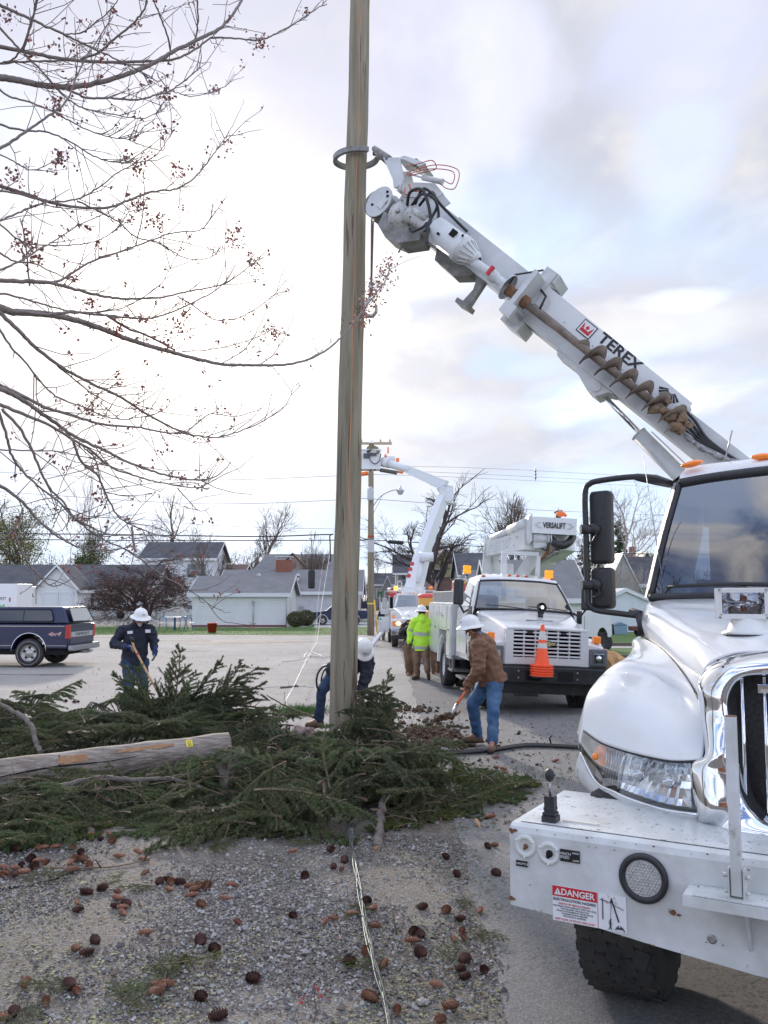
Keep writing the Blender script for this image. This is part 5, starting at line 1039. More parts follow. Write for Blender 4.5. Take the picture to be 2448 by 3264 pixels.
for s in(-1,1):
    frw=[]
    for y,zt,w in((.16,1.10,.99),(.30,1.19,1.04),(.6,1.25,1.07),(1.0,1.27,1.08),(1.5,1.24,1.07),(1.74,1.15,1.05)):
        wb=1.0 if y<.4 else 1.05
        frw.append([Vector((s*.70,y,zt+.05)),Vector((s*.85,y,zt+.035)),Vector((s*w*.965,y,zt)),Vector((s*w,y,zt-.08)),Vector((s*(w+.01),y,max(.78,.56+math.sqrt(max(.0,.56**2-(y-1.15)**2)))))])
    b=MB();b.grid(patch(frw,4,4));b.add([(s*.70,.13,.83),(s*1.02,.17,.83),(s*1.0,.17,1.14),(s*.70,.13,1.20)],[(0,1,2,3)]);recalc(solidify(b.build('fender',t2p,t2),.012,-1))
    b=MB();b.box((s*.735,.09,.845),(s*1.045,.17,1.135),bev=.02);hl=b.build('headlight',mat('headlamp_bezel',(.13,.135,.15),.4),t2)
    b=MB();b.box((s*.80,.078,.90),(s*.98,.1,1.06),bev=.01);b.build('reflector',M_['reflector'],hl)
    b=MB();b.sphere((s*.89,.075,.98),.05,12,sc=(1,.4,1));b.build('bulb',M_['reflector'],hl)
    b=MB();b.box((s*.79,.062,.89),(s*.99,.07,1.07),bev=.003);b.build('lens',M_['lens'],hl)
    b=MB();b.box((s*.86,.25,1.22),(s*.985,.40,1.345),bev=.02);b.build('turn_signal',M_['orange'],t2)
    b=MB();b.sphere((s*1.03,.33,1.19),.03,8,sc=(1.4,1,.6));b.build('side_marker',M_['black'],t2)
b=MB();b.box((-1.05,.0,.54),(1.05,.22,.80),bev=.015);b.box((-1.02,.10,.80),(1.02,.30,.84));bm2=b.build('bumper',M_['blackpaint'],t2)
b=MB()
for x in(-.5,.5):
    for z in(.62,.73):b.sphere((x,-.004,z),.016,8)
b.build('bumper_studs',M_['steel'],bm2)
b=MB()
for x in(-.25,.30):b.box((x-.13,-.004,.58),(x+.13,.0,.74))
b.build('bumper_opening',M_['dark'],bm2)
b=MB();b.box((-.95,.25,.34),(.95,.6,.55));b.box((-.5,.2,.30),(-.1,.28,.36));b.box((-.9,.9,.30),(.9,1.25,.5));b.box((-.45,.5,.4),(-.36,6.8,.7));b.box((.36,.5,.4),(.45,6.8,.7));b.box((-.72,.22,.5),(.72,.3,.95));b.box((-.55,.3,.45),(.55,1.6,1.2));b.build('chassis',M_['blackpaint'],t2)
bs=[Vector((-.93,1.80,1.72)),Vector((-.5,1.66,1.735)),Vector((0,1.62,1.74)),Vector((.5,1.66,1.735)),Vector((.93,1.80,1.72))]
tp_=[Vector((-.76,2.27,2.26)),Vector((-.4,2.19,2.285)),Vector((0,2.17,2.29)),Vector((.4,2.19,2.285)),Vector((.76,2.27,2.26))]
ws2=patch([bs,[(bs[i]+tp_[i])/2+Vector((0,-.03,.01))for i in range(5)],tp_],5,4);b=MB();b.grid(ws2);w2=b.build('windshield',M_['glass'],t2)
b=MB();b.tube([p for p in spline(bs,4)],.022,6);b.tube([p for p in spline(tp_,4)],.02,6);b.tube([r[0]for r in ws2],.02,6);b.tube([r[-1]for r in ws2],.02,6);b.build('seal',M_['black'],w2)
for x0 in(-.75,.05):b=MB();b.tube([(x0,1.63,1.80),(x0+.35,1.59,1.79),(x0+.72,1.56,1.755)],.010,6);b.build('wiper',M_['black'],w2)
b=MB()
def cr2(y,zs,zt,tk):return[Vector(p)for p in((-1.0,y,.75),(-1.02,y,1.4),(-.98,y,1.74),(-.98+tk*.5,y,(1.74+zs)/2),(-.98+tk,y,zs),(-.84+tk,y,zt-.02),(-.4,y,zt+.01),(0,y,zt+.02),(.4,y,zt+.01),(.84-tk,y,zt-.02),(.98-tk,y,zs),(.98-tk*.5,y,(1.74+zs)/2),(.98,y,1.74),(1.02,y,1.4),(1.0,y,.75))]
b.grid([cr2(2.32,2.26,2.34,.20),cr2(2.6,2.32,2.41,.17),cr2(3.1,2.32,2.41,.17),cr2(3.3,2.28,2.36,.19)])
b.grid(patch([[p+Vector((0,-.005,.01))for p in tp_],[p+Vector((0,.03,.06))for p in tp_],[Vector((-.66,2.33,2.345)),Vector((-.4,2.33,2.352)),Vector((0,2.33,2.362)),Vector((.4,2.33,2.352)),Vector((.66,2.33,2.345))]],4,3))
for s,i in((-1,0),(1,-1)):
    b.grid([[r[i]+Vector((s*.004,-.004,0)),r[i]+Vector((s*.045,.03,0)),Vector((r[i].x+s*.06,max(r[i].y+.06,2.05),r[i].z)),Vector((r[i].x+s*.05,2.34,r[i].z))]if r[i].z>2.2 else[r[i]+Vector((s*.004,-.004,0)),r[i]+Vector((s*.045,.03,0)),Vector((r[i].x+s*.055,r[i].y+.12,r[i].z))]*1+[Vector((r[i].x+s*.06,r[i].y+.14,r[i].z))]for r in ws2])
    b.grid([[(s*.93,1.78,1.74),(s*1.02,1.80,1.5),(s*1.03,1.80,1.1),(s*1.0,1.80,.75)],[(s*.98,2.33,1.74),(s*1.02,2.33,1.5),(s*1.03,2.33,1.1),(s*1.0,2.33,.75)]])
b.grid([[(-.95,3.29,.8),(.95,3.29,.8)],[(-.95,3.29,1.74),(.95,3.29,1.74)]]);b.grid([[(-.8,3.29,2.2),(.8,3.29,2.2)],[(-.75,3.29,2.35),(.75,3.29,2.35)]])
recalc(b.build('cab',t2p,t2))
b=MB();b.box((-.95,1.85,1.45),(.95,2.15,1.68),bev=.03);b.box((-.95,1.85,.95),(.95,3.28,1.0));b.build('dashboard',mat('dash_blue_grey',(.07,.085,.10),.8),t2)
for x in(-.5,.55):b=MB();b.box((x-.24,2.75,1.2),(x+.24,3.0,2.0),bev=.08);b.box((x-.24,2.4,1.1),(x+.24,2.9,1.3),bev=.05);b.build('seat',M_['seat'],t2)
b=MB();b.tube([(.55+.19*math.cos(a),2.25-.08*math.sin(a),1.72+.17*math.sin(a))for a in[i*math.pi/9 for i in range(19)]],.013,6);b.build('steering_wheel',M_['black'],t2)
for s in(-1,1):
    b=MB();b.add([(s*1.0,2.02,1.76),(s*1.0,3.0,1.76),(s*.86,3.0,2.25),(s*.86,2.42,2.25)],[(0,1,2,3)]);b.build('side_window',M_['glass'],t2)
    b=MB();b.box((s*1.03,2.0,.85),(s*1.045,3.05,1.70),bev=.005);b.box((s*1.045,2.85,1.5),(s*1.06,2.95,1.53));b.build('door',t2p,t2)
    b=MB();b.box((s*1.03,1.55,1.52),(s*1.05,1.82,1.76));b.build('vent',M_['black'],t2)
    b=MB();b.tube([(s*.99,1.95,1.72),(s*1.12,1.9,1.64),(s*1.22,1.85,1.80),(s*1.22,1.85,2.25)],.022,8);mb2=b.build('mirror_arm',M_['black'],t2)
    b=MB();b.box((s*1.14,1.84,1.78),(s*1.33,1.94,2.26),bev=.035);b.build('mirror',M_['black'],mb2)
for x in(-.68,-.17,0,.17,.68):b=MB();b.sphere((x,2.33,2.375+(.015 if abs(x)<.3 else-.02)),.045,10,sc=(1,.7,.5));b.build('marker_light',mat('marker_amber',(.55,.10,.02),.3),t2)
for x,y,z in((-.80,3.5,2.40),(.80,3.0,2.36)):
    b=MB();b.cyl((x,y,z),(x,y,z+.03),.075,n=14);b.tube([(x,y,z),(x,y,z-.3)],.02,6);bq=b.build('beacon',M_['steel'],t2)
    b=MB()
    for k in range(2):b.box((x-.075,y-.07,z+.03+.085*k),(x+.075,y+.07,z+.11+.085*k),bev=.015)
    b.build('beacon_lens',mat('beacon_amber',(.95,.30,.01),.2,emit=(1,.35,0),estr=.45),bq)
b=MB();b.cyl((.10,.95,1.60),(.10,.95,1.70),.055,.045,16);b.lathe([(.02,-.08),(.07,-.06),(.085,.0),(.085,.05),(.08,.055)],(.11,.95,1.80),(.1,-1,0),20);b.box((.05,.93,1.68),(.16,.97,1.74));sl2=b.build('spotlight',M_['black'],t2)
b=MB();b.cyl((.116,.893,1.80),(.117,.890,1.80),.035,n=16);b.build('lens',mat('lamp_white',(.8,.8,.8),.2,emit=(1,1,1),estr=.5),sl2)
b=MB();b.box((-.25,.55,1.562),(.22,.59,1.575));b.build('hood_deflector',mat('deflector_grey',(.3,.31,.34),.3),t2)
wheel('wheel',(-.88,1.15,.48),.48,.26,t2,rimw,inv=-1,detail=False);wheel('wheel',(.88,1.15,.48),.48,.26,t2,rimw,detail=False)
for x,i in((-.95,-1),(-.65,-1),(.65,1),(.95,1)):wheel('wheel',(x,4.55,.48),.48,.25,t2,rimw,inv=i,detail=False)
b=MB();s2b=mat('body_white',(.66,.67,.66),.35,c2=(.54,.55,.53),scale=3,coat=.4)
for s in(-1,1):
    b.box((s*1.10,3.42,.66),(s*.60,3.98,1.80),bev=.01);b.box((s*1.10,5.12,.66),(s*.60,6.9,1.80),bev=.01);b.box((s*1.10,3.98,1.22),(s*.60,5.12,1.80),bev=.01)
b.box((-.6,3.42,.85),(.6,6.9,.95));b.box((-1.08,3.45,1.80),(-.70,6.5,2.06),bev=.01);sb=b.build('service_body',s2b,t2)
for y0,y1,z0,z1 in((3.47,3.93,.72,1.74),(4.02,5.08,1.28,1.74),(5.17,6.0,.72,1.74),(6.05,6.85,.72,1.74)):
    b=MB();b.box((-1.115,y0,z0),(-1.10,y1,z1),bev=.004);dd=b.build('locker_door',s2b,sb)
    b=MB();b.box((-1.135,(y0+y1)/2-.05,(z0+z1)/2),(-1.115,(y0+y1)/2+.05,(z0+z1)/2+.04));b.build('latch',M_['steel'],dd)
b=MB()
for k in range(6):b.box((-1.09,3.46,1.825+k*.038),(-1.08,6.4,1.85+k*.038))
b.build('louvres',M_['steel'],sb)
b=MB();b.grid([[(-1.12,4.55+.60*math.cos(a),.50+.62*math.sin(a)),(-1.10,4.55+.52*math.cos(a),.50+.54*math.sin(a)),(-.9,4.55+.52*math.cos(a),.50+.54*math.sin(a))]for a in[R(10*i)for i in range(19)]]);b.build('wheel_arch',t2p,sb)
b=MB();b.box((-1.08,3.3,.42),(-.7,3.8,.47));b.box((-1.06,3.35,.47),(-1.02,3.4,.75));b.box((-1.06,3.7,.47),(-1.02,3.75,.75));b.box((-1.06,2.2,.36),(-.8,2.9,.40));b.build('step',M_['steel'],sb)
vb=M_['boom_white']
def quadbox(b,c,mi=0):b.add(c,[(0,1,2,3),(7,6,5,4),(0,4,5,1),(1,5,6,2),(2,6,7,3),(3,7,4,0)],mi)
def beam(b,p0,p1,h0,h1,w0,w1,up=(0,0,1),mi=0):
    p0,p1=Vector(p0),Vector(p1);t=(p1-p0).normalized();sd=t.cross(Vector(up)).normalized();u=sd.cross(t)
    quadbox(b,[p0-sd*w0-u*h0,p0+sd*w0-u*h0,p0+sd*w0+u*h0,p0-sd*w0+u*h0,p1-sd*w1-u*h1,p1+sd*w1-u*h1,p1+sd*w1+u*h1,p1-sd*w1+u*h1],mi)
L2=lambda x,y,d:G2.B(*z1_(x,y),d)
b=MB();beam(b,L2(290,640,6.6),L2(290,740,6.6)-Vector((0,0,.6)),.30,.35,.30,.35,(0,1,0));b.cyl((-.1,6.2,.95),(-.1,6.2,2.2),.35,n=20);b.box((-.55,5.9,2.15),(.35,6.5,2.4));tur=recalc(b.build('turret',vb,t2))
b=MB();poly=[(150,340),(185,400),(245,620),(250,720),(225,740),(120,740),(130,600),(145,450)]
for dy in(6.1,):
    pts=[L2(x,y,dy)for x,y in poly];n=len(pts);b.add(pts+[p+Vector((0,.06,0))for p in pts],[tuple(range(n)),tuple(range(n,2*n))[::-1]]+[(i,(i+1)%n,n+(i+1)%n,n+i)for i in range(n)])
pts=[L2(x+60,y+30,6.1)for x,y in poly[1:6]];n=len(pts);b.add(pts+[p+Vector((0,.5,0))for p in pts],[tuple(range(n)),tuple(range(n,2*n))[::-1]]+[(i,(i+1)%n,n+(i+1)%n,n+i)for i in range(n)])
recalc(b.build('turret_plate',vb,tur))
b=MB();beam(b,L2(225,490,6.0),L2(480,430,4.9),.17,.19,.16,.16);beam(b,L2(475,432,4.9),L2(640,385,4.0),.20,.23,.18,.18);ub=recalc(b.build('upper_boom',vb,t2))
b=MB()
for k in range(12):
    t=k/11;c=L2(235+390*t,500-118*t,5.85-1.75*t)+Vector((-.17,-.02,.08*(1 if k%2 else-1)));b.sphere(c,.014,6)
b.build('rivets',M_['steel'],ub)
b=MB();b.cyl(L2(230,375,6.0),L2(430,290,4.9),.085,n=16);b.cyl(L2(420,295,4.9),L2(590,225,4.0),.125,n=16);b.build('levelling_cylinder',vb,ub)
eb0,eb1=L2(640,150,3.8),L2(1105,175,3.8);eb2,eb3=L2(1095,345,3.8),L2(640,320,3.8)
b=MB();dv=Vector((0,.75,.05));quadbox(b,[eb3,eb2,eb1,eb0,eb3+dv,eb2+dv,eb1+dv,eb0+dv]);bk2=recalc(b.build('elbow_cover',mat('elbow_white',(.68,.69,.70),.35,coat=.3),t2))
b=MB();pl=[(590,190),(605,150),(625,125),(642,125),(642,400),(600,440),(585,400)];pts=[L2(x,y,3.86)for x,y in pl];n=len(pts);b.add(pts+[p+Vector((0,.3,0))for p in pts],[tuple(range(n)),tuple(range(n,2*n))[::-1]]+[(i,(i+1)%n,n+(i+1)%n,n+i)for i in range(n)])
recalc(b.build('elbow_plate',vb,bk2))
b=MB();b.cyl(L2(640,375,3.95),L2(810,385,3.95),.115,n=20);b.cyl(L2(790,384,3.95),L2(800,384,3.95),.15,n=20);b.cyl(L2(815,384,3.95),L2(825,384,3.95),.15,n=20);beam(b,L2(640,440,4.0),L2(770,430,4.0),.09,.08,.12,.12);b.build('elbow_shaft',vb,bk2)
b=MB();b.tube(spline([L2(830,385,3.95),L2(880,430,3.85),L2(950,450,3.85),L2(1020,420,3.9),L2(1060,360,4.1)],6),.085,12);b.tube(spline([L2(740,480,3.85),L2(780,500,3.8),L2(800,460,3.8),L2(815,420,3.8)],5),.02,6);b.build('hose_bundle',M_['black'],bk2)
b=MB();beam(b,L2(560,740,5.5)-Vector((0,0,.25)),L2(760,560,4.7),.20,.22,.24,.24);beam(b,L2(750,570,4.75),L2(980,400,4.2),.22,.25,.22,.22);lb2=recalc(b.build('lower_boom',vb,t2))
b=MB();b.cyl(L2(690,640,4.6),L2(885,515,4.1),.05,n=12);b.sphere(L2(885,515,4.1),.08,10);b.build('boom_cylinder',M_['steel'],lb2)
b=MB()
for k in range(3):b.tube(spline([L2(800+8*k,440,3.9),L2(780+14*k,520,4.1),L2(735+16*k,580,4.2),L2(700+8*k,620,4.4)],5),.014,6)
b.build('brown_hose',mat('hose_brown',(.30,.16,.08),.6),lb2)
b=MB();
for x in(325,355):pass
p=L2(345,640,3.55);b.box((p.x-.055,3.5,1.9),(p.x+.055,3.6,L2(345,540,3.55).z));q=L2(700,530,3.55);b.box((p.x-.055,3.5,L2(345,545,3.55).z),(q.x,3.6,L2(345,545,3.55).z+.08));b.box((q.x-.04,3.5,1.9),(q.x+.04,3.6,L2(345,545,3.55).z));b.build('boom_rest',vb,t2)
b=MB();b.sphere(L2(935,125,4.2),.09,8,sc=(1.2,.8,.7));b.tube([L2(905,145,4.2),L2(925,105,4.2),L2(965,120,4.2),L2(990,150,4.2)],.035,8);b.build('hook_guard',mat('orange_vinyl',(.80,.17,.04),.6),bk2)
Mv=frame((eb0+eb2)*.5+Vector((0,-.012,.0)),(eb1-eb0),(eb0-eb3));textmesh('lettering','VERSALIFT',.17,M_['letterblack'],bk2,Mv,.003,sx=.62,bold=.004)
b=MB()
for s in(-1,1):
    for o in(0,.05):b.tube([Mv@Vector((s*(.27+o),.07,0)),Mv@Vector((s*(.40+o*.6),0,0)),Mv@Vector((s*(.27+o),-.07,0))],.003,4)
b.build('logo_chevrons',M_['steel'],bk2)
b=MB();b.box((-.95,3.9,2.07),(-.65,4.5,2.3),bev=.04);b.build('tool_bin',mat('bin_yellow',(.70,.50,.05),.5,c2=(.5,.1,.08),scale=2,lo=.5,hi=.52),sb)
b=MB();b.box((-.35,-.34,.655),(.05,-.002,.675));b.build('cone_shelf',M_['blackpaint'],bm2)
conem=mat('cone_orange',(.95,.12,.04),.55,c2=(.85,.10,.03),scale=5,emit=(1,.1,.02),estr=.04);conew=mat('cone_white',(.72,.72,.68),.5,c2=(.55,.55,.52),scale=20)
def cone(top,label):
    c=thing('traffic_cone',label,'traffic cone',(0,0,0),0,'traffic cones stacked on the bumper')
    b=MB();n=8;pl=[(.178*math.cos(R(22.5+45*i))*1.08,.178*math.sin(R(22.5+45*i))*1.08)for i in range(8)]
    b.prism(pl,Matrix(),.022);b.build('base',conem,c)
    H=.68;prof=[(.122,.02),(.118,.05),(.028,H-.01),(.024,H),(.001,H)]if top else[(.122,.02),(.118,.05),(.105,.15)]
    b=MB();b.lathe(prof,n=24);b.build('body',conem,c)
    if top:
        rr=lambda z:.118-(z-.05)*(.09/(H-.06))+.0016
        for z0,z1 in((.43,.57),(.29,.375)):b=MB();b.lathe([(rr(z0),z0),(rr(z1),z1)],n=24);b.build('reflective_collar',conew,c)
    return c
for k in range(5):
    c=cone(k==4,['bottom cone base of the orange stack on the middle truck bumper','second cone base from the bottom of the orange stack','middle cone base of the orange stack on the bumper','cone base just under the top cone of the stack','orange traffic cone with two white collars on top of the bumper stack'][k])
    loc=G2.M@Vector((-.155+.006*(k%2),-.17,.677+k*.040));c.location=loc;c.rotation_euler=(t2rot.x+R(.6*(k%2)),t2rot.y,t2rot.z+R(4*k))
# ================================================================= FAR BUCKET TRUCK
t3l=Vector((1.30,33.5,0));t3=thing('bucket_truck','far white bucket truck with lit headlight whose boom is raised to the far pole','truck',t3l,R(1.5));G3=GF(Matrix.Translation(t3l)@Matrix.Rotation(R(1.5),4,'Z'))
z2_=lambda x,y:(800+x/2.37,1350+y/2.37);L3=lambda x,y,d:G3.B(*z2_(x,y),d)
b=MB();b.grid(patch([[(-w-.02,y,z-.35),(-w,y,z-.06),(-w+.1,y,z),(0,y,z+.05),(w-.1,y,z),(w,y,z-.06),(w+.02,y,z-.35)]for y,w,z in((.1,.55,1.15),(.4,.62,1.28),(1.0,.72,1.42),(1.75,.88,1.55))],3,4));b.box((-.55,.08,.72),(.55,.3,1.12),bev=.02);recalc(b.build('hood',t2p,t3))
for s in(-1,1):
    b=MB();b.box((s*.52,.12,.66),(s*1.02,1.7,1.12),bev=.07);b.box((s*.5,1.3,.7),(s*1.0,1.8,1.4),bev=.05);b.build('fender',t2p,t3)
    b=MB();b.box((s*.62,.095,.86),(s*.97,.125,1.04),bev=.01);hl=b.build('headlight',M_['orange'],t3)
    b=MB();b.sphere((s*.74,.09,.95),.085,12,sc=(1.25,.3,.9));b.build('lit_lamp',mat('lit_lamp',(1,.85,.5),.3,emit=(1,.72,.35),estr=1.6),hl)
    b=MB();b.box((s*.86,.6,1.13),(s*.96,.7,1.27),bev=.01);b.build('turn_signal',M_['orange'],t3)
    b=MB();b.box((s*1.13,1.9,1.5),(s*1.32,1.98,1.95),bev=.03);b.tube([(s*.98,2.0,1.6),(s*1.2,1.95,1.6)],.02,6);b.build('mirror',M_['steel']if s<0 else M_['black'],t3)
b=MB();b.tube([(-.45,.05,1.12),(-.42,.04,.8),(-.25,.02,.72),(0,.02,.72)],.03,8);b.tube([(-.40,.05,1.10),(-.36,.04,.85),(-.2,.02,.78)],.02,6);b.box((-.42,.07,.75),(.42,.078,1.12),mi=1);b.build('grille',[M_['chrome'],M_['dark']],t3)
b=MB();b.box((-1.03,0,.50),(1.03,.12,.68),bev=.02);b.build('bumper',M_['chrome'],t3)
b=MB();b.box((-.9,.1,.35),(.9,.3,.5));b.box((-.4,.4,.4),(-.3,6,.6));b.box((.3,.4,.4),(.4,6,.6));b.box((-.9,.9,.3),(.9,1.1,.5));b.build('chassis',M_['blackpaint'],t3)
bs=[Vector((-.82,1.85,1.56)),Vector((0,1.7,1.6)),Vector((.82,1.85,1.56))];tq=[Vector((-.66,2.35,2.02)),Vector((0,2.25,2.05)),Vector((.66,2.35,2.02))]
b=MB();b.grid(patch([bs,tq],6,2));b.build('windshield',M_['glass'],t3)
b=MB();b.tube([bs[0],tq[0]],.045,6);b.tube([bs[2],tq[2]],.045,6);b.box((-.85,1.88,.8),(.85,3.2,1.5),bev=.05);b.box((-.72,2.33,2.0),(.72,3.2,2.12),bev=.05);b.box((-.8,3.15,1.5),(.8,3.2,2.05));b.build('cab',t2p,t3)
b=MB()
for x in(-.45,.42):b.box((x-.2,2.8,1.3),(x+.2,2.95,1.85),bev=.06)
b.build('seats',M_['seat'],t3)
for x in(-.55,-.15,0,.15,.5):b=MB();b.sphere((x,2.35,2.13),.04,8,sc=(1,.7,.5));b.build('marker_light',M_['orange'],t3)
for x,i in((-.85,-1),(.85,1)):wheel('wheel',(x,1.0,.46),.46,.25,t3,rimw,inv=i,detail=False);wheel('wheel',(x,4.6,.46),.46,.3,t3,rimw,inv=i,detail=False)
b=MB();b.box((-1.1,3.4,.65),(-.6,6.4,1.45),bev=.02);b.box((.6,3.4,.65),(1.1,6.4,1.45),bev=.02);b.box((-.6,3.4,.8),(.6,6.4,.9));b.box((-1.35,3.2,1.25),(-1.0,3.9,1.75),bev=.02);b.build('service_body',s2b,t3)
b=MB();b.box((-1.48,1.55,.56),(-1.05,1.59,1.18),bev=.005);dr=b.build('open_locker_door',t2p,t3);b=MB();b.cyl((-1.40,1.545,1.09),(-1.40,1.549,1.09),.05,n=14);b.build('green_sticker',mat('green_sticker',(.10,.45,.22),.6),dr);b=MB();b.box((-1.44,1.54,.88),(-1.36,1.549,.91));b.box((-1.25,1.54,.60),(-1.2,1.549,.65));b.build('latch',M_['steel'],dr)
b=MB();beam(b,(-1.75,1.5,.06),(-1.08,2.0,.85),.03,.03,.14,.12);b.box((-1.9,1.35,.0),(-1.5,1.65,.05));recalc(b.build('outrigger',t2p,t3))
b=MB()
for x in(-.42,.52):b.box((x-.05,3.5,1.6),(x+.05,3.6,2.34))
b.box((-.47,3.5,2.3),(.57,3.62,2.4));b.box((-1.0,3.52,2.22),(1.0,3.6,2.26));b.tube([(-.62,3.55,2.24),(-.62,3.55,2.6),(-.52,3.55,2.66),(-.45,3.55,2.6),(-.45,3.55,2.24)],.02,6);b.build('headache_rack',t2p,t3)
for x,m in((-.70,mat('beacon_lit',(1,.7,.1),.3,emit=(1,.55,.05),estr=1.5)),(.80,M_['orange'])):b=MB();b.cyl((x,3.55,2.27),(x,3.55,2.44),.09,.08,14);b.build('beacon',m,t3)
W3=lambda x,y,F:G3.I@PF(*z2_(x,y),F)
bmt=mat('boom_bright',(.66,.68,.70),.4,coat=.3)
b=MB();beam(b,W3(1215,1240,39.5)-Vector((0,0,.4)),W3(1290,1010,40.3),.38,.34,.28,.26);beam(b,W3(1285,1020,40.3),W3(1450,560,41.8),.30,.24,.20,.20);lo3=recalc(b.build('lower_boom',bmt,t3))
b=MB()
for x,y in((1225,1060),(1200,1150),(1212,1100)):c=W3(x-8,y,39.2);b.cyl(c,c+Vector((0,-.06,0)),.10,n=14)
b.build('lightening_holes',M_['red'],lo3)
b=MB();b.cyl(W3(1300,1010,39.9)+Vector((-.2,-.3,0)),W3(1300,1010,39.9)+Vector((.45,-.3,0)),.22,n=18);b.cyl(W3(1260,1200,39.3),W3(1300,1030,39.8),.1,n=12);b.build('lift_cylinder',bmt,lo3)
b=MB();b.cyl(W3(1440,470,41.9),W3(1500,570,41.9),.30,n=4);beam(b,W3(1465,600,41.9),W3(1480,470,41.9),.42,.30,.22,.22);b.cyl(W3(1480,545,41.9)+Vector((0,-.3,0)),W3(1480,545,41.9)+Vector((0,.3,0)),.32,n=20);kn=recalc(b.build('knuckle',bmt,t3))
b=MB();c=W3(1475,458,41.5);b.cyl(c,c+Vector((0,-.08,0)),.09,n=12);b.build('pivot_pin',M_['steel'],kn)
b=MB();beam(b,W3(1470,470,41.9),W3(1180,345,43),.26,.19,.16,.15);b.cyl(W3(1200,352,42.9),W3(1010,290,43.9),.18,.22,16);b.cyl(W3(1050,300,43.7),W3(1000,290,44.0),.27,n=16);b.build('upper_boom',bmt,t3)
b=MB();b.box(W3(1020,280,43.9),W3(1090,240,43.7)+Vector((0,.3,0)),bev=.03);b.box(W3(1095,285,43.6),W3(1120,260,43.6)+Vector((0,.2,0)),mi=1);b.box(W3(1008,250,43.8),W3(1025,232,43.8)+Vector((0,.2,0)),mi=1);b.build('jib_winch',[bmt,mat('orange_cover',(.90,.22,.08),.6)],t3)
bl_,bt_=W3(832,350,44),W3(980,208,44);b=MB();b.box((bl_.x,bl_.y-.25,bl_.z),(bt_.x,bl_.y-.20,bt_.z),bev=.01)
b.box((bl_.x,bl_.y+.35,bl_.z),(bt_.x,bl_.y+.40,bt_.z));b.box((bl_.x,bl_.y-.2,bl_.z),(bl_.x+.05,bl_.y+.35,bt_.z));b.box((bt_.x-.05,bl_.y-.2,bl_.z),(bt_.x,bl_.y+.35,bt_.z));b.box((bl_.x,bl_.y-.2,bl_.z),(bt_.x,bl_.y+.35,bl_.z+.05));b.box((bl_.x-.03,bl_.y-.28,bt_.z),(bt_.x+.03,bl_.y-.2,bt_.z+.06));bk3=b.build('bucket',bmt,t3)
b=MB();b.tube(spline([W3(895,225,43.6),W3(900,275,43.6),W3(935,305,43.6),W3(970,280,43.6),W3(980,230,43.6)],6),.03,6)
for k,x in enumerate((905,922,940)):c=W3(x,232,43.65);b.box(c-Vector((.06,.03,.08)),c+Vector((.06,0,.08)))
b.box(W3(850,262,43.65),W3(895,225,43.65)+Vector((0,.03,0)));b.build('tool_apron',mat('apron_dark',(.10,.10,.11),.8),bk3)
for k,(x0,y0,x1,y1,m,lab)in enumerate(((820,384,885,376,'o','orange line cover left of the far pole below the bucket'),(975,350,1105,372,'g','grey rubber line hose right of the far pole below the bucket'),(1105,364,1150,372,'o','orange tip of the line hose right of the far pole'),(1036,225,1036,178,'o','thin orange link hanging from the far pole crossarm'))):
    b=MB();b.cyl(PF(*z2_(x0,y0),45),PF(*z2_(x1,y1),45),.11 if k<2 else .06 if k==2 else .04,n=10);tag(b.build('line_cover',mat('cover_orange',(.95,.20,.05),.6)if m=='o' else mat('cover_grey',(.12,.12,.12),.7)),lab,'line cover')
# ================================================================= PEOPLE
def capsule(bm,a,b_,r0,r1,fl=1.0,ref=None):
    a,b_=Vector(a),Vector(b_);t=b_-a;L=t.length
    if L<1e-6:t=Vector((0,0,1))
    q=t.to_track_quat('Z','Y').to_matrix().to_4x4()
    if ref is not None:
        z=t.normalized();x=Vector(ref)-z*Vector(ref).dot(z);x.normalize();y=z.cross(x);q=Matrix((x,y,z)).transposed().to_4x4()
    n=14;prof=[(0,-r0)]+[(r0*math.cos(R(-60+30*i)),r0*math.sin(R(-60+30*i)))for i in range(3)]+[(r1*math.cos(R(30*i)),L+r1*math.sin(R(30*i)))for i in range(3)]+[(0,L+r1)]
    M=Matrix.Translation(a)@q;vs=[]
    for r,h in prof:vs.append([bm.verts.new(M@Vector((max(r,1e-4)*math.cos(2*math.pi*k/n),max(r,1e-4)*fl*math.sin(2*math.pi*k/n),h)))for k in range(n)])
    for i in range(len(vs)-1):
        for k in range(n):bm.faces.new((vs[i][k],vs[i][(k+1)%n],vs[i+1][(k+1)%n],vs[i+1][k]))
    bm.faces.new(vs[0][::-1]);bm.faces.new(vs[-1])
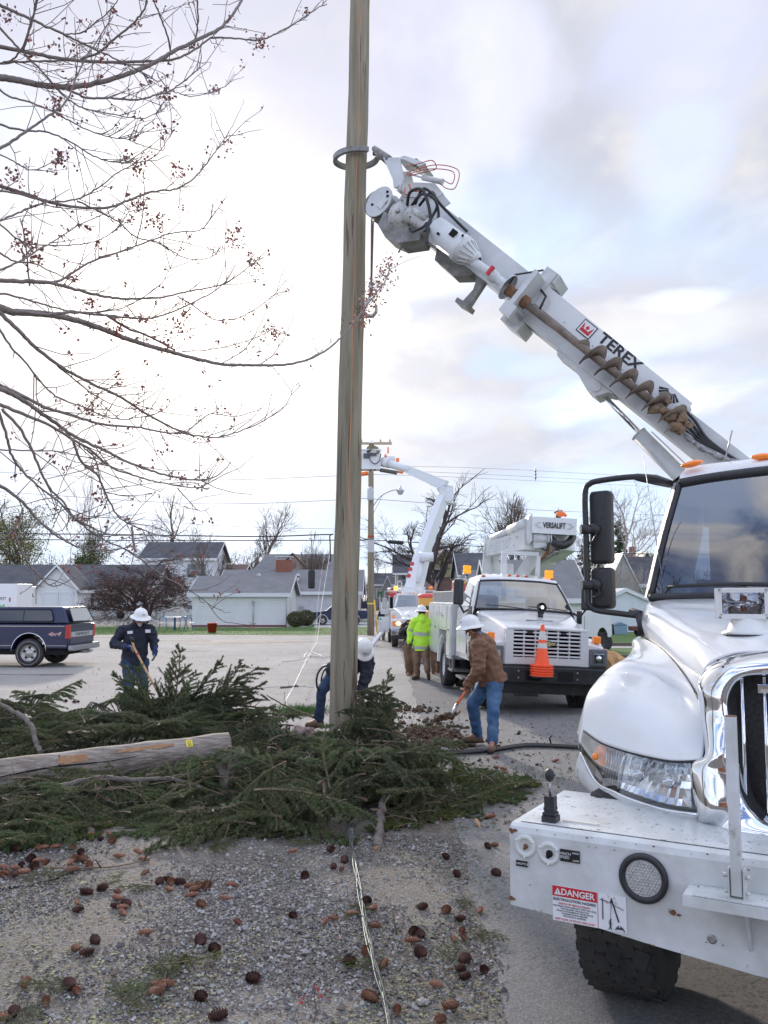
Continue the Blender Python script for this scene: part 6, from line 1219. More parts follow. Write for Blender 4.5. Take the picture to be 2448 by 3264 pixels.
def fuse(name,prims,voxel,m,parent,smooth=3,fold=0,fscale=14,seed=0,cut=None):
    bm=bmesh.new()
    for p in prims:capsule(bm,*p)
    me=bpy.data.meshes.new(name);bm.to_mesh(me);bm.free();o=bpy.data.objects.new(name,me);COL.objects.link(o)
    r=o.modifiers.new('r','REMESH');r.mode='VOXEL';r.voxel_size=voxel;r.use_smooth_shade=True
    s=o.modifiers.new('s','SMOOTH');s.factor=.6;s.iterations=smooth
    bpy.context.view_layer.update();me2=bpy.data.meshes.new_from_object(o.evaluated_get(bpy.context.evaluated_depsgraph_get()))
    bpy.data.objects.remove(o);me2.name=name
    if fold:
        n=len(me2.vertices);co=np.empty(n*3);no=np.empty(n*3);me2.vertices.foreach_get('co',co);me2.vertices.foreach_get('normal',no);co=co.reshape(-1,3);no=no.reshape(-1,3)
        d=np.array([noise.noise(Vector((c[0]*fscale+seed,c[1]*fscale,c[2]*fscale*1.7)))+.6*abs(noise.noise(Vector((c[0]*fscale*.5+c[2]*fscale+seed*2,c[1]*fscale*.5,c[2]*fscale*.9))))for c in co]);co+=no*(d[:,None]-.15)*fold;me2.vertices.foreach_set('co',co.ravel())
    me2.materials.clear();me2.materials.append(m);me2.polygons.foreach_set('use_smooth',[True]*len(me2.polygons))
    o=bpy.data.objects.new(name,me2);COL.objects.link(o);o.parent=parent
    return o
skinm=mat('skin',(.42,.21,.14),.55,c2=(.36,.16,.11),scale=9);hatm=mat('hard_hat_white',(.80,.80,.80),.22,c2=(.74,.74,.74),scale=6,coat=.6)
hairm=mat('grey_hair',(.35,.33,.31),.9);hairb=mat('brown_hair',(.07,.04,.025),.9);eyem=mat('eye_dark',(.03,.02,.015),.2);lipm=mat('lips',(.33,.12,.09),.6)
navy=mat('navy_jacket',(.012,.014,.028),.85,c2=(.028,.03,.048),scale=10,bump=.3,bscale=40);denim=mat('dark_denim',(.022,.045,.10),.85,c2=(.035,.065,.13),scale=9,bump=.25,bscale=60)
denim2=mat('blue_denim',(.05,.12,.25),.85,c2=(.15,.25,.38),scale=5,bump=.25,bscale=60,lo=.45,hi=.8);duck=mat('brown_duck_jacket',(.17,.085,.05),.85,c2=(.23,.12,.075),scale=7,bump=.3,bscale=50)
duckp=mat('brown_duck_trousers',(.17,.10,.065),.9,c2=(.23,.145,.095),scale=7,bump=.3,bscale=40);hiviz=mat('hi_vis_lime',(.52,.86,.06),.7,c2=(.44,.78,.05),scale=6,bump=.2,bscale=30,emit=(.55,.9,.05),estr=.04);tape=mat('reflective_tape',(.40,.41,.36),.35,c2=(.5,.5,.48),scale=20)
blackj=mat('black_jacket',(.012,.012,.014),.85,c2=(.03,.03,.032),scale=10,bump=.3,bscale=40);bootm=mat('boot_brown',(.11,.06,.035),.75,c2=(.17,.11,.07),scale=14,bump=.3,bscale=30);sole=mat('boot_sole',(.02,.018,.016),.9)
glove=mat('glove_blue',(.02,.035,.16),.8);glovep=mat('glove_grey',(.30,.29,.27),.85,c2=(.16,.14,.12),scale=15);shade=mat('sunglasses',(.01,.01,.012),.08,spec=.9);camo=mat('camo_jacket',(.09,.065,.04),.9,c2=(.22,.19,.13),scale=5,lo=.48,hi=.52)
def hand(prims,w,d,palm,curl=.6,s=1.0):
    d=Vector(d).normalized();pn=Vector(palm);pn=(pn-d*pn.dot(d)).normalized();sd=d.cross(pn)
    w=Vector(w)
    for k,(o,L)in enumerate(((.030,.072),(.010,.080),(-.011,.074),(-.030,.058))):
        k0=w+(d*.085+sd*o)*s;prims.append((w+(d*.01+sd*o*.6)*s,k0,.017*s,.014*s));p=k0;di=d.copy()
        for j in range(3):
            di=(di*math.cos(curl)+pn*math.sin(curl)).normalized();q=p+di*L*(.46,.32,.22)[j]*s;prims.append((p,q,.0105*s,.009*s));p=q
    p=w+(d*.025+sd*.022)*s;q=p+(sd*.030+d*.025+pn*.012)*s;prims.append((p,q,.015*s,.012*s));prims.append((q,q+(d*.028+pn*.020+sd*.004)*s,.011*s,.009*s))
def person(label,loc,J,look,up,top,bottom,voxel=.012,sleeve=.052,gloves=None,beard=None,glasses=True,hat=True,hair=None,hood=False,tapes=(),curl=(.6,.6),hatdir=None,belly=1.0,skirt=0,hem=None,topname='jacket',botname='trousers',collar=None,lite=False,thin=1.0):
    t=thing('person',label,'person',loc);O=Vector(loc);J={k:(Vector(v)-O if k[:2]not in('hd','pm')else Vector(v))for k,v in J.items()}
    look=Vector(look).normalized();up=Vector(up);up=(up-look*up.dot(look)).normalized();sd=look.cross(up)
    H=J['head'];th=thin
    across=(J['shR']-J['shL']).normalized();hac=(J['hipR']-J['hipL']).normalized()
    P=[]
    P+=[(H+up*.03,H+up*.045-look*.012,.088,.092),(H+look*.012-up*.02,H+look*.02-up*.085,.070,.046),(H+look*.035-up*.095,H+look*.05-up*.10,.032,.028)]
    P+=[(H+look*.085+up*.005,H+look*.108-up*.028,.010,.015),(H+look*.078+up*.030-sd*.03,H+look*.078+up*.030+sd*.03,.013,.013)]
    for s in(-1,1):P+=[(H+sd*s*.078-up*.02-look*.01,H+sd*s*.084+up*.012-look*.018,.014,.018),(H+sd*s*.04+look*.055-up*.02,H+sd*s*.05+look*.04-up*.05,.022,.018)]
    P+=[(J['neck'],H-up*.05-look*.015,.060,.055)]
    ch,pe=J['chest'],J['pelvis']
    P+=[(J['neck'],ch,.07,.11),(ch,pe,.12,.12)]
    for s in 'LR':
        P+=[(J['neck'],J['sh'+s],.055,.055),(J['sh'+s],J['el'+s],.050,.038),(J['el'+s],J['wr'+s],.038,.026),(J['hip'+s],J['kn'+s],.075,.055),(J['kn'+s],J['an'+s],.052,.036),(J['an'+s],J['toe'+s],.035,.03),(pe,J['hip'+s],.1,.08)]
        if not gloves:hand(P,J['wr'+s],J['hd'+s],J['pm'+s],curl[0 if s=='L' else 1])
    fuse('body',P,voxel*.72,skinm,t,2)
    sl=sleeve;Q=[(J['neck']-up*.0,ch,.085,.155,.85,across),(ch,pe,.165*belly,.165*belly,.78,across),(J['neck']+(H-J['neck'])*.1,J['neck'],.078,.085)]
    hemp=pe+(pe-ch).normalized()*(.09 if hem is None else hem)
    Q+=[(pe,hemp+(pe-ch).normalized()*.14,.168*belly,.178*belly,.80,hac)]
    if hood:Q+=[(J['neck']-look*.08+up*.0,J['neck']-look*.12-up*.10,.085,.07),(J['neck']+sd*.06,J['neck']-sd*.06-look*.05,.075,.075)]
    for s in 'LR':Q+=[(J['neck'],J['sh'+s],.08,.078),(ch,J['sh'+s],.12,.088)]
    jk=fuse(topname,Q,voxel,top,t,2,.020,8,len(label)%7)
    bm=bmesh.new();bm.from_mesh(jk.data);bmesh.ops.bisect_plane(bm,geom=bm.verts[:]+bm.edges[:]+bm.faces[:],plane_co=hemp,plane_no=(pe-ch).normalized(),clear_outer=True)
    Q=[]
    for s in 'LR':Q+=[(J['sh'+s],J['el'+s],sl*1.45,sl*1.18),(J['el'+s],J['wr'+s],sl*1.15,sl*.80)]
    sv=fuse('sleeves',Q,voxel,top,t,2,.022,12,5);bm.from_mesh(sv.data);bpy.data.objects.remove(sv);bm.to_mesh(jk.data);bm.free();jk.data.polygons.foreach_set('use_smooth',[True]*len(jk.data.polygons));solidify(jk,.006,-1)
    Q=[(pe,pe+(pe-ch).normalized()*.05,.155*th,.155*th,.82,hac)]
    for s in 'LR':Q+=[(pe,J['hip'+s],.13*th,.115*th),(J['hip'+s],J['kn'+s],.105*th,.078*th),(J['kn'+s],J['an'+s],.078*th,.068*th)]
    fuse(botname,Q,voxel,bottom,t,2,.015,8,3)
    for s in 'LR':
        a,o=J['an'+s],J['toe'+s];fd=(o-a).normalized();fdh=Vector((fd.x,fd.y,0)).normalized()if abs(fd.z)<.85 else fd;dn=Vector((0,0,-1));heel=a+(a-o).normalized()*.05*0
        zf=min(a.z-.045,o.z)if abs(fd.z)<.85 else None;hl_=Vector((a.x,a.y,zf))-fdh*.03 if zf is not None else a-fd*.03;te=Vector((o.x,o.y,zf))if zf is not None else o
        q=fuse('boot',[(a+(J['kn'+s]-a).normalized()*.05,a,.062,.060),(a,hl_,.056,.052),(hl_,te-fdh*.04,.052,.048,.9),(te-fdh*.06,te,.048,.040)],voxel*.9,bootm,t,2)
        b=MB();M=frame(hl_-fdh*.055+Vector((0,0,-.036)),fdh,Vector((0,0,1)).cross(fdh)if abs(fdh.z)<.95 else(1,0,0));L=(te-hl_).length+.095
        b.prism([(0,-.035),(L*.3,-.033),(L*.7,-.045),(L*.95,-.03),(L,0),(L*.95,.03),(L*.7,.045),(L*.3,.033),(0,.035)],M@Matrix.Translation((0,0,-.012)),.024);b.build('sole',sole,q)
    if gloves:
        for s in 'LR':
            Q=[];hand(Q,J['wr'+s],J['hd'+s],J['pm'+s],curl[0 if s=='L' else 1],1.12);g=fuse('glove',Q,voxel*.7,gloves[1],t,1);fuse('glove_cuff',[(J['wr'+s]-Vector(J['hd'+s]).normalized()*.04,J['wr'+s]+Vector(J['hd'+s]).normalized()*.055,.042,.045)],voxel,gloves[0],g,1)
    if collar:fuse('collar',[(J['neck']+(H-J['neck'])*.05-sd*.05,J['neck']+(H-J['neck'])*.05+sd*.05,.062,.062),(J['neck'],J['neck']+look*.06-up*.06,.05,.03)],voxel,collar,t,1)
    for(z0,wd)in tapes:
        c=ch+(hemp-ch)*z0;ax=(hemp-ch).normalized();y=ax.cross(across).normalized();x=y.cross(ax);n=32;rows=[]
        for h in(-wd/2,wd/2):rows.append([c+ax*h+x*(.184*belly)*math.cos(2*math.pi*i/n)+y*(.150*belly)*math.sin(2*math.pi*i/n)for i in range(n+1)])
        b=MB();b.grid(rows);o=b.build('reflective_band',tape,t);sw=o.modifiers.new('w','SHRINKWRAP');sw.target=jk;sw.offset=.006;sw.wrap_method='NEAREST_SURFACEPOINT'
    if tapes:
        for s in 'LR':
            a,e=J['sh'+s],J['el'+s];c=a+(e-a)*.8;b=MB();ax=(e-a).normalized();b.lathe([(sl*1.34,-.026),(sl*1.30,.026)],c,ax,18);b.build('reflective_band',tape,t)
    if beard:
        fuse('beard',[(H+look*.065-up*.075,H+look*.055-up*.105,.028,.030),(H+look*.02+sd*.055-up*.04,H+look*.055-up*.095,.014,.022),(H+look*.02-sd*.055-up*.04,H+look*.055-up*.095,.014,.022),(H+look*.095-up*.048-sd*.02,H+look*.095-up*.048+sd*.02,.009,.009)],voxel*.7,beard,t,1)
    b=MB()
    if glasses:
        for s in(-1,1):b.sphere(H+look*.078+sd*s*.033+up*.008,.026,10,sc=(1,1,.8));b.tube([H+look*.085+sd*s*.05+up*.014,H+sd*s*.088+up*.012],.004,5)
        b.tube([H+look*.092+sd*.02+up*.014,H+look*.092-sd*.02+up*.014],.005,5);b.build('sunglasses',shade,t)
    else:
        for s in(-1,1):b.sphere(H+look*.080+sd*s*.032+up*.008,.010,8)
        b.build('eyes',eyem,t)
    b=MB();b.tube([H+look*.086-up*.062-sd*.022,H+look*.095-up*.060,H+look*.086-up*.062+sd*.022],[.004,.007,.004],6);b.build('mouth',lipm,t)
    if hair:fuse('hair',[(H-look*.02+up*.0,H-look*.03+up*.06,.092,.092),(H-look*.045-up*.04,H-look*.04,.07,.08)],voxel*.8,hair,t,1)
    if hat:
        hu=Vector(hatdir).normalized()if hatdir else up;c=H+up*.045+look*.002;fx=(look-hu*look.dot(hu)).normalized();fy=hu.cross(fx);n=36;rows=[]
        for r,h,in((.002,.135),(.045,.118),(.080,.098),(.104,.066),(.117,.025),(.120,.0),(.126,-.006),(.155,-.018),(.172,-.028),(.174,-.034),(.150,-.026),(.118,-.012),(.112,.0)):
            row=[]
            for i in range(n+1):
                a=2*math.pi*i/n;rg=.004*math.exp(-((math.sin(a))**2)*40)*(1 if h>.03 else 0)
                row.append(c+fx*(r*1.12*math.cos(a))+fy*(r*.98*math.sin(a))+hu*(h+rg-(.012 if r>.15 and math.cos(a)>.5 else 0)))
            rows.append(row)
        b=MB();b.grid(rows);ho=b.build('hard_hat',hatm,t)
        b=MB();b.tube([c+fx*.135*math.cos(R(a))+fy*.0+hu*(.004+.125*math.sin(R(a)))for a in range(15,166,12)],.007,6);b.build('hat_ridge',hatm,ho)
        b=MB();M=frame(c+fx*.128+hu*.045,fy,hu);b.box((-.022,-.008,-.004),(.022,.008,.002),M=M);b.build('hat_decal',mat('decal_grey',(.25,.26,.30),.5),ho)
    return t
def W(x,y,F):return PF(x,y,F)
def zA(x,y):return(340+x/5.53,1900+y/5.53)
A=lambda x,y,F=14.5:PF(*zA(x,y),F)
g0=Vector((A(450,2050).x,14.5,0))
p1=person('man in navy jacket and white hard hat walking with a shovel on the left lot',g0,
    dict(head=A(590,385,14.40),neck=A(560,520,14.5),chest=A(520,760,14.52),pelvis=A(480,1130,14.55),
         shR=A(290,600,14.5),elR=A(130,850,14.45),wrR=A(360,900,14.22),hdR=(.8,-.25,.0),pmR=(.1,-.6,-.8),
         shL=A(760,590,14.55),elL=A(830,800,14.55),wrL=A(850,960,14.45),hdL=(.02,-.1,-1),pmL=(-1,0,0),
         hipR=A(390,1180,14.5),knR=A(400,1580,14.38),anR=A(330,2010,14.55),toeR=A(330,2110,14.35),hipL=A(610,1180,14.6),knL=A(640,1600,14.5),anL=A(620,2030,14.72),toeL=A(650,2110,14.5)),
    (.55,-.70,-.42),(.1,-.1,1),navy,denim,gloves=(glove,glovep),beard=mat('white_beard',(.55,.52,.50),.9),glasses=True,hood=True,belly=1.28,sleeve=.068,hatdir=(.12,-.22,1),curl=(.35,.9),hem=.10,thin=1.18)
b=MB();b.box((0,0,0),(0,0,0));b=MB();pt=A(410,640,14.28)-g0;M=frame(pt,(1,-.1,.08),(0,0,1));b.box((-.042,-.022,-.02),(.042,.022,.002),M=M);n1=b.build('name_patch',stkw,p1)
b=MB();pt=A(725,618,14.32)-g0;M=frame(pt,(1,.1,.0),(0,0,1));b.box((-.040,-.026,-.02),(.040,.026,.002),M=M);b.build('name_patch',stkw,p1)
b=MB();b.tube([A(440,740,14.12),A(480,900,14.12),A(750,1420,13.95),A(1000,1850,13.8)],.018,10);bb=A(1000,1850,13.8)
sh1=thing('shovel','wooden handled shovel held by the man in navy, its blade in the spruce boughs','shovel',tuple(bb));M0=Matrix.Translation(-bb)
for i in range(len(b.v)):b.v[i]=tuple(Vector(b.v[i])-bb)
b.build('handle',mat('wood_handle',(.52,.30,.14),.55,c2=(.60,.38,.2),scale=12),sh1)
def rel(p):return Vector(p)-bb
b=MB();b.tube([rel(A(425,715,14.12)),rel(A(475,810,14.12))],.026,10);b.build('grip',M_['black'],sh1)
b=MB();b.cyl(rel(A(540,1000,14.08)),rel(A(555,1030,14.07)),.021,n=12);b.build('red_band',M_['red'],sh1)
b=MB();b.grid([[Vector((.11*u*(1-.35*v*v)+.12*v,-.05*v+.03*u*u,-.28*v+.02))for u in(-1,-.5,0,.5,1)]for v in(0,.25,.5,.75,1)]);solidify(b.build('blade',M_['steel'],sh1),.004)
def zB(x,y):return(960+x/5.268,1980+y/5.268)
Bp=lambda x,y,F=12.35:PF(*zB(x,y),F)
g1=Vector((Bp(600,1700).x,12.35,0))
person('man in dark jacket and white hard hat bending down behind the new pole',g1,
    dict(head=Bp(1030,470,12.0),neck=Bp(950,430,12.22),chest=Bp(860,620,12.35),pelvis=Bp(640,870,12.6),
         shR=Bp(820,480,12.3),elR=Bp(780,800,12.1),wrR=Bp(820,1120,12.0),hdR=(0,-.2,-1),pmR=(1,0,0),
         shL=Bp(1090,640,12.25),elL=Bp(1090,900,12.15),wrL=Bp(1010,1200,12.05),hdL=(-.1,-.1,-1),pmL=(-1,0,0),
         hipR=Bp(520,930,12.6),knR=Bp(345,1160,12.35),anR=Bp(300,1650,12.45),toeR=Bp(110,1745,12.35),hipL=Bp(700,960,12.6),knL=Bp(700,1300,12.6),anL=Bp(720,1680,12.75),toeL=Bp(620,1740,12.7)),
    (.05,-.62,-.78),(.42,-.75,.5),navy,denim,sleeve=.085,belly=1.3,glasses=False,hatdir=(.42,-.70,.55),curl=(.7,.7),hem=.02,hair=hairb)
co_=MB();co_.tube(spline([Bp(440,740,12.2),Bp(360,770,12.2),Bp(285,870,12.2),Bp(258,990,12.2),Bp(270,1110,12.25),Bp(300,1180,12.3)],8),.014,8);co_.tube(spline([Bp(440,780,12.25),Bp(385,830,12.25),Bp(350,920,12.25),Bp(335,1010,12.3)],8),.011,8)
tag(co_.build('hose_loop',M_['black']),'black hose loop hanging at the left hip of the man behind the pole','hose')
def zC(x,y):return(1380+x/4.708,1930+y/4.708)
Cc=lambda x,y,F=11.45:PF(*zC(x,y),F)
g2_=Vector((Cc(800,2050).x,11.45,0))
person('man in brown work jacket and blue jeans bending with a shovel by the middle truck',g2_,
    dict(head=Cc(585,330,11.45),neck=Cc(665,440,11.5),chest=Cc(755,650,11.5),pelvis=Cc(890,1080,11.5),
         shL=Cc(700,590,11.27),elL=Cc(690,960,11.18),wrL=Cc(525,1185,11.32),hdL=(-.35,.35,-.75),pmL=(-.5,.5,.1),
         shR=Cc(640,560,11.68),elR=Cc(640,880,11.75),wrR=Cc(660,1080,11.55),hdR=(-.6,-.4,-.4),pmR=(-.2,-.5,-.5),
         hipL=Cc(925,1200,11.38),knL=Cc(905,1600,11.22),anL=Cc(895,2030,11.17),toeL=Cc(860,2165,10.98),hipR=Cc(800,1190,11.62),knR=Cc(590,1480,11.55),anR=Cc(670,1930,11.68),toeR=Cc(480,2015,11.62)),
    (-.86,-.12,-.50),(-.3,0,1),duck,denim2,sleeve=.070,belly=1.36,hair=hairb,hatdir=(-.10,-.1,1),curl=(.95,.95),hem=.07,collar=mat('blue_collar',(.16,.24,.36),.8),thin=1.05)
sA,sB=Cc(625,1095,11.48),Cc(300,1620,11.25)
sh2=thing('shovel','orange handled shovel carrying brown soil held by the man in the brown jacket','shovel',tuple(sB));rel=lambda p:Vector(p)-sB
b=MB();b.tube([rel(sA),rel(Cc(355,1490,11.28))],.017,10);b.build('handle',mat('orange_handle',(.85,.17,.05),.45),sh2)
b=MB();b.tube([rel(Cc(362,1480,11.28)),rel(Cc(300,1610,11.25)),rel(Cc(275,1660,11.25))],[.022,.020,.03],10);b.build('socket',M_['steel'],sh2)
b=MB();L0,L1=rel(Cc(385,1650,11.25)),rel(Cc(50,1745,11.2));ax=(L1-L0);sdv=Vector((.05,.13,.02))
b.grid([[L0+ax*v+sdv*u*(1-.3*v)+Vector((0,0,.03*u*u+.02*abs(v-.5)))for u in(-1,-.5,0,.5,1)]for v in(0,.2,.4,.6,.8,1)]);solidify(b.build('blade',M_['rust'],sh2),.004)
def clods(b,pts,amp=.03,fr=20,mi=0):
    o=len(b.v)
    for c,r in pts:b.sphere(c,r,8,mi,sc=(rng.uniform(.8,1.3),rng.uniform(.8,1.2),rng.uniform(.6,.9)))
    for v in range(o,len(b.v)):
        p=Vector(b.v[v]);b.v[v]=tuple(p+Vector((noise.noise(p*fr),noise.noise(p*fr+Vector((5,0,0))),noise.noise(p*fr+Vector((0,9,0)))))*amp)
soil=mat('brown_soil',(.115,.075,.045),.95,c2=(.06,.035,.022),scale=14,bump=.8,bscale=40)
b=MB();clods(b,[(L0+ax*rng.uniform(.15,.95)+sdv*rng.uniform(-.6,.6)+Vector((0,0,rng.uniform(.01,.06))),rng.uniform(.02,.05))for i in range(26)]);so2=b.build('shovelled_soil',soil);so2.location=sB;tag(so2,'heap of brown soil on the blade of the orange handled shovel','soil')
def zD(x,y):return(1220+x/6.32,1850+y/6.32)
D=lambda x,y,F=20.9:PF(*zD(x,y),F)
def gnd(x,F):return Vector((D(x,1950,F).x,F,0))
person('man in lime hi-vis jacket with his back turned walking toward the far truck',gnd(750,20.9),
    dict(head=D(785,640),neck=D(780,735),chest=D(775,950),pelvis=D(765,1230),shL=D(640,830),elL=D(555,1030,20.95),wrL=D(535,1240,20.8),hdL=(0,0,-1),pmL=(1,0,0),
         shR=D(920,850),elR=D(985,1050,20.9),wrR=D(990,1270,20.8),hdR=(0,0,-1),pmR=(-1,0,0),hipL=D(690,1370),knL=D(690,1650,20.8),anL=D(690,1900,20.85),toeL=D(610,1955,20.7),
         hipR=D(840,1370),knR=D(875,1620,20.7),anR=D(905,1820,20.45),toeR=D(930,1950,20.5)),
    (-.1,.98,-.1),(0,0,1),hiviz,duckp,voxel=.018,sleeve=.072,belly=1.18,hair=hairb,glasses=False,hood=True,tapes=((.28,.07),(.86,.07)),gloves=(glovep,M_['black']),hem=.22,hatdir=(.03,.05,1),thin=1.1)
person('man in black jacket and sunglasses facing the camera left of the hi-vis man',gnd(520,22.0),
    dict(head=D(520,775,21.9),neck=D(525,860,22),chest=D(530,1010,22),pelvis=D(540,1250,22),shR=D(430,930,22),elR=D(365,1060,21.9),wrR=D(470,970,21.6),hdR=(.5,-.3,.6),pmR=(.5,-.5,-.5),
         shL=D(640,930,22),elL=D(660,1130,22),wrL=D(600,1260,21.8),hdL=(-.5,-.2,-.8),pmL=(-.5,.2,0),hipR=D(480,1350,22),knR=D(500,1620,21.9),anR=D(510,1850,22),toeR=D(510,1925,21.8),hipL=D(600,1350,22),knL=D(605,1620,21.95),anL=D(600,1860,22.1),toeL=D(620,1900,21.9)),
    (.05,-1,-.08),(0,0,1),blackj,duckp,voxel=.018,sleeve=.06,belly=.95,gloves=(M_['black'],mat('glove_tan',(.35,.22,.12),.8)),curl=(.7,.7))
person('man in hi-vis jacket half hidden behind the side lockers of the middle truck',gnd(1060,22.3),
    dict(head=D(1075,750,22.2),neck=D(1075,840,22.3),chest=D(1070,1020,22.3),pelvis=D(1050,1260,22.3),shR=D(985,900,22.3),elR=D(975,1100,22.3),wrR=D(1000,1300,22.1),hdR=(0,0,-1),pmR=(1,0,0),
         shL=D(1180,900,22.3),elL=D(1200,1100,22.3),wrL=D(1190,1280,22.3),hdL=(0,0,-1),pmL=(-1,0,0),hipR=D(990,1370,22.3),knR=D(1010,1620,22.2),anR=D(1030,1840,22.3),toeR=D(1070,1905,22.2),hipL=D(1120,1370,22.4),knL=D(1130,1620,22.4),anL=D(1130,1840,22.5),toeL=D(1160,1900,22.4)),
    (.35,-.9,-.1),(0,0,1),hiviz,duckp,voxel=.018,sleeve=.066,hood=True,tapes=((.3,.07),(.85,.07)),gloves=(M_['black'],M_['black']),hem=.18)
E_=lambda x,y,F=39.8:PF(800+x/2.37,1350+y/2.37,F)
person('man in dark top and tan trousers behind the open locker door of the far truck',Vector((E_(990,1640).x,39.8,0)),
    dict(head=E_(1015,1395),neck=E_(1010,1415),chest=E_(1005,1445),pelvis=E_(995,1520),shL=E_(975,1430),elL=E_(962,1475),wrL=E_(985,1505,39.6),hdL=(.8,-.2,0),pmL=(0,0,-1),shR=E_(1040,1430),elR=E_(1050,1475),wrR=E_(1040,1510),hdR=(0,0,-1),pmR=(-1,0,0),
         hipL=E_(980,1530),knL=E_(972,1580),anL=E_(965,1628),toeL=E_(955,1640,39.5),hipR=E_(1008,1530),knR=E_(1004,1580),anR=E_(1000,1625),toeR=E_(1010,1635,39.9)),
    (.5,.8,-.2),(0,0,1),navy,duckp,voxel=.03,gloves=(skinm,skinm),glasses=False)
person('lineman in camouflage jacket standing in the raised bucket at the far pole top',Vector((E_(915,300,44).x,44,PF(1180,1496,44).z)),
    dict(head=E_(912,150,43.95),neck=E_(915,168,44),chest=E_(918,205,44),pelvis=E_(920,270,44),shL=E_(888,185,44),elL=E_(882,215,43.8),wrL=E_(905,195,43.5),hdL=(.4,.5,.3),pmL=(0,0,-1),shR=E_(948,185,44),elR=E_(962,212,43.8),wrR=E_(945,225,43.6),hdR=(-.4,.5,0),pmR=(0,0,-1),
         hipL=E_(905,280,44),knL=E_(903,312,43.9),anL=E_(905,342,44),toeL=E_(905,345,43.8),hipR=E_(935,280,44),knR=E_(937,312,43.9),anR=E_(935,342,44),toeR=E_(937,345,43.8)),
    (-.1,1,.1),(0,0,1),camo,duckp,voxel=.03,sleeve=.07,gloves=(glovep,mat('orange_glove',(.7,.3,.08),.7)),glasses=False)
# ================================================================= FELLED SPRUCE, LOG, CONES, WIRES
sprD=mat('spruce_dark',(.060,.078,.038),.75);sprM=mat('spruce_mid',(.115,.130,.056),.75);sprL=mat('spruce_light',(.115,.150,.06),.75);sprY=mat('spruce_yellow',(.13,.15,.04),.8)
twigm=mat('spruce_twig',(.13,.085,.055),.9,c2=(.20,.15,.11),scale=15);woodm=mat('fresh_wood',(.55,.32,.15),.7,c2=(.42,.20,.09),scale=10,bump=.4,bscale=30)
def needles(rs,A,B,dens,ln,wd):
    L=np.linalg.norm(B-A,axis=1);n=np.maximum(1,(L*dens).astype(int));idx=np.repeat(np.arange(len(A)),n);t=rs.uniform(0,1,(len(idx),1))
    P=A[idx]+(B-A)[idx]*t;d=(B-A)[idx]/(L[idx][:,None]+1e-9);r=rs.normal(size=P.shape);r-=d*(r*d).sum(1,keepdims=True);r/=np.linalg.norm(r,axis=1,keepdims=True)
    nd=d*.6+r*.85;nd/=np.linalg.norm(nd,axis=1,keepdims=True);w=np.cross(nd,rs.normal(size=P.shape));w/=np.linalg.norm(w,axis=1,keepdims=True)+1e-9
    l=ln*rs.uniform(.7,1.2,(len(P),1));V=np.stack([P-w*wd*.5,P+w*wd*.5,P+nd*l],1).reshape(-1,3)
    return V
def bough(rs,L=.9,droop=.35,side=.38,dens=430,hang=.25,wide=1.0):
    n=9;S=[np.zeros(3)];d=np.array([1.,0,.12])
    for i in range(n):d=d+np.array([0,rs.normal()*.07,-droop/n*1.3+rs.normal()*.03]);d/=np.linalg.norm(d);S.append(S[-1]+d*L/n)
    A,B,r0=[],[],[]
    for i in range(n):A.append(S[i]);B.append(S[i+1]);r0.append(.009*(1-i/n)+.003)
    for i in range(1,n+1):
        for s in(-1,1):
            for q in range(1 if i%3 else 2):
                t=rs.uniform(0,1);p=S[i-1]+(S[min(i,n)]-S[i-1])*t;l=side*L*(1-(i/n)**1.3*.75)*rs.uniform(.55,1.1);dd=(S[i]-S[i-1])/np.linalg.norm(S[i]-S[i-1])
                e=dd*.75+np.array([0,s*.75*wide,rs.normal()*.12]);e/=np.linalg.norm(e)
                for j in range(4):
                    e2=e+np.array([rs.normal()*.06,rs.normal()*.06,-hang*.35]);e2/=np.linalg.norm(e2);qn=p+e2*l/4;A.append(p);B.append(qn);r0.append(.0022)
                    if rs.uniform()<.75 and j<3:
                        f=e2*.7+np.array([.25,-s*.4*rs.choice([-1,1]),-.15-hang*.5]);f/=np.linalg.norm(f);A.append(qn);B.append(qn+f*l*.48*rs.uniform(.6,1.3));r0.append(.0016)
                    p,e=qn,e2
    A,B=np.array(A),np.array(B);V=needles(rs,A[1:],B[1:],dens,.025,.0058)
    segs=[(A[i],B[i],r0[i],r0[i]*.75)for i in range(len(A))]
    return V,tube_np(segs,3)
rs=np.random.default_rng(5);PROTO=[bough(rs,.9,rs.uniform(.2,.6),.40,760,rs.uniform(.1,.5))for _ in range(7)]+[bough(rs,.8,.9,.45,760,1.6)for _ in range(3)]
def rotm(yaw,pitch,roll):return np.array((Euler((roll,pitch,yaw),'XYZ').to_matrix()))
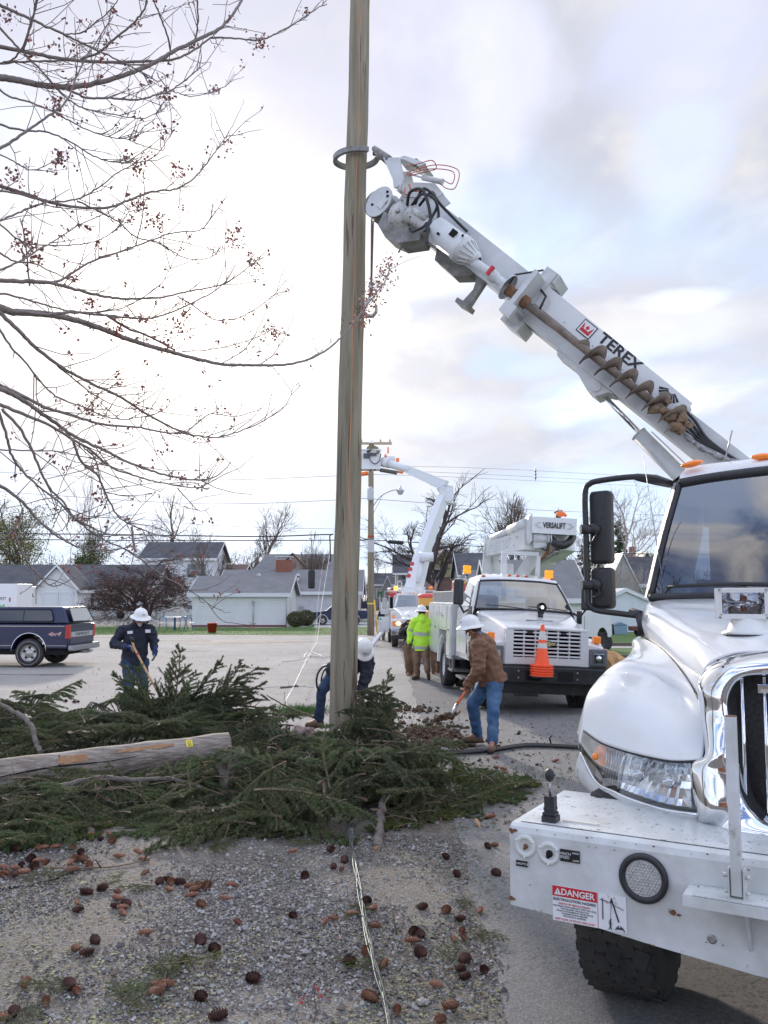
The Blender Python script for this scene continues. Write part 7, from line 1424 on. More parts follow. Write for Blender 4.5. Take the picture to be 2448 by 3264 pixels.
def heap(name,label,poly,H,count,seed,pals=(0,1),scale=(.8,1.2),flat=False,hangp=.25,yaw=None,category='spruce boughs'):
    rs=np.random.default_rng(seed);poly=[PZ(*p)for p in poly];xs=[p.x for p in poly];ys=[p.y for p in poly]
    def inside(x,y):
        c=False
        for i in range(len(poly)):
            a,b_=poly[i],poly[i-1]
            if(a.y>y)!=(b_.y>y)and x<(b_.x-a.x)*(y-a.y)/(b_.y-a.y)+a.x:c=not c
        return c
    parts=[];k=0;cx_,cy_=sum(xs)/len(xs),sum(ys)/len(ys)
    while k<count:
        x,y=rs.uniform(min(xs),max(xs)),rs.uniform(min(ys),max(ys))
        if not inside(x,y):continue
        k+=1;z=.03+H*rs.uniform(0,1)**.8;V,(TV,TF_)=PROTO[rs.integers(0,7)if rs.uniform()>hangp else rs.integers(7,10)]
        ya=rs.uniform(0,6.28)if yaw is None else yaw+rs.normal()*.5;M=rotm(ya,rs.normal()*.12+(-.1 if not flat else .05),rs.normal()*.3)*rs.uniform(*scale);c=np.array([x,y,z])
        c=c-M@np.array([.4,0,0]);v=V@M.T+c;tv=TV@M.T+c
        v[:,2]=np.maximum(v[:,2],.008+rs.uniform(0,.03,len(v)));tv[:,2]=np.maximum(tv[:,2],.006)
        m=int(rs.choice(pals));h=len(v)//3//2
        parts+=[(v[:h*3],np.arange(h*3).reshape(-1,3),m),(v[h*3:],np.arange(len(v)-h*3).reshape(-1,3),min(m+1,3)),(tv,TF_,4)]
    o=mesh_np(name,parts,[sprD,sprM,sprL,sprY,twigm],None,False);return tag(o,label,category,kind='stuff')
heap('spruce_boughs','dark spruce boughs heaped at the far left behind the fallen grey pole',[(-120,2300),(240,2300),(330,2360),(400,2370),(380,2440),(0,2470),(-120,2480)],.50,74,1)
heap('spruce_boughs','spruce boughs heaped behind the fallen pole between the man in navy and the new pole',[(390,2300),(700,2300),(900,2345),(940,2400),(800,2430),(400,2410)],.42,80,2)
heap('spruce_boughs','band of spruce boughs lying in front of the fallen grey pole',[(-120,2530),(500,2500),(760,2480),(800,2690),(640,2690),(440,2620),(200,2640),(-120,2660)],.19,86,3,(0,1,1))
heap('spruce_boughs','big tangle of drooping spruce boughs in front of the new pole base',[(740,2450),(1050,2450),(1270,2430),(1400,2550),(1330,2640),(1150,2640),(900,2690),(740,2640)],.44,125,4,(0,1),hangp=.55)
heap('spruce_boughs','tall mound of spruce boughs against the right side of the new pole',[(1130,2380),(1215,2370),(1240,2450),(1110,2470)],.80,34,5,(0,1),hangp=.5,scale=(.6,.9))
heap('spruce_boughs','thin flat fringe of spruce sprays right of the tangle near the alley',[(1280,2470),(1500,2440),(1690,2500),(1560,2560),(1450,2620),(1280,2660)],.05,34,6,(1,1,2),flat=True,hangp=0,scale=(.5,.9))
heap('spruce_boughs','yellow green spruce sprays at the front left corner of the debris',[(-120,2620),(300,2630),(270,2690),(0,2720),(-120,2720)],.12,26,7,(1,2),flat=True,hangp=0,scale=(.6,.9))
def single(label,root,yaw,pitch,roll,sc,seed,m=1,L=.9,droop=.3,side=.4,hang=.3,dens=420,name='spruce_bough',grp=None,zmin=None):
    rs=np.random.default_rng(seed);V,(TV,TF_)=bough(rs,L,droop,side,dens,hang);M=rotm(yaw,pitch,roll)*sc;V=V@M.T;TV=TV@M.T
    if zmin is not None:
        V[:,2]=np.maximum(V[:,2],zmin);TV[:,2]=np.maximum(TV[:,2],zmin)
    t=thing(name,label,'spruce bough',tuple(root),0,grp);h=len(V)//6*3
    mesh_np('needles',[(V[:h],np.arange(h).reshape(-1,3),m),(V[h:],np.arange(len(V)-h).reshape(-1,3),min(m+1,3))],[sprD,sprM,sprL,sprY],t,False);mesh_np('stem',[(TV,TF_,0)],[twigm],t);return t
Q=lambda x,y,F:PF(x,y,F)
for k,(lab,px,py,F,yaw,pi,ro,sc,m,L)in enumerate((
    ('large upright spruce bough standing in front of the legs of the man in navy',500,2330,12.6,.6,-1.2,.6,1.1,1,1.0),
    ('spruce spray rising left of the large upright bough, hiding the left boot',500,2300,12.4,2.6,-.85,.3,1.05,1,.9),
    ('bushy dark spruce top leaning right beside the large upright bough',560,2320,12.5,.1,-.62,.5,1.15,0,1.0),
    ('second dark spruce spray arching right over the heap by the upright bough',610,2280,12.3,-.1,-.55,-.3,1.2,0,1.0),
    ('tall thin spruce leader at the left of the upright bunch',465,2310,12.7,2.2,-1.25,.2,.95,1,.9),
    ('spruce spray fanning left across the knee of the man in navy',470,2300,12.5,2.9,-.8,.8,.95,1,.9),
    ('dense dark spruce spray in the middle of the upright bunch',530,2300,12.4,1.2,-1.1,1.2,1.15,0,.9),
    ('dark spruce fan leaning right behind the upright bunch',570,2290,12.8,.3,-1.0,-.6,1.15,0,.9),
    ('broad spruce fan at the right of the upright bunch',620,2290,12.6,.0,-.75,1.0,1.15,0,.9),
    ('low spruce fan filling in below the upright bunch',520,2310,12.2,.9,-.8,.2,1.0,1,.9),
    ('rightmost dark fan of the upright bunch near the broken stub',670,2290,12.4,-.1,-.55,.4,1.0,0,.9),
    ('short spruce twig sticking straight up at the right of the upright bough',540,2270,12.6,.2,-1.45,0,.62,1,.8),
    ('low dark spruce bough draped right of the upright bunch',650,2330,12.1,-.4,-.30,.4,1.1,0,1.0),
    ('spruce bough pointing up past the right edge of the new pole',1165,2380,11.0,.3,-1.30,.4,1.0,1,.95),
    ('spruce bough reaching to the upper right beside the new pole',1150,2320,10.9,.25,-.62,.2,.72,1,.8),
    ('hanging spruce bough over the foot of the new pole on its right',1190,2270,10.8,-1.0,.9,.3,.8,0,.9),
    ('arched spruce bough on the crest of the left heap',60,2290,10.8,.5,-.65,.2,.95,1,.9),
    ('spruce bough with drooping twigs on the left heap behind the log',150,2350,10.9,.2,-.35,.3,.9,0,.9),
    ('spruce bough lying over the middle of the fallen grey pole',300,2435,9.6,-1.4,.35,0,.42,1,.8),
    ('spruce bough rising over the right part of the fallen grey pole',620,2500,9.0,.9,-.35,.2,.6,1,.8),
    ('wide drooping spruce bough at the centre of the front tangle',900,2460,8.9,-1.2,.35,.2,1.0,1,1.0),
    ('dark drooping spruce bough at the front edge left of the wire bundle',1020,2480,8.6,-1.5,.4,.1,1.0,0,1.0),
    ('long spruce bough spilling forward at the right of the wire bundle',1280,2520,8.4,-.4,.18,.2,1.0,0,1.0))):
    p=Q(px,py,F);single(lab,(p.x,p.y,max(p.z,.05)),yaw,pi,ro,sc,70+k,m,L,droop=.12 if k<15 else .3,side=.50,dens=880,hang=.2 if k<15 else 1.0,zmin=-max(p.z,.05)+.01)
for k,(px,py,sc,lab)in enumerate(((470,3090,.42,'flat spruce sprig with two cones beside it on the near gravel'),(520,3140,.34,'small spruce sprig just below the one with two cones'),(260,3150,.32,'small sprig of spruce near the lower left cones'),(60,3200,.45,'dark spruce sprig at the bottom left corner'),(340,3190,.30,'thin spruce sprig on gravel left of bottom centre'),
    (480,3240,.4,'spruce sprig cut by the bottom edge left of centre'),(1190,2890,.30,'spruce sprig just right of the wire bundle halfway down'),(1500,2980,.28,'spruce sprig beside two crossed cones near the asphalt'),(1420,3080,.26,'pale spruce sprig above the lower right cones'),(1240,3100,.34,'green sprig hugging the wire bundle near the bottom'),
    (1490,2870,.24,'tiny spruce sprig near the single tan cone on the right'),(60,2800,.42,'spruce sprig among the cones at the left edge'),(330,2840,.26,'spruce sprig under a pair of dark cones on the left'),(500,2835,.26,'spruce sprig under the cluster of cones left of centre'),(700,2690,.4,'flat spruce spray at the front edge of the debris'),(900,2700,.35,'flat dark spray hanging onto the gravel mid front'))):
    p=PZ(px,py);single(lab,(p.x,p.y,.02),k*1.7,.03,0,sc,100+k,1 if k%3 else 2,.9,droop=.05,side=.5,hang=.0,dens=300,grp='loose spruce sprigs on the gravel',zmin=-.012)
logm=mat('silvered_pole',(.36,.32,.28),.85,c2=(.16,.13,.105),scale=3,stretch=(.35,5,9),bump=.8,bscale=6,spots=[((.36,.22,.14),.9,.58)])
lr_,ll_=Q(730,2384,9.85),Q(-420,2530,8.55);lt=thing('fallen_pole','old silver grey utility pole lying broken across the spruce debris','utility pole',tuple(lr_))
b=MB();n=20;P=[(ll_-lr_)*(i/n)for i in range(n+1)];b.tube(P,[.172+.004*math.sin(i*1.7)+.012*i/n for i in range(n+1)],26)
for v in range(len(b.v)):
    p=Vector(b.v[v]);b.v[v]=tuple(p+Vector((0,noise.noise(p*5)*.008,noise.noise(p*5+Vector((3,0,0)))*.008)))
logo_=b.build('shaft',logm,lt)
lax=(ll_-lr_).normalized();lup=Vector((0,0,1));lup=(lup-lax*lup.dot(lax)).normalized();lfr=lax.cross(lup);lfr=lfr if lfr.y<0 else-lfr
def lp_(s,a,r=.162):
    r+=.012;return lax*s+(lfr*math.cos(a)+lup*math.sin(a))*r
twm=mat('torn_brown_wood',(.30,.16,.085),.85,c2=(.42,.25,.14),scale=8,bump=.5,bscale=40)
for s0,s1,a0,a1 in((.62,1.20,.70,.98),(1.50,1.80,.45,.95),(2.95,3.15,.3,.4)):
    b=MB();b.grid([[lp_(s0+(s1-s0)*i/8,a0+(a1-a0)*j/3+.05*math.sin(i*2+j),.1665+.004*s0)for j in range(4)]for i in range(9)]);b.build('torn_wood',twm,lt)
b=MB();b.tube([lp_(.95+.14*i,.42-.07*math.sin(i*.7)-.02*i,.163+.0015*i)for i in range(14)],[.001+.007*math.sin(math.pi*i/13)for i in range(14)],6);b.tube([lp_(1.78,1.1-.1*i,.168)for i in range(9)],.005,5);b.build('split',M_['dark'],lt)
b=MB()
b.grid([[lp_(.42+.035*math.sin(0)+.07*i/2,.55+.5*j/5,.1675)for j in range(6)]for i in range(3)]);tb_=b.build('yellow_tag',mat('tag_yellow',(.80,.62,.05),.5),lt)
b=MB()
for k in range(5):b.grid([[lp_(.435+.04*i,.60+.09*k+.03*j,.1685)for j in range(2)]for i in range(2)])
b.build('tag_marks',M_['letterblack'],tb_)
b=MB();b.lathe([(.158,0),(.02,.001)],(0,0,0),-lax,24);
def limb(label,pts,r0,r1,m=None,name='broken_limb',end=None,cat='branch',side=0,seed=1,grp=None):
    P=spline([PF(*p)for p in pts],6);base=P[0].copy();t=thing(name,label,cat,tuple(base),0,grp);n=len(P);rg=random.Random(seed)
    b=MB();b.tube([p-base+Vector((rg.uniform(-1,1),0,rg.uniform(-1,1)))*r1*.4 for p in P],[r0+(r1-r0)*i/(n-1)for i in range(n)],10)
    for k in range(side):
        i=rg.randrange(2,n-1);d=Vector((rg.uniform(-1,1),rg.uniform(-.6,.3),rg.uniform(-.1,.9))).normalized();L=rg.uniform(.12,.4);q=P[i]-base;b.tube([q,q+d*L*.5+Vector((0,0,.02)),q+d*L+Vector((0,0,rg.uniform(-.06,.04)))],[.006,.0045,.002],5)
    b.build('bark',m or M_['bark'],t)
    if end is not None:
        d=(P[0]-P[1]).normalized();b=MB();b.tube([Vector((0,0,0)),d*.008],r0*.98,14)
        if end==2:
            for k in range(9):a=k*.7;q=d.orthogonal().normalized();q.rotate(__import__('mathutils').Quaternion(d,a));b.cyl(q*r0*.6,q*r0*.75+d*rg.uniform(.02,.06),.010,.002,5)
        b.build('broken_end',woodm,t)
    return t
limb('thick broken spruce limb with splintered end pointing at the camera beside the wire bundle',[(1203,2712,6.95),(1208,2650,7.25),(1220,2570,7.8),(1245,2500,8.5)],.042,.030,end=2,side=3)
limb('thick bark covered limb lying over the crest of the front tangle',[(1180,2430,8.9),(1165,2470,8.7),(1100,2500,8.6),(1020,2510,8.6)],.045,.03,side=3,seed=2)
limb('bent bare limb rising from the left heap at the left edge',[(-40,2215,10.4),(30,2262,10.3),(90,2300,10.1),(115,2370,9.9),(130,2400,9.8)],.022,.032,side=2,seed=3)
limb('long grey limb lying just below the fallen pole on the left',[(130,2520,8.3),(230,2500,8.4),(330,2480,8.5),(430,2488,8.5),(540,2482,8.6),(640,2510,8.4)],.038,.016,side=5,seed=4)
limb('cut spruce limb with pale sawn face among the front left boughs',[(290,2662,7.25),(285,2630,7.45),(300,2590,7.8),(260,2560,8.2)],.036,.02,end=1,side=2,seed=5)
limb('thin dead stick standing up in the tangle left of the wire bundle',[(1018,2680,7.2),(1030,2590,7.5),(1032,2500,7.7),(1026,2490,7.7)],.010,.012,twigm,end=None,seed=6)
limb('long pale bent twig leaning across the foot of the new pole',[(1078,2395,10.7),(1100,2340,10.8),(1125,2290,10.9),(1130,2230,10.95)],.014,.008,twigm,seed=7,side=2)
limb('bare branch reaching right from the heap below the new pole',[(1200,2420,9.0),(1290,2400,9.2),(1330,2440,9.0),(1370,2500,8.7)],.012,.006,twigm,seed=8,side=2)
limb('brown branch sloping down at the right end of the front tangle',[(1240,2550,8.0),(1290,2580,7.8),(1330,2620,7.5)],.016,.006,twigm,seed=9,side=4)
limb('curved pale twig arching over the centre of the tangle',[(790,2560,8.2),(860,2480,8.6),(950,2430,8.9),(1060,2420,9.1),(1150,2450,8.9)],.010,.007,twigm,seed=10,side=5)
limb('pale crooked twig lying in the middle of the tangle',[(830,2595,7.8),(900,2590,7.8),(935,2560,7.9)],.007,.004,twigm,seed=11,side=2)
limb('bare stick lying across the lot gravel behind the heap',[(850,2215,13.2),(900,2245,12.9),(960,2270,12.6),(1000,2285,12.4)],.008,.018,twigm,seed=12,side=2)
limb('bare branch lying behind the heap left of the man at the pole',[(740,2240,13.0),(800,2252,12.9),(850,2260,12.8)],.012,.018,twigm,seed=13,side=2)
limb('thin dark stick among the cones on the left gravel',[(170,2848,5.95),(205,2890,5.75),(225,2930,5.55)],.013,.009,seed=14)
limb('dark charred looking branch at the left edge of the gravel',[(-40,2838,6.0),(80,2822,6.08),(190,2798,6.2)],.016,.006,M_['black'],seed=15,side=2)
limb('long thin twig crossing the group of cones on the left',[(160,2765,6.4),(260,2768,6.4),(380,2760,6.45),(470,2740,6.55)],.006,.004,twigm,seed=16,side=3)
limb('thin twig under the clustered cones left of centre',[(520,2870,5.85),(600,2858,5.9),(690,2845,5.95)],.004,.003,twigm,seed=17,side=2)
limb('twig attached to the lone dark cone left of bottom centre',[(520,3075,4.9),(560,3062,4.95),(590,3050,5.0)],.006,.004,twigm,seed=18)
limb('twig lying beside the three cones right of the wire bundle',[(1200,3020,5.1),(1240,2995,5.2),(1320,2985,5.25)],.005,.004,twigm,seed=19,side=1)
limb('short broken stick on the gravel by the lower right cones',[(1390,2960,5.3),(1420,2945,5.4),(1470,2935,5.45)],.006,.004,twigm,seed=20)
limb('brown stick lying at the asphalt edge near the bottom',[(1550,3045,4.95),(1580,3030,5.0)],.008,.006,twigm,seed=21)
for k,(pts,lab)in enumerate((([(605,2440,9.3),(690,2445,9.3),(770,2440,9.3)],'long orange splinter of wood under the right end of the fallen pole'),([(620,2468,9.1),(680,2452,9.1),(730,2440,9.15)],'pale yellow splinter pointing at the grey rock'),([(650,2440,9.25),(740,2432,9.3)],'thin splinter just beneath the fallen pole'),([(1518,2615,7.7),(1530,2640,7.55)],'pale split wood chip at the right front of the debris'))):
    P=[PF(*p)for p in pts];b=MB();b.tube(P,[.004]+[.014]*(len(P)-2)+[.003]if len(P)>2 else[.02,.012],5,smooth=False);tag(b.build('wood_splinter',woodm),lab,'wood splinter')
rs=np.random.default_rng(9);segs=[]
for i in range(200):
    px,py=rs.uniform(-50,1400),rs.uniform(2380,2680)
    if px<740 and 2400<py<2500:continue
    p=PZ(px,py);p=np.array([p.x,p.y,rs.uniform(.08,.42 if px<1250 else .12)]);d=rs.normal(size=3)*np.array([1,.6,.25]);d/=np.linalg.norm(d);r=rs.uniform(.002,.0045)
    for j in range(5):
        q=p+d*rs.uniform(.05,.13);q[2]=max(q[2],.02);segs.append((p,q,r,r*.85));d=d+rs.normal(size=3)*.35+np.array([0,0,-.12]);d/=np.linalg.norm(d);p=q;r*=.85
V,F=tube_np(segs,4);tag(mesh_np('bare_twigs',[(V,F,0)],[mat('dead_twig',(.22,.165,.12),.9,c2=(.12,.08,.06),scale=3)]),'pale dead twigs tangled all through the spruce heap','twigs',kind='stuff')
def rock(label,px,py,F,r,m,sc=(1,.8,.7),seed=0):
    c=PF(px,py,F);c.z=max(c.z,r*.45);bm=bmesh.new();bmesh.ops.create_icosphere(bm,subdivisions=3,radius=r)
    for v in bm.verts:v.co=Vector((v.co.x*sc[0],v.co.y*sc[1],v.co.z*sc[2]));v.co+=v.co.normalized()*(noise.noise(v.co*(2.2/r)+Vector((seed,0,0)))*r*.45+noise.noise(v.co*(7/r))*r*.08)
    b=MB();b.bm(bm);b.sm=[False]*len(b.sm);bm.free();o=b.build('rock',m);o.location=c;return tag(o,label,'rock')
rock('grey angular rock at the right end of the fallen pole',750,2462,8.75,.20,mat('grey_stone',(.21,.18,.15),.9,c2=(.16,.15,.14),scale=10,bump=.5,bscale=25),(.85,.8,1.05),1)
rock('pinkish broken stone between the boot of the bending man and the pole',965,2350,11.6,.17,mat('pink_stone',(.36,.27,.25),.9,c2=(.24,.18,.17),scale=10,bump=.4),(1.1,.8,.8),2)
rock('small pale stone in the heap left of the pinkish one',848,2362,11.2,.10,mat('tan_stone',(.42,.38,.31),.9,c2=(.3,.27,.22),scale=12,bump=.4),(.8,.8,.9),3)
rock('pale flat pebble at the very bottom right of the wire bundle',1348,3200,4.35,.025,M_['concrete'],(1.2,.8,.6),4)
rock('round tan clod on the black cable end',1252,2370,11.3,.055,mat('tan_clod',(.38,.24,.16),.9,c2=(.26,.15,.1),scale=20),(1,1,.9),5)
c=PF(1955,2120,17.2);bm=bmesh.new();bmesh.ops.create_icosphere(bm,subdivisions=4,radius=.42)
for v in bm.verts:n_=v.co.normalized();v.co=Vector((v.co.x*1.0,v.co.y*.8,v.co.z*1.15))+n_*(noise.noise(Vector((v.co.x*6,v.co.y*6,v.co.z*1.3)))*.22+abs(noise.noise(v.co*9))*.10)
b=MB();b.bm(bm);b.sm=[False]*len(b.sm);bm.free();o=b.build('torn_stump',mat('torn_stump_wood',(.55,.34,.16),.85,c2=(.36,.19,.08),scale=4,stretch=(2,2,.5),bump=.8,bscale=14));o.location=(c.x,c.y,.36);tag(o,'torn orange brown tree stump beside the right headlight of the middle truck','tree stump')
conD=mat('cone_dark',(.050,.020,.016),.75,c2=(.11,.045,.035),scale=30);conL=mat('cone_tan',(.25,.095,.055),.7,c2=(.34,.18,.12),scale=30)
def cone_mesh(name,L,r,m,open_):
    b=MB();b.lathe([(.002,-L/2),(r*.55,-L*.42),(r*.8,-L*.2),(r*.8,L*.1),(r*.55,L*.35),(.002,L/2)],axis=(1,0,0),n=10);N=74
    for k in range(N):
        t=(k+.5)/N;x=-L/2+L*t;a=k*2.399963;rr=r*(math.sin(math.pi*(.10+.82*t)))**.65;u=Vector((0,math.cos(a),math.sin(a)));w=Vector((0,-math.sin(a),math.cos(a)));f=Vector((1,0,0));s=r*.42
        o=.45 if open_ else .12;tip=Vector((x,0,0))+u*rr*(1.34 if open_ else 1.14)+f*s*.9*(1 if not open_ else .6)
        base=Vector((x,0,0))+u*rr*.55-f*s*.4;b.add([base-w*s*.5,Vector((x,0,0))+u*rr*(.9+o*.25)-w*s*.75+f*s*.2,tip,Vector((x,0,0))+u*rr*(.9+o*.25)+w*s*.75+f*s*.2,base+w*s*.5],[(0,1,2,3,4)])
    me=b.build(name,m).data;o=[q for q in COL.objects if q.data is me][0];bpy.data.objects.remove(o);return me
CM={'d':[cone_mesh('spruce_cone',.098,.030,conD,True),cone_mesh('spruce_cone',.082,.032,conD,True)],'l':[cone_mesh('spruce_cone',.112,.022,conL,False),cone_mesh('spruce_cone',.095,.021,conL,False),cone_mesh('spruce_cone',.10,.028,mat('cone_mid',(.20,.085,.045),.7,c2=(.30,.16,.10),scale=30),True)]}
zl=lambda x,y:(x/1.338,2600+y/1.338);zr=lambda x,y:(1000+x/1.843,2300+y/1.843)
cones=[(*zl(x,y),t)for x,y,t in((62,143,'d'),(162,130,'l'),(184,130,'l'),(240,135,'l'),(312,127,'l'),(343,160,'d'),(318,175,'l'),(352,180,'l'),(300,195,'l'),(380,203,'l'),(135,178,'d'),(160,187,'l'),(195,195,'l'),(146,210,'d'),(92,205,'d'),(62,217,'l'),(98,234,'l'),(62,245,'d'),(22,238,'l'),(10,250,'l'),(10,212,'l'),(308,226,'l'),(478,103,'l'),(430,92,'d'),(465,72,'l'),(508,165,'l'),(615,180,'l'),(700,53,'l'),(756,50,'l'),(845,20,'l'),(875,75,'l'),(590,157,'l'),
    (620,237,'l'),(680,275,'d'),(714,265,'d'),(730,275,'l'),(768,276,'d'),(722,307,'l'),(808,292,'l'),(850,290,'l'),(884,290,'l'),(830,307,'l'),(816,332,'l'),(858,372,'l'),(963,345,'l'),(987,288,'l'),(438,300,'d'),(370,318,'d'),(500,318,'l'),(502,343,'l'),(540,367,'d'),(492,377,'d'),(522,383,'l'),(526,407,'l'),(330,362,'l'),(333,393,'d'),(620,490,'l'),(407,524,'d'),(325,557,'l'),(370,575,'d'),(856,527,'d'),(912,560,'d'),(786,608,'d'),(107,705,'l'),(296,712,'d'),(325,737,'l'),(195,782,'l'),(663,742,'l'),(705,710,'l'),(676,715,'l'),(855,763,'d'),(1078,685,'d'),(932,843,'d'),(1248,420,'d'),(1250,155,'l'),(1410,146,'d'),(1300,250,'d'),(5,850,'l'),(60,828,'d'),(1013,445,'l'),(5,120,'l'))]
cones+=[(*zr(x,y),t)for x,y,t in((97,755,'d'),(180,805,'d'),(116,845,'d'),(165,860,'l'),(65,1165,'l'),(117,1145,'l'),(227,1117,'l'),(313,1047,'d'),(348,1085,'l'),(360,1190,'l'),(310,1340,'l'),(207,1400,'d'),(412,1413,'l'),(637,1077,'d'),(780,1097,'l'),(862,1148,'d'),(588,1222,'d'),(630,1243,'d'),(577,1275,'l'),(630,1347,'d'),(872,1217,'l'),(880,1258,'l'),(824,1267,'l'),(885,1385,'d'),(862,1440,'d'),(888,1485,'d'),(1000,1447,'d'),(718,1532,'l'),(802,1655,'l'),(490,1680,'l'),(745,1740,'l'),(327,1605,'l'),(775,785,'d'),(843,887,'d'),(1025,725,'d'),(1062,718,'l'),(1073,880,'d'),(888,483,'l'),(850,460,'l'),(876,495,'l'),(1160,420,'l'),(1195,430,'l'),(1115,272,'l'),(1070,265,'l'),(1125,293,'l'),(625,225,'l'),(1068,205,'l'),(1035,550,'l'),(978,1100,'l'),(1420,225,'l'))]
cones+=[(803,2119,'l'),(210,2233,'d'),(250,2235,'d'),(237,2236,'d'),(785,2211,'d'),(1210,2255,'l'),(1230,2293,'l')]
def zone(px,py):
    if py<2420:return 'the lot behind the heap'
    if py<2700:return 'the right fringe of boughs' if px>1250 else 'the front edge of the boughs'
    if px<160 and py<2850:return 'the left edge just below the boughs'
    if px<500 and py<2800:return 'the gravel below the boughs, left'
    if px<460 and py<2920:return 'the twiggy gravel left of the cone cluster'
    if px<760 and py<2900:return 'the gravel in the cluster left of centre'
    if px<760:return 'the near gravel at the lower left'
    if px<1110:return 'the open gravel left of the wire bundle'
    if px<1300:return 'the gravel right beside the wire bundle'
    return 'the gravel between wire bundle and asphalt'
ORD='leftmost,second,third,fourth,fifth,sixth,seventh,eighth,ninth,tenth,eleventh,twelfth,thirteenth,fourteenth,fifteenth'.split(',')
def cone_label(k):
    px,py,ty=cones[k];z=zone(px,py);same=sorted([(c[0],c[1],j)for j,c in enumerate(cones)if c[2]==ty and zone(c[0],c[1])==z]);i=[q[2]for q in same].index(k);w='dark open' if ty=='d' else 'tan brown'
    return f'only {w} spruce cone on {z}' if len(same)==1 else f'{ORD[i]} {w} spruce cone on {z}' if i==0 else f'{ORD[min(i, 14)]} {w} spruce cone from left on {z}'
rg=random.Random(3)
for k,(px,py,ty)in enumerate(cones):
    p=PZ(px,py,.03);me=rg.choice(CM[ty]);o=bpy.data.objects.new('spruce_cone',me);COL.objects.link(o);o.location=(p.x,p.y,.024 if py<2700 or py>2720 else .04);o.rotation_euler=(rg.uniform(0,6.28),rg.uniform(-.2,.2),rg.uniform(0,6.28));s=rg.uniform(.62,.92);o.scale=(s,s,s)
    tag(o,cone_label(k),'spruce cone','fallen spruce cones')
alw=mat('aluminium_wire',(.13,.14,.14),.65,0,c2=(.08,.085,.085),scale=20,spec=.15)
WB=[(1245,3290,.03),(1228,3200,.03),(1205,3110,.04),(1180,3020,.04),(1160,2930,.04),(1143,2840,.04),(1130,2760,.05),(1120,2690,.06),(1116,2640,.10)]
wb=thing('wire_bundle','bundle of slack aluminium wires running from the heap to the bottom edge','wire',tuple(PZ(1180,3020)));base=PZ(1180,3020)
for k in range(7):
    rg2=random.Random(k);b=MB();P=spline([PZ(x+rg2.uniform(-9,9),y,.012+rg2.uniform(0,z))for x,y,z in WB],8);b.tube([p-base for p in P],.0034,6);b.build('wire',alw if k%3 else mat('green_wire',(.16,.20,.18),.5),wb)
b=MB();b.tube([p-base for p in spline([PZ(1116,2640,.10),PF(1100,2700,7.1),PF(1108,2680,7.2),PF(1130,2630,7.6),PF(1190,2602,7.9),PF(1290,2600,8.1)],8)],.004,6);b.build('wire',alw,wb)
b=MB();b.tube([p-base for p in spline([PF(1100,2710,7.0),PF(1085,2680,7.2),PF(1120,2625,7.6),PF(1180,2610,7.9),PF(1280,2610,8.1)],8)],.004,6);b.build('wire',alw,wb)
for k in range(5):
    x,y,z=WB[1+k];c=PZ(x,y,.03)-base;b=MB();b.tube([c+Vector((.03*math.cos(a),.30*a/6.28-.08,.02*math.sin(a)))for a in[i*.6 for i in range(-4,9)]],.0022,5);b.build('tie_wire',alw,wb)
fl=MB();pts=[(905,2240,13.6),(935,2190,15.6),(952,2155,17.5),(975,2110,21),(996,2070,26),(1012,2035,30),(1025,1930,36),(1040,1835,44),(1062,1700,60)]
for k in range(2):fl.tube(spline([PF(x+k*(3-.05*(2240-y))if y>1900 else x-16*k,y,F)for x,y,F in pts],8),.008 if k==0 else .004,6)
tag(fl.build('downed_wire',mat('bright_wire',(.40,.40,.39),.6,.1)),'pale downed wire snaking across the lot and rising toward the low house','wire')
b=MB();b.tube(spline([PZ(1085,2092,.03),PZ(1000,2094,.05),PZ(960,2082,.1),PZ(1030,2095,.06),PZ(985,2077,.12),PZ(960,2100,.04),PZ(900,2110,.02)],8),.010,6);tag(b.build('tangled_wire',wirem),'thin dark wire tangle on the lot left of the man at the pole','wire')
b=MB();b.tube(spline([PZ(740,2210,.01),PZ(850,2192,.01),PZ(940,2187,.04),PZ(1000,2192,.01)],8),.005,5);tag(b.build('thin_wire',wirem),'thin wire lying on the lot behind the bough heap','wire')
limb('dark short stick crossing the downed wire on the lot',[(895,2192,15.6),(950,2187,15.8)],.02,.02,M_['bark'],seed=30)
for k in range(3):
    b=MB();b.tube(spline([PZ(1195,2370+5*k,.03),PZ(1300,2380+3*k,.03),PZ(1420,2393+4*k,.03),PZ(1550,2390+2*k,.03),PZ(1680,2372+k*3,.03),PZ(1860,2380+k*2,.03)],8),.017,8)
    tag(b.build('black_cable',cabm),['upper black cable lying on the ground at the feet of the man in brown','middle black cable lying on the ground at the feet of the man in brown','lower black cable lying on the ground at the feet of the man in brown'][k],'cable','black cables on the ground')
b=MB();c=PZ(1757,2373,.03);b.tube([c,c+Vector((-.02,0,.08)),c+Vector((.0,0,.11))],.012,6);tag(b.build('cable_clip',cabm),'small clip standing on the black cable near the truck','clip')
b=MB();rg=random.Random(12)
def gpt(px,py,z=.0):return PZ(px,py,z)
for i in range(520):
    cx_,cy_,sx_,sy_,r=rg.choice(((1330,2350,90,22,.05),(1400,2372,80,12,.05),(1420,2345,40,12,.05),(1300,2265,55,6,.04),(1260,2300,60,30,.025),(1400,2420,160,30,.018),(1350,2330,60,16,.045)))
    p=gpt(rg.gauss(cx_,sx_),rg.gauss(cy_,sy_));rr=r*rg.uniform(.35,1.1);b.sphere(p+Vector((0,0,rr*.5)),rr,6,sc=(rg.uniform(.8,1.4),rg.uniform(.8,1.2),rg.uniform(.5,.9)))
for v in range(len(b.v)):
    p=Vector(b.v[v]);b.v[v]=tuple(p+Vector((noise.noise(p*25),noise.noise(p*25+Vector((5,0,0))),noise.noise(p*25+Vector((0,9,0)))))*.03)
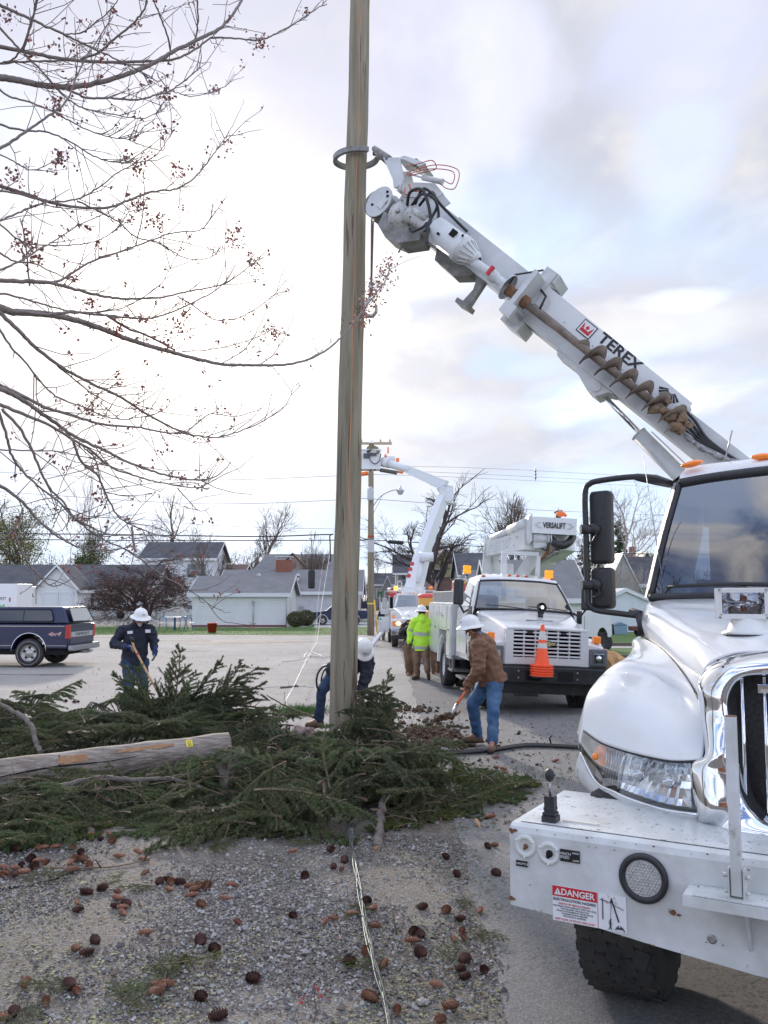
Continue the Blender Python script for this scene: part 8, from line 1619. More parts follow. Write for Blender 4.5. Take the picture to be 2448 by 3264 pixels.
b.sm=[False]*len(b.sm);tag(b.build('soil_clods',soil),'dug brown soil clods scattered between the new pole and the man in brown','soil',kind='stuff')
def scatter(name,label,pts,size,m,seed,kind='rock',cat='gravel'):
    rs=np.random.default_rng(seed);n=len(pts);ico=np.array([(0,0,1),(.9,0,.2),(.28,.85,.2),(-.72,.53,.2),(-.72,-.53,.2),(.28,-.85,.2),(0,0,-.6)]);tri=np.array([(0,1,2),(0,2,3),(0,3,4),(0,4,5),(0,5,1),(6,2,1),(6,3,2),(6,4,3),(6,5,4),(6,1,5)])
    s=size*rs.lognormal(0,.42,(n,1,1));V=ico[None]*s*rs.uniform(.6,1.2,(n,1,3))+rs.normal(size=(n,7,3))*s*.13;a=rs.uniform(0,6.28,n);c,q=np.cos(a)[:,None],np.sin(a)[:,None]
    x,y=V[:,:,0]*c-V[:,:,1]*q,V[:,:,0]*q+V[:,:,1]*c;V[:,:,0],V[:,:,1]=x,y;V+=pts[:,None,:];k=len(m);parts=[]
    for j in range(k):
        sel=np.arange(j,n,k);F_=(tri[None]+(np.arange(len(sel))*7)[:,None,None]).reshape(-1,3);parts.append((V[sel].reshape(-1,3),F_,j))
    return tag(mesh_np(name,parts,m,None,False),label,cat,kind='stuff')
rs=np.random.default_rng(31);P=[]
while len(P)<32000:
    px,py=rs.uniform(-150,1620),3300-rs.uniform(0,1)**.55*640*1.0
    if py<2560:continue
    p=PZ(px,py)
    if p.x>.62+.1*math.sin(p.y*3):continue
    dn=noise.noise(Vector((p.x*.8,p.y*.8,2)))+.5*noise.noise(Vector((p.x*2.5,p.y*2.5,5)));strip=math.exp(-((px-900)/260)**2)*math.exp(-((py-2900)/160)**2)
    if rs.uniform()>.52+dn*.8+strip*.8:continue
    P.append((p.x,p.y,.002))
P=np.array(P);gs_=[mat('stone_%s'%c,col,.9)for c,col in(('grey',(.19,.18,.175)),('pale',(.31,.305,.30)),('brown',(.18,.145,.12)),('slate',(.12,.115,.115)),('white',(.42,.41,.40)),('mid',(.23,.215,.20)))]
scatter('gravel','loose crushed stone spread over the foreground',P,.0070,gs_,32)
rs=np.random.default_rng(33);P=[]
for i in range(1500):
    px,py=rs.uniform(1180,1860),rs.uniform(2235,2640);p=PZ(px,py);P.append((p.x,p.y,.008))
for i in range(700):p=PZ(rs.uniform(100,1200),rs.uniform(2060,2330));P.append((p.x,p.y,.003))
scatter('gravel','scattered crumbs of stone and chips on the alley',np.array(P),.011,[gs_[1],gs_[2],mat('bark_chip',(.22,.13,.08),.9),gs_[5]],34)
rs=np.random.default_rng(35);LV=[];
P=[]
for i in range(15000):
    r=rs.uniform()
    if r<.55:px,py=rs.uniform(-100,1600),rs.uniform(2640,3290)
    elif r<.8:px,py=rs.normal(1420,150),rs.uniform(2300,2650)
    else:px,py=rs.normal(1500,160),rs.choice([2255,2275,2240,2450,2500])+rs.normal()*6
    p=PZ(px,py)
    if r<.55 and noise.noise(Vector((p.x*1.3,p.y*1.3,7)))<-.02:continue
    P.append((p.x,p.y,.010))
P=np.array(P);V,F_=leaves_np(P,.028,rs);V[:,2]=.008+np.abs(V[:,2]-.010)*.35;h=len(F_)//3
tag(mesh_np('needle_litter',[(V[:h*4],F_[:h],0),(V[h*4:h*8],F_[h:2*h]-h*4,1),(V[h*8:],F_[2*h:]-h*8,2)],[sprM,mat('litter_brown',(.14,.10,.06),.9),sprL],None,False),'crushed spruce needles and bark crumbs littering gravel and alley','litter',kind='stuff')
def grass(name,label,pts,h,seed,m):
    rs=np.random.default_rng(seed);n=len(pts);d=rs.normal(size=(n,3))*np.array([.5,.5,0])+np.array([0,0,1]);d/=np.linalg.norm(d,axis=1,keepdims=True);w=np.cross(d,rs.normal(size=(n,3)));w/=np.linalg.norm(w,axis=1,keepdims=True);L=h*rs.uniform(.5,1.3,(n,1));P=np.array(pts)
    V=np.stack([P-w*.004,P+w*.004,P+d*L],1).reshape(-1,3);k=n//2;return tag(mesh_np(name,[(V[:k*3],np.arange(k*3).reshape(-1,3),0),(V[k*3:],np.arange((n-k)*3).reshape(-1,3),1)],m,None,False),label,'grass',kind='stuff')
gmat=[mat('grass_blade',(.06,.13,.02),.8),mat('grass_blade_light',(.12,.20,.04),.8)]
def gsample(n,cx_,cy_,sx_,sy_,seed):rs=np.random.default_rng(seed);return[tuple(PZ(rs.normal(cx_,sx_),rs.normal(cy_,sy_)))for _ in range(n)]
grass('grass_patch','green grass patch behind the heap left of the bending man',gsample(3000,960,2268,45,8,1)+gsample(900,400,2335,50,8,2)+gsample(700,850,2345,60,10,3),.07,41,gmat)
grass('grass_patch','thin green grass growing around the black cables right of the heap',gsample(2600,1300,2420,90,12,4)+gsample(1200,1360,2325,50,10,5)+gsample(1200,1500,2480,120,12,6),.05,42,[gmat[0],sprL])
rs=np.random.default_rng(43);pts=[]
while len(pts)<26000:
    y=rs.uniform(9.5,26.8);x=3.85+rs.uniform(0,1)**1.6*(4+y*.25)
    pts.append((x+.12*noise.noise(Vector((4,y*.8,2))),y,.0))
grass('grass_verge','mown green grass verge right of the alley beside the middle truck',pts,.075,44,gmat)
rs=np.random.default_rng(45);pts=[(rs.uniform(-22,-.9),rs.uniform(45.3,56),.0)for _ in range(16000)]
grass('grass_verge','short bright green grass strip before the white garage',pts,.11,46,gmat)
t=thing('seedling','tiny seedling with red leaves at the bottom edge left of the wire bundle','plant',tuple(PZ(1000,3262)));b=MB();b.tube(spline([(0,0,0),(.01,0,.06),(0,.01,.12),(.012,0,.16)]),.003,6);b.tube([(.005,0,.07),(-.05,0,.105)],.002,5);b.tube([(.0,0,.10),(.05,0,.13)],.002,5);b.build('stem',twigm,t)
rs=np.random.default_rng(47);P=np.array([(-.05,0,.11),(-.06,0,.09),(-.07,0,.115),(.05,0,.13),(.06,0,.11),(.012,0,.17),(0,0,.165),(.02,0,.15),(-.03,0,.10),(.055,0,.145),(-.045,.01,.12),(.03,0,.12)]);V,F_=leaves_np(P,.026,rs);mesh_np('leaves',[(V,F_,0)],[mat('red_leaf',(.35,.04,.04),.7)],t)
# ================================================================= FOREGROUND MAPLE: limbs reach in from the left, the trunk stands outside the frame
mapm=mat('maple_bark',(.19,.155,.145),.85,c2=(.26,.22,.20),scale=20,bump=.4,bscale=50);budm=mat('maple_buds',(.30,.12,.10),.7);flm=mat('maple_flowers',(.40,.22,.17),.7)
mt=thing('maple_tree','bare budding maple whose limbs reach in from the upper left','tree',(-5.2,5.2,0))
MO=Vector((-5.2,5.2,0));b=MB();b.tube([Vector(p)for p in((0,0,-.1),(.05,.02,1.0),(.0,0,2.2),(.1,.0,3.2),(.1,.1,4.6),(.0,.1,6.5))],[.30,.24,.21,.18,.12,.06],18);b.build('trunk',mapm,mt)
zt_=lambda x,y:(x/1.3825,y/1.3825);zm=lambda x,y:(x/1.3825,900+y/1.3825)
LB_=[]
def TL(z,pts,F0,F1,r0,r1):
    n=len(pts);LB_.append(([(*z(x,y),F0+(F1-F0)*i/(n-1))for i,(x,y)in enumerate(pts)],r0,r1))
TL(zt_,[(-60,320),(0,340),(90,355),(180,375),(290,383),(400,372),(540,333),(650,290),(760,230),(860,180),(960,130),(1010,85),(1060,10),(1075,-30)],4.4,5.4,.030,.011)
TL(zt_,[(-60,195),(0,205),(150,235),(290,262),(450,273),(640,272),(760,262),(850,225),(930,165)],4.6,5.2,.020,.008)
TL(zt_,[(-60,275),(0,278),(170,270),(380,268),(560,283),(690,282)],4.7,5.0,.010,.006)
TL(zt_,[(930,165),(1050,170),(1150,175),(1230,140),(1320,90),(1400,35),(1440,20)],5.2,5.6,.009,.004)
TL(zt_,[(-40,5),(60,50),(170,100),(280,150),(380,200),(450,232),(560,285),(640,325),(690,358)],4.3,4.9,.014,.004)
TL(zt_,[(100,225),(130,130),(160,20),(170,-30)],4.5,4.2,.010,.006)
TL(zt_,[(-30,280),(40,270),(95,215),(140,90),(165,-20)],4.4,4.1,.008,.006)
TL(zt_,[(360,260),(430,235),(500,175),(590,100),(640,30),(645,-30)],4.8,4.6,.011,.007)
TL(zt_,[(752,228),(735,150),(700,60),(668,-20)],5.1,4.7,.009,.006)
TL(zt_,[(855,200),(872,110),(868,-20)],5.2,5.0,.009,.007)
TL(zt_,[(290,152),(360,145),(420,100),(480,50),(520,0)],4.6,4.4,.006,.004)
TL(zt_,[(-20,100),(60,190),(120,250),(200,330),(270,410),(350,470),(430,490),(560,515),(640,520),(700,490),(715,460)],4.4,5.0,.010,.003)
TL(zt_,[(280,385),(380,430),(500,432),(600,440),(700,415),(750,400),(820,350),(880,290),(885,210)],4.7,5.2,.011,.004)
TL(zt_,[(690,320),(740,390),(800,415),(850,425),(930,405),(1000,375),(1035,330)],5.0,5.3,.005,.003)
TL(zt_,[(-50,660),(0,655),(100,590),(200,520),(290,450),(340,330),(400,220),(500,70)],4.2,4.6,.014,.004)
TL(zt_,[(-40,350),(30,420),(130,450),(240,495),(330,545),(420,585),(520,610),(600,605),(640,550)],4.4,5.0,.009,.003)
TL(zt_,[(560,612),(640,645),(720,660),(720,600)],4.9,5.0,.004,.003)
TL(zt_,[(-20,545),(100,575),(200,580),(300,620),(400,680),(480,712),(560,715),(640,710),(700,670),(770,570)],4.3,5.0,.009,.003)
TL(zt_,[(-60,810),(0,820),(100,850),(200,885),(330,912),(470,915),(560,885),(650,850),(780,830),(860,780),(920,710),(970,640),(1008,580)],4.3,5.3,.017,.004)
TL(zt_,[(230,888),(330,880),(430,830),(520,760),(570,735),(620,700)],4.6,5.0,.008,.004)
TL(zt_,[(-30,835),(60,850),(180,880),(250,893)],4.3,4.6,.008,.008)
TL(zt_,[(-30,665),(60,710),(140,750),(220,720),(270,695)],4.3,4.6,.006,.003)
TL(zt_,[(-40,985),(30,960),(120,920),(200,890)],4.3,4.5,.009,.006)
TL(zt_,[(-50,1235),(60,1240),(240,1242),(320,1200),(420,1145),(530,1110),(650,1065),(770,1025),(880,1015),(930,960),(970,905)],4.3,5.2,.013,.003)
TL(zt_,[(340,885),(440,935),(520,975),(600,1045),(700,1070),(800,1130),(880,1145),(950,1120),(975,1080)],4.6,5.2,.008,.003)
TL(zt_,[(-30,960),(60,1040),(130,1075),(250,1080),(370,1075),(470,1040),(540,980),(575,910)],4.3,4.8,.007,.003)
TL(zt_,[(-30,1200),(80,1155),(170,1100),(240,1060),(300,1020),(350,985)],4.2,4.6,.009,.003)
TL(zt_,[(600,1080),(635,900),(630,760)],4.9,4.8,.006,.003)
TL(zt_,[(130,1260),(110,1060),(90,960)],4.4,4.3,.007,.004)
TL(zt_,[(-20,1100),(60,1150),(150,1160),(230,1200),(330,1240)],4.2,4.6,.008,.004)
TL(zm,[(-60,-10),(80,-5),(220,3),(350,35),(480,65),(600,72),(720,65),(850,35),(980,10),(1100,-70),(1130,-100)],4.2,5.3,.018,.003)
TL(zm,[(-60,95),(0,112),(60,130),(200,140),(330,165),(450,205),(560,248),(680,285),(760,308),(860,335),(960,358),(1060,365),(1180,365),(1280,360),(1370,335),(1450,290),(1520,225),(1580,150),(1640,70),(1700,-10),(1720,-80)],4.3,8.6,.034,.007)
TL(zm,[(60,128),(200,140),(330,132),(480,148),(600,158),(700,150),(850,90),(980,10),(1040,-80)],4.3,5.1,.014,.004)
TL(zm,[(470,145),(560,200),(660,240),(770,300)],4.8,5.3,.012,.008)
TL(zm,[(-60,40),(60,60),(200,100),(300,125),(440,130),(560,105),(700,15),(760,-80)],4.2,5.0,.009,.003)
TL(zm,[(780,60),(860,110),(950,165),(1050,155),(1150,100),(1220,40),(1260,-5)],5.0,5.5,.006,.003)
TL(zm,[(800,305),(900,300),(1010,280),(1110,250),(1180,220),(1210,190)],5.3,5.8,.006,.003)
TL(zm,[(960,365),(1060,310),(1110,250),(1150,180),(1190,80)],5.7,6.0,.006,.003)
TL(zm,[(1150,360),(1210,310),(1260,230),(1300,140)],6.2,6.4,.005,.003)
TL(zm,[(-40,100),(60,190),(150,280),(260,365),(370,430),(520,500),(640,575),(760,640),(860,675),(960,683),(1060,655),(1180,600),(1260,540),(1298,450)],4.2,5.5,.017,.003)
TL(zm,[(-40,440),(60,480),(200,550),(330,590),(450,625),(600,638),(720,660),(810,662),(870,620),(930,580),(1040,590),(1160,555)],4.2,5.4,.015,.003)
TL(zm,[(-40,455),(50,490),(130,540),(230,610),(330,680),(450,735),(560,790),(680,835),(780,860),(880,870),(960,850),(1020,790)],4.1,5.3,.020,.004)
TL(zm,[(-40,520),(100,580),(200,620),(320,690),(400,740),(500,820),(620,860),(720,885),(860,905),(920,885)],4.1,5.1,.014,.004)
TL(zm,[(780,905),(830,960),(880,1008),(920,995)],5.0,5.2,.005,.003)
TL(zm,[(-10,560),(30,680),(60,780),(150,880),(250,960),(330,1040),(420,1090),(520,1115),(640,1105)],4.0,4.7,.011,.004)
TL(zm,[(10,560),(90,650),(150,760),(200,880),(280,970),(340,1050),(450,1130),(560,1180),(700,1280),(800,1340),(900,1400),(980,1490),(1110,1510)],4.0,5.2,.011,.003)
TL(zm,[(320,690),(360,790),(430,850),(470,940),(520,1030),(590,1075),(680,1110),(760,1125)],4.3,4.9,.011,.004)
TL(zm,[(370,730),(420,780),(450,900),(480,930),(590,940),(670,930)],4.4,4.8,.006,.003)
TL(zm,[(-40,880),(40,920),(110,980),(180,1060),(270,1130),(360,1170),(470,1180),(580,1165)],3.9,4.5,.013,.004)
TL(zm,[(580,1075),(590,1150),(600,1190)],4.6,4.6,.010,.008)
TL(zm,[(100,1000),(60,1090),(10,1130)],4.2,4.1,.008,.006)
TL(zm,[(60,1100),(100,1200),(170,1290),(240,1340),(330,1300),(440,1250)],4.2,4.7,.008,.003)
TL(zm,[(-40,735),(100,740),(250,745),(380,770),(470,770),(600,730)],4.2,4.9,.006,.003)
TL(zm,[(-30,150),(30,260),(110,350),(180,440),(260,510),(370,550),(460,590),(540,603),(640,590),(720,560),(800,490)],4.1,5.0,.009,.003)
TL(zm,[(250,365),(330,430),(420,500),(530,550),(640,560)],4.5,4.9,.007,.003)
rs=np.random.default_rng(77);allseg=[];tips=[];bl=[]
for pts,r0,r1 in LB_:
    P=spline([PF(*p)-MO for p in pts],7);n=len(P);b=MB()
    b.tube([p+Vector(rs.normal(size=3))*(.0016)for p in P],[(r0+(r1-r0)*(i/(n-1))**.8)*.70 for i in range(n)],7);bl.append(b)
    if pts[0][0]<0 and r0>.012:
        bb=MB();S=P[0];tz=max(.8,S.z-.7);bb.tube(spline([S,S*.6+Vector((.02,.05,tz))*.4+Vector((0,0,-.1)),Vector((.02,.03,tz))],6),[r0+(.05)*i/12 for i in range(13)],8);bl.append(bb)
    for k in range(int(n*.30)):
        i=rs.integers(int(n*.15),n-1);p=np.array(P[i]);tg=np.array(P[min(i+1,n-1)]-P[max(i-1,0)]);tg/=np.linalg.norm(tg);L=rs.uniform(.05,.42)*(1.0 if r0>.008 else .55);d=tg*.8+rs.normal(size=3)*.55+np.array([0,0,.15]);d/=np.linalg.norm(d);r=min(.0030,r0*.42);m=rs.integers(2,5)
        for j in range(m):
            q=p+d*L/m;allseg.append((p,q,r,r*.8));d=d+rs.normal(size=3)*.16+np.array([0,0,.10]);d/=np.linalg.norm(d);p=q;r*=.8
            if rs.uniform()<.45:e=d*.5+rs.normal(size=3)*.6;e/=np.linalg.norm(e);allseg.append((p,p+e*.035,r,r*.6));tips.append(p+e*.035)
        tips.append(p)
    tips.append(np.array(P[-1]))
b=MB()
for x in bl:b.add(x.v,x.f,0,True)
b.build('limbs',mapm,mt)
V,F=tube_np(allseg,4);mesh_np('twigs',[(V,F,0)],[mapm],mt)
T=np.array(tips);sel=rs.choice(len(T),int(len(T)*.20),replace=False);BP=[];FP_=[]
for i in sel:BP+=list(T[i]+rs.normal(size=(rs.integers(3,8),3))*.012)
for c in((zt_(70,780),4.4),(zt_(100,1060),4.4),(zt_(150,1120),4.4),(zm(740,270),5.2),(zm(790,190),5.1),(zm(820,130),5.1),(zm(400,95),4.7),(zm(1210,220),5.8),(zm(520,205),4.9),(zt_(600,735),5.0),(zt_(1000,630),5.3),(zt_(690,970),5.0),(zt_(785,745),5.1),(zm(890,870),5.2),(zm(395,550),4.6),(zt_(255,480),4.5),(zt_(35,80),4.4),(zt_(730,415),5.1),(zt_(1150,190),5.4),(zt_(1030,1050),5.2),(zt_(1120,1165),5.3),(zt_(260,700),4.6),(zm(1600,120),8.3),(zm(1640,60),8.4),(zt_(610,905),5.0)):
    p=np.array(PF(c[0][0],c[0][1],c[1])-MO);BP+=list(p+rs.normal(size=(rs.integers(40,80),3))*np.array([.028,.02,.034]))
for(x,y,F_)in((1640,60,8.4),(1620,110,8.3),(1580,165,8.2),(1700,-20,8.6),(1710,-70,8.6),(1660,10,8.5)):FP_+=list(np.array(PF(*zm(x,y),F_)-MO)+rs.normal(size=(60,3))*.06)
BP=np.array(BP);V,F=leaves_np(BP,.023,rs);FP_=np.array(FP_);V2,F2=leaves_np(FP_,.035,rs)
mesh_np('buds',[(V,F,0),(V2,F2,1)],[budm,flm],mt)
# ================================================================= PARKED VEHICLES, YARD THINGS
nvy=mat('navy_car_paint',(.008,.014,.055),.28,c2=(.012,.018,.065),scale=2,coat=.35);greyp=mat('grey_bumper',(.28,.29,.31),.35,.6);tire_=M_['rubber']
whl=mat('alloy_wheel',(.50,.48,.44),.35,.5)
pkL=PZ(282,2120);dirv=Vector((-1,-.10,0)).normalized()
pk=thing('pickup_truck','navy pickup truck with matching camper cap parked at the left edge','pickup truck',(PF(216,2100,24.3).x,24.3,0),R(-3))
b=MB()
def sidecurve(pts,y0,y1,b,mi=0,inset=0.0):
    n=len(pts);b.add([(x,y0,z)for x,z in pts]+[(x,y1,z)for x,z in pts],[tuple(range(n)),tuple(range(n,2*n))[::-1]]+[(i,n+i,n+(i+1)%n,(i+1)%n)for i in range(n)],mi)
def arch(cx,r,z0,n=9):return[(cx+r*math.cos(a),z0+r*math.sin(a))for a in[math.pi*i/(n-1)for i in range(n)]]
pts=[(-4.9,.52),(-.05,.55),(-.05,1.18),(-2.2,1.20),(-4.9,1.12)]
body=[(-.02,.52),(-.02,1.20),(-2.55,1.22),(-4.95,1.12),(-5.05,.60)]+[(-4.65,.52)]+arch(-4.12,.50,.44)[::-1][0:0]+[(-4.62,.52)]+[(-4.12+.48*math.cos(a),.46+.48*math.sin(a))for a in[math.pi-math.pi*i/8 for i in range(1,8)]]+[(-3.62,.50),(-1.62,.50)]+[(-1.13+.48*math.cos(a),.46+.48*math.sin(a))for a in[math.pi-math.pi*i/8 for i in range(1,8)]]+[(-.64,.52)]
sidecurve(body,0,1.9,b);o=recalc(b.build('body',nvy,pk));bv=o.modifiers.new('b','BEVEL');bv.width=.03;bv.segments=2;bv.limit_method='ANGLE'
b=MB()
def capbox(x0,x1,z0,z1,ti,front,rear,b,mi=0):
    vs=[(x0,.03,z0),(x1,.03,z0),(x1,1.87,z0),(x0,1.87,z0),(x0+front,.03+ti,z1),(x1-rear,.03+ti,z1),(x1-rear,1.87-ti,z1),(x0+front,1.87-ti,z1)]
    b.add(vs,[(0,3,2,1),(4,5,6,7),(0,1,5,4),(1,2,6,5),(2,3,7,6),(3,0,4,7)],mi)
capbox(-2.42,-.03,1.22,1.69,.12,.03,.22,b);o=recalc(b.build('camper_cap',nvy,pk));bv=o.modifiers.new('b','BEVEL');bv.width=.05;bv.segments=3
b=MB();capbox(-4.2,-2.50,1.20,1.66,.16,.62,.08,b);o=recalc(b.build('cab_roof',nvy,pk));bv=o.modifiers.new('b','BEVEL');bv.width=.05;bv.segments=3
dgl=mat('dark_window',(.02,.022,.025),.06,spec=.9);wgl=mat('bright_rear_window',(.30,.31,.32),.03,.4,spec=1)
b=MB();M=frame((-1.30,.052,1.44),(1,0,0),(0,.24,1));b.prism([(-.80,-.15),(.80,-.15),(.84,-.11),(.76,.11),(.70,.15),(-.74,.15),(-.80,.11),(-.84,-.11)],M,.03);b.build('side_window',dgl,pk)
b=MB();b.box((-.035,-.16,.031),(-.01,.16,.04),M=M);b.box((-.84,-.19,.0),(.84,-.175,.04),M=M);b.box((-.80,.175,.0),(.76,.19,.04),M=M);b.build('window_trim',M_['black'],pk)
b=MB();M=frame((-.085,.95,1.46),(0,1,0),(-.22,0,.47));b.prism([(-.74,-.20),(.74,-.20),(.62,.19),(-.62,.19)],M,.03,0,.01);b.build('rear_window',wgl,pk)
b=MB()
for p0,p1 in(((-.76,-.22),(.76,-.22)),((.76,-.22),(.64,.21)),((.64,.21),(-.64,.21)),((-.64,.21),(-.76,-.22))):b.tube([M@Vector((*p0,.03)),M@Vector((*p1,.03))],.018,6)
b.build('window_frame',M_['black'],pk)
b=MB();b.box((-.03,.14,.62),(-.005,1.76,1.18));tg=b.build('tailgate',nvy,pk)
b=MB();b.box((-.004,.18,.84),(.003,1.72,.98));b.build('tailgate_strip',mat('silver_strip',(.45,.46,.47),.4,.3),tg);textmesh('lettering','CHEVROLET',.115,M_['letterblack'],tg,frame((.006,.95,.91),(0,1,0),(0,0,1)),.002,sx=1.6)
for y in(-.005,1.76):b=MB();b.box((-.10,y,.80),(.008,y+.145,1.18),bev=.01);b.build('tail_light',M_['red'],pk)
b=MB();b.box((.0,-.02,.46),(.16,1.92,.62),bev=.03);bq=b.build('rear_bumper',greyp,pk);b=MB();b.box((.01,-.0,.62),(.15,1.9,.635));b.build('step_pad',M_['black'],bq);b=MB();b.box((.05,.75,.36),(.2,1.15,.44));b.box((.1,.9,.40),(.32,1.0,.45));b.build('hitch',M_['steel'],bq)
b=MB();b.tube([(-1.13+.50*math.cos(a),-.012,.46+.50*math.sin(a))for a in[math.pi*i/14 for i in range(15)]],.014,6);b.box((-5,-.012,.60),(-1.64,-.002,.615));b.box((-.62,-.012,.60),(-.05,-.002,.615));b.box((-2.4,-.01,1.135),(-.12,-.002,1.165));b.build('chrome_trim',M_['chrome'],pk)
textmesh('lettering','4x4',.15,mat('decal_red',(.45,.10,.10),.4,c2=(.5,.5,.5),scale=18),pk,frame((-.42,-.006,.93),(1,0,0),(0,0,1)),.002,sx=1.6,shear=.3,bold=.006)
b=MB();b.box((-2.46,-.006,.62),(-2.44,0,1.2));b.box((-4.9,.1,.35),(-.1,1.8,.5));b.build('seams',M_['dark'],pk)
def carwheel(parent,x,y,r,near=True,rimm=None):
    b=MB();s=-1 if near else 1;b.lathe([(r*.58,-.10),(r*.9,-.115),(r,-.07),(r,.07),(r*.9,.115),(r*.58,.10)],(x,y,r),(0,1,0),32);w=b.build('wheel',tire_,parent)
    b=MB();b.lathe([(r*.60,s*.10),(r*.56,s*.07),(r*.50,s*.03),(r*.22,s*.06),(r*.18,s*.09),(.005,s*.09)],(x,y,r),(0,1,0),28);b.build('rim',rimm or whl,w)
    b=MB()
    for k in range(5):
        a=2*math.pi*k/5+.3;b.box((x-.03+.0,y+s*.045-.004,r),(x+.03,y+s*.055+.004,r))if 0 else b.sphere((x+r*.38*math.cos(a),y+s*.062,r+r*.38*math.sin(a)),r*.085,8,sc=(1,.3,1))
    b.build('rim_holes',M_['dark'],w)
    b=MB();b.lathe([(r*.80,s*.1165),(r*.83,s*.1175)],(x,y,r),(0,1,0),32);b.build('tyre_lettering',mat('tyre_white',(.30,.30,.30),.7),w)
for x in(-1.13,-4.12):
    carwheel(pk,x,.10,.40);carwheel(pk,x,1.80,.40,False)
ub_=thing('moving_truck','white moving van box with green and red graphics behind the navy pickup','truck',(X(-150,42),42,0),R(-4))
b=MB();wu=X(60,42)-X(-150,42);b.box((0,0,.75),(wu,1.6,2.62),bev=.03);b.box((.5,.2,.4),(wu-.3,1.4,.75));b.build('box_body',mat('van_white',(.74,.74,.75),.45),ub_)
b=MB();b.box((wu-2.0,-.02,1.9),(wu-.65,-.001,1.97));textmesh('lettering','BEST COST!',.19,mat('van_navy',(.05,.05,.12),.5),ub_,frame((wu-1.05,-.012,1.90),(1,0,0),(0,0,1)),.002,shear=.2)
b=MB();M=frame((wu-1.05,-.006,1.42),(1,0,0),(0,0,1));b.prism([(-.9,-.5),(.75,-.5),(.7,.12),(.5,.10),(.42,.22),(.3,.12),(.15,.26),(.0,.14),(-.2,.28),(-.35,.12),(-.6,.2),(-.9,.1)],M,.004);b.build('green_graphic',mat('van_green',(.10,.50,.08),.5),ub_)
textmesh('lettering','As Low As',.12,wht_l,ub_,frame((wu-1.1,-.014,1.50),(1,0,0),(0,0,1)),.002,shear=.2);textmesh('lettering','$19.95',.34,wht_l,ub_,frame((wu-1.0,-.014,1.22),(1,0,0),(0,0,1)),.002,bold=.01)
b=MB();b.box((wu-.38,-.012,1.75),(wu-.30,-.002,1.95));b.build('marker_light',M_['red'],ub_)
u2=thing('moving_truck','second moving van seen end on with black lettering over a red panel','truck',(X(62,44),43.5,0),R(14));w2_=X(114,43.5)-X(62,43.5)
b=MB();b.box((0,0,.7),(w2_,1.3,2.52),bev=.03);b.box((.1,.2,.3),(w2_-.1,1.2,.7));b.build('box_body',mat('van_white',(.74,.74,.75),.45),u2)
b=MB();b.box((.42,-.008,1.45),(w2_-.02,-.001,1.84));b.build('red_panel',mat('van_red',(.62,.05,.04),.5),u2);b=MB();b.box((.03,-.008,1.2),(.40,-.001,2.2));b.build('green_graphic',mat('van_green',(.08,.38,.08),.5,c2=(.02,.1,.12),scale=5),u2)
textmesh('lettering','U-HAUL',.23,M_['letterblack'],u2,frame((.62,-.012,2.06),(1,0,0),(0,0,1)),.003,sx=.62,bold=.01)
for t_,w_ in((ub_,wu),(u2,w2_)):
    for x in(.5,w_-.3):b=MB();b.cyl((x,.15,.38),(x,.4,.38),.38,n=20);b.build('wheel',tire_,t_)
dp_=thing('pickup_truck','dark blue compact pickup parked beside the low white house behind the new pole','pickup truck',(X(995,62),61.3,0),R(4))
L_=X(1176,62)-X(995,62)
body=[(.0,.45),(.0,.80),(.15,.92),(1.05,1.02),(1.55,1.42),(2.5,1.45),(2.75,1.06),(L_-.02,1.03),(L_,.45),(L_-.55,.42)]+[(L_-.95+.38*math.cos(a),.40+.38*math.sin(a))for a in[math.pi*i/7 for i in range(1,7)]]+[(L_-1.35,.38),(1.25,.38)]+[(.80+.38*math.cos(a),.40+.38*math.sin(a))for a in[math.pi*i/7 for i in range(1,7)]]+[(.38,.42)]
b=MB();sidecurve(body,0,1.65,b);o=recalc(b.build('body',nvy,dp_));bv=o.modifiers.new('b','BEVEL');bv.width=.03;bv.limit_method='ANGLE'
b=MB();b.add([(1.3,-.005,1.08),(2.6,-.005,1.08),(2.42,-.005,1.38),(1.62,-.005,1.38)],[(0,1,2,3)]);b.build('side_window',dgl,dp_)
b=MB();b.box((L_-.06,-.01,.78),(L_+.02,.06,.98));b.build('tail_light',M_['red'],dp_)
for x in(.80,L_-.95):carwheel(dp_,x,.08,.34);carwheel(dp_,x,1.57,.34,False)
wv=thing('parked_car','white pickup with slanted windscreen tucked behind the hi-vis man','car',(D(960,1200,27).x,27,0),R(2));b=MB();b.box((0,0,.45),(1.9,4.6,1.15),bev=.10);capv=[(.08,.6,1.12),(1.82,.6,1.12),(1.82,3.2,1.12),(.08,3.2,1.12),(.35,1.4,1.82),(1.55,1.4,1.82),(1.55,2.9,1.82),(.35,2.9,1.82)]
b.add(capv,[(4,5,6,7),(0,4,7,3),(1,2,6,5),(3,7,6,2),(0,1,5,4)]);b.build('body',t2p,wv);b=MB();b.add([(.20,.68,1.18),(1.70,.68,1.18),(1.47,1.33,1.76),(.43,1.33,1.76)],[(0,1,2,3)]);gw=b.build('windscreen',M_['glass'],wv);gw.location.y=-.04
for x in(.15,1.75):
    for y in(.9,3.7):b=MB();b.cyl((x-.1,y,.36),(x+.1,y,.36),.36,n=20);b.build('wheel',tire_,wv)
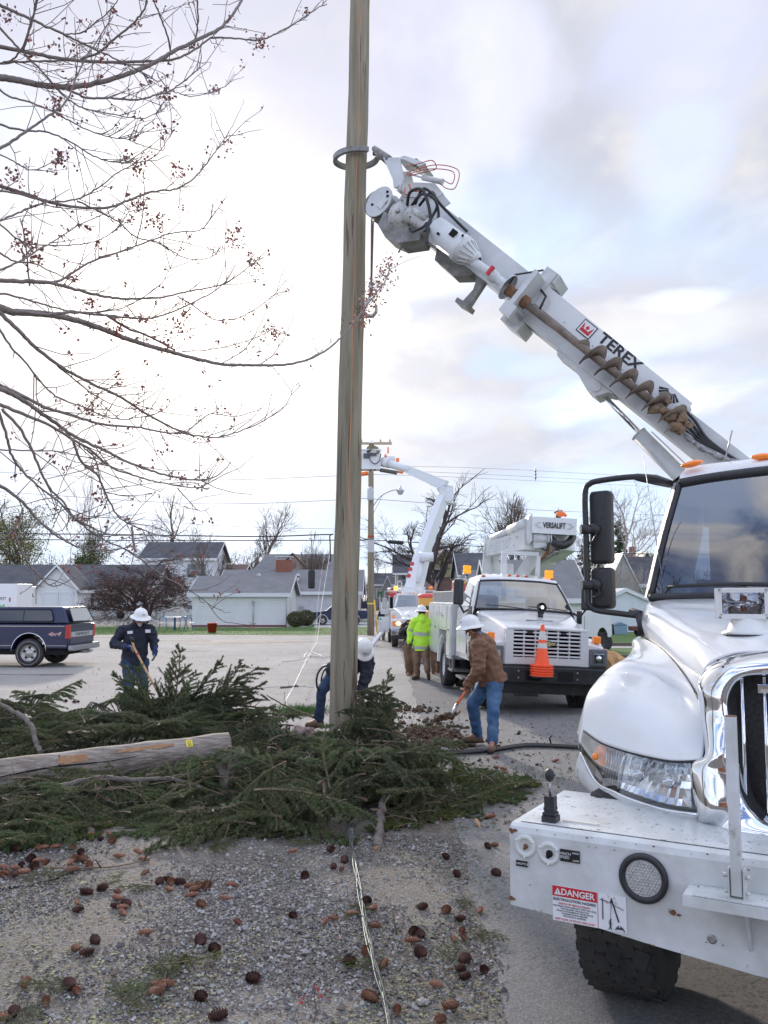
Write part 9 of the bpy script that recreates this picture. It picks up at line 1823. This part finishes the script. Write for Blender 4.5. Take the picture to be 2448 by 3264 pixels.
tb2=MB();c=D(950,520,26);tool=thing('water_cooler','orange yellow drink cooler with red lid strapped beside the far truck','cooler',(c.x,c.y,c.z-.3));b=MB();b.lathe([(.02,-.05),(.29,-.05),(.32,.0),(.34,.55)],n=24);b.build('tub',mat('cooler_yellow',(.80,.42,.10),.5),tool);b=MB();b.lathe([(.345,.20),(.355,.22),(.35,.30),(.34,.31)],n=24);b.build('strap',M_['blackpaint'],tool);b=MB();b.lathe([(.35,.55),(.36,.60),(.33,.66),(.1,.68),(.01,.68)],n=24);b.build('lid',mat('cooler_red',(.65,.08,.07),.5),tool)
b=MB();b.box((-.34,-.3,-c.z+.32-.0),(.34,.34,-.06));b.build('stand',M_['steel'],tool)
wp=thing('parked_car','white pickup bed corner showing right of the middle truck','car',(X(1862,31),31,0),R(-3));b=MB();wbd=[(0,.55),(0,1.45),(1.38,1.45),(1.5,1.3),(1.55,.65),(1.45,.55)]+[(1.0+.30*math.cos(a),.55+.34*math.sin(a))for a in[math.pi*i/7 for i in range(0,8)]]
b.add([(x*.62,0,z)for x,z in wbd]+[(x*.62,2,z)for x,z in wbd],[tuple(range(len(wbd))),tuple(range(len(wbd),2*len(wbd)))[::-1]]+[(i,len(wbd)+i,len(wbd)+(i+1)%len(wbd),(i+1)%len(wbd))for i in range(len(wbd))]);b.box((-2.6,0,.55),(0,2,1.35),bev=.05);recalc(b.build('body',t2p,wp));b=MB();b.cyl((.62,.05,.36),(.62,.3,.36),.36,n=20);b.cyl((.62,1.7,.36),(.62,1.95,.36),.36,n=20);b.build('wheel',tire_,wp)
for i,(px,F,lab,m)in enumerate(((1160,128,'dark car parked at the left of the far street end',nvy),(1243,112,'tan pickup parked near the hedge at the street end',mat('tan_paint',(.45,.40,.33),.4)))):
    v=thing('parked_car',lab,'car',(X(px,F),F,0));b=MB();b.box((-1.1,-.9,.35),(1.1,.9,.95),bev=.12);b.box((-.6,-.8,.9),(.7,.8,1.45),bev=.15);b.build('body',m,v);b=MB();b.box((-.5,-.83,1.0),(.6,-.79,1.35));b.build('window',dgl,v)
    for x in(-.7,.7):b=MB();b.cyl((x,-.92,.32),(x,.92,.32),.32,n=14);b.build('wheel',tire_,v)
s=thing('stop_sign','small red stop sign behind the far truck cab','sign',(PF(1254,1890,60).x,60,0));b=MB();b.cyl((0,0,0),(0,0,2.6),.03,n=8);b.build('post',M_['steel'],s);b=MB();b.prism([(.36*math.cos(R(22.5+45*k)),.36*math.sin(R(22.5+45*k)))for k in range(8)],frame((0,-.05,PF(1254,1889,60).z),(1,0,0),(0,0,1)),.02);f=b.build('sign_face',redm,s);textmesh('lettering','STOP',.2,wht_l,f,frame((0,-.075,PF(1254,1889,60).z),(1,0,0),(0,0,1)),.002)
s=thing('street_sign','slim green street sign post right of the far utility pole','sign',at(1211,52));b=MB();b.cyl((0,0,0),(0,0,2.15),.03,n=8);b.build('post',M_['steel'],s);b=MB();b.box((-.15,-.02,2.0),(.15,.02,2.3));b.build('sign_face',green,s)
b=MB();b.cyl(PF(1193,1912,41),PF(1202,2015,41),.035,n=8);c=PF(1202,2015,41);b.cyl(c,Vector((c.x+.01,41,0)),.035,n=8);tag(b.build('marker_pole',mat('marker_yellow',(.75,.45,.06),.6)),'slanting yellow marker pole just right of the far utility pole','marker pole')
fg=thing('flag','american flag on a short pole at the yellow house porch','flag',tuple(PF(1388,1860,78)));b=MB();b.cyl((0,0,-.6),(.35,0,.4),.02,n=6);b.build('staff',M_['steel'],fg)
for k in range(7):
    b=MB();b.grid([[(.32-.10*i*.35+.0+.07*k*.0+.02*math.sin(i+k)-.28*(k+j)/7,.03*math.sin(i*1.3),.34-.14*i-(k+j)*.05)for i in range(5)]for j in(0,1)]);b.build('stripe',redm if k%2==0 else wht_l,fg)
b=MB();b.grid([[(.30-.04*i-.16*j,-.03,.36-.09*i-.05*j)for i in range(3)]for j in(0,1)]);b.build('canton',mat('flag_blue',(.03,.05,.25),.7),fg)
c=PZ(562,2008);pt_=thing('picnic_table','white topped picnic table with blue metal legs on the lawn','picnic table',(c.x,c.y,0),R(3));blu=mat('blue_metal',(.02,.12,.26),.5)
b=MB();b.box((-.95,-.4,.74),(.75,.4,.79),bev=.01);b.build('tabletop',trim,pt_);b=MB();b.cyl((-.1,0,0),(-.1,0,.74),.06,n=10);b.build('pedestal',blu,pt_)
for x in(-.65,.55,.85):
    b=MB();b.box((x-.28,-.9,.42),(x+.28,-.55,.46));st=b.build('seat',trim,pt_);b=MB();b.tube(spline([(x-.26,-.75,0),(x-.18,-.75,.42),(x-.22,-.75,.72),(x-.05,-.75,.80),(x+.18,-.75,.72),(x+.18,-.75,.42),(x+.28,-.75,0)],4),.025,6);b.build('seat_frame',blu,st)
c=PZ(676,2017);bu=thing('plant_pot','red plastic bucket standing on the lawn before the white garage','bucket',(c.x,c.y,0));b=MB();b.lathe([(.01,.02),(.22,.02),(.27,.50),(.30,.50),(.30,.55),(.25,.55),(.2,.06)],n=18);b.build('tub',mat('red_plastic',(.40,.03,.02),.5),bu)
c=PZ(383,1992);gr_=thing('kettle_grill','black kettle barbecue left of the man in navy','barbecue',(c.x,c.y,0));b=MB();b.sphere((0,0,.72),.30,18);b.build('kettle',M_['blackpaint'],gr_)
for k in range(3):a=k*2.09;b=MB();b.cyl((.12*math.cos(a),.12*math.sin(a),.55),(.28*math.cos(a),.28*math.sin(a),0),.015,n=6);b.build('leg',M_['steel'],gr_)
yd=thing('barrel','black barrel lying against the white shed','barrel',(X(1936,46),46,.28));b=MB();b.lathe([(.01,-.45),(.26,-.45),(.29,-.2),(.29,.2),(.26,.45),(.01,.45)],(0,0,0),(1,.2,0),18);b.build('drum',M_['blackpaint'],yd)
yb_=thing('storage_box','pale blue grey plastic playhouse box by the white shed','box',(X(1972,46),46,0));b=MB();b.box((-.35,-.25,0),(.35,.25,.5),bev=.02);b.build('bin',mat('plastic_blue',(.20,.30,.38),.5),yb_);b=MB();b.add([(-.38,-.28,.5),(.38,-.28,.5),(.38,.28,.5),(-.38,.28,.5),(0,-.28,.66),(0,.28,.66)],[(0,1,4),(2,3,5),(1,2,5,4),(3,0,4,5)]);b.build('lid',mat('plastic_blue2',(.15,.23,.30),.5),yb_)
yt=thing('garden_trailer','dark red garden trailer in front of the white shed','trailer',(X(2036,44),44,0));b=MB();b.box((-.5,-.3,.28),(.4,.3,.5),bev=.01);b.build('bed',mat('dark_red_metal',(.10,.03,.025),.6),yt);b=MB();b.cyl((.0,-.36,.2),(.0,-.28,.2),.2,n=16);b.cyl((.0,.28,.2),(.0,.36,.2),.2,n=16);b.build('wheel',tire_,yt)
for k,(y0,lab)in enumerate(((34.9,'weathered railing rail beyond the concrete path'),(27.5,'long timber edging at the near side of the right lawn'))):
    b=MB();b.box((4.2,y0,.02),(24,y0+.12,.14));tag(b.build('timber_edging',mat('old_timber',(.12,.10,.08),.9)),lab,'timber edging')
for k,(x,y,h,s_)in enumerate(((-4,-14,13,91),(7,-20,16,92),(-14,-9,11,93),(16,-12,12,94))):
    tree('street_tree',['bare tree behind the camera to the left','tall bare tree straight behind the camera','bare tree far left behind the camera','bare tree far right behind the camera'][k],(x,y,0),h,1.0,.3,s_,bk_dark,None,0,depth=5,kids=(3,4),minr=.012)
hZ=house('house','brick house behind the camera mirrored in the near truck chrome',-17,-5,-26,-16,4.2,7.0,ribmat('brown_brick',(.20,.08,.055),(.28,.2,.17),2,12,.85,.3,(.15,.06,.04)),rf_dark,ov=.4)
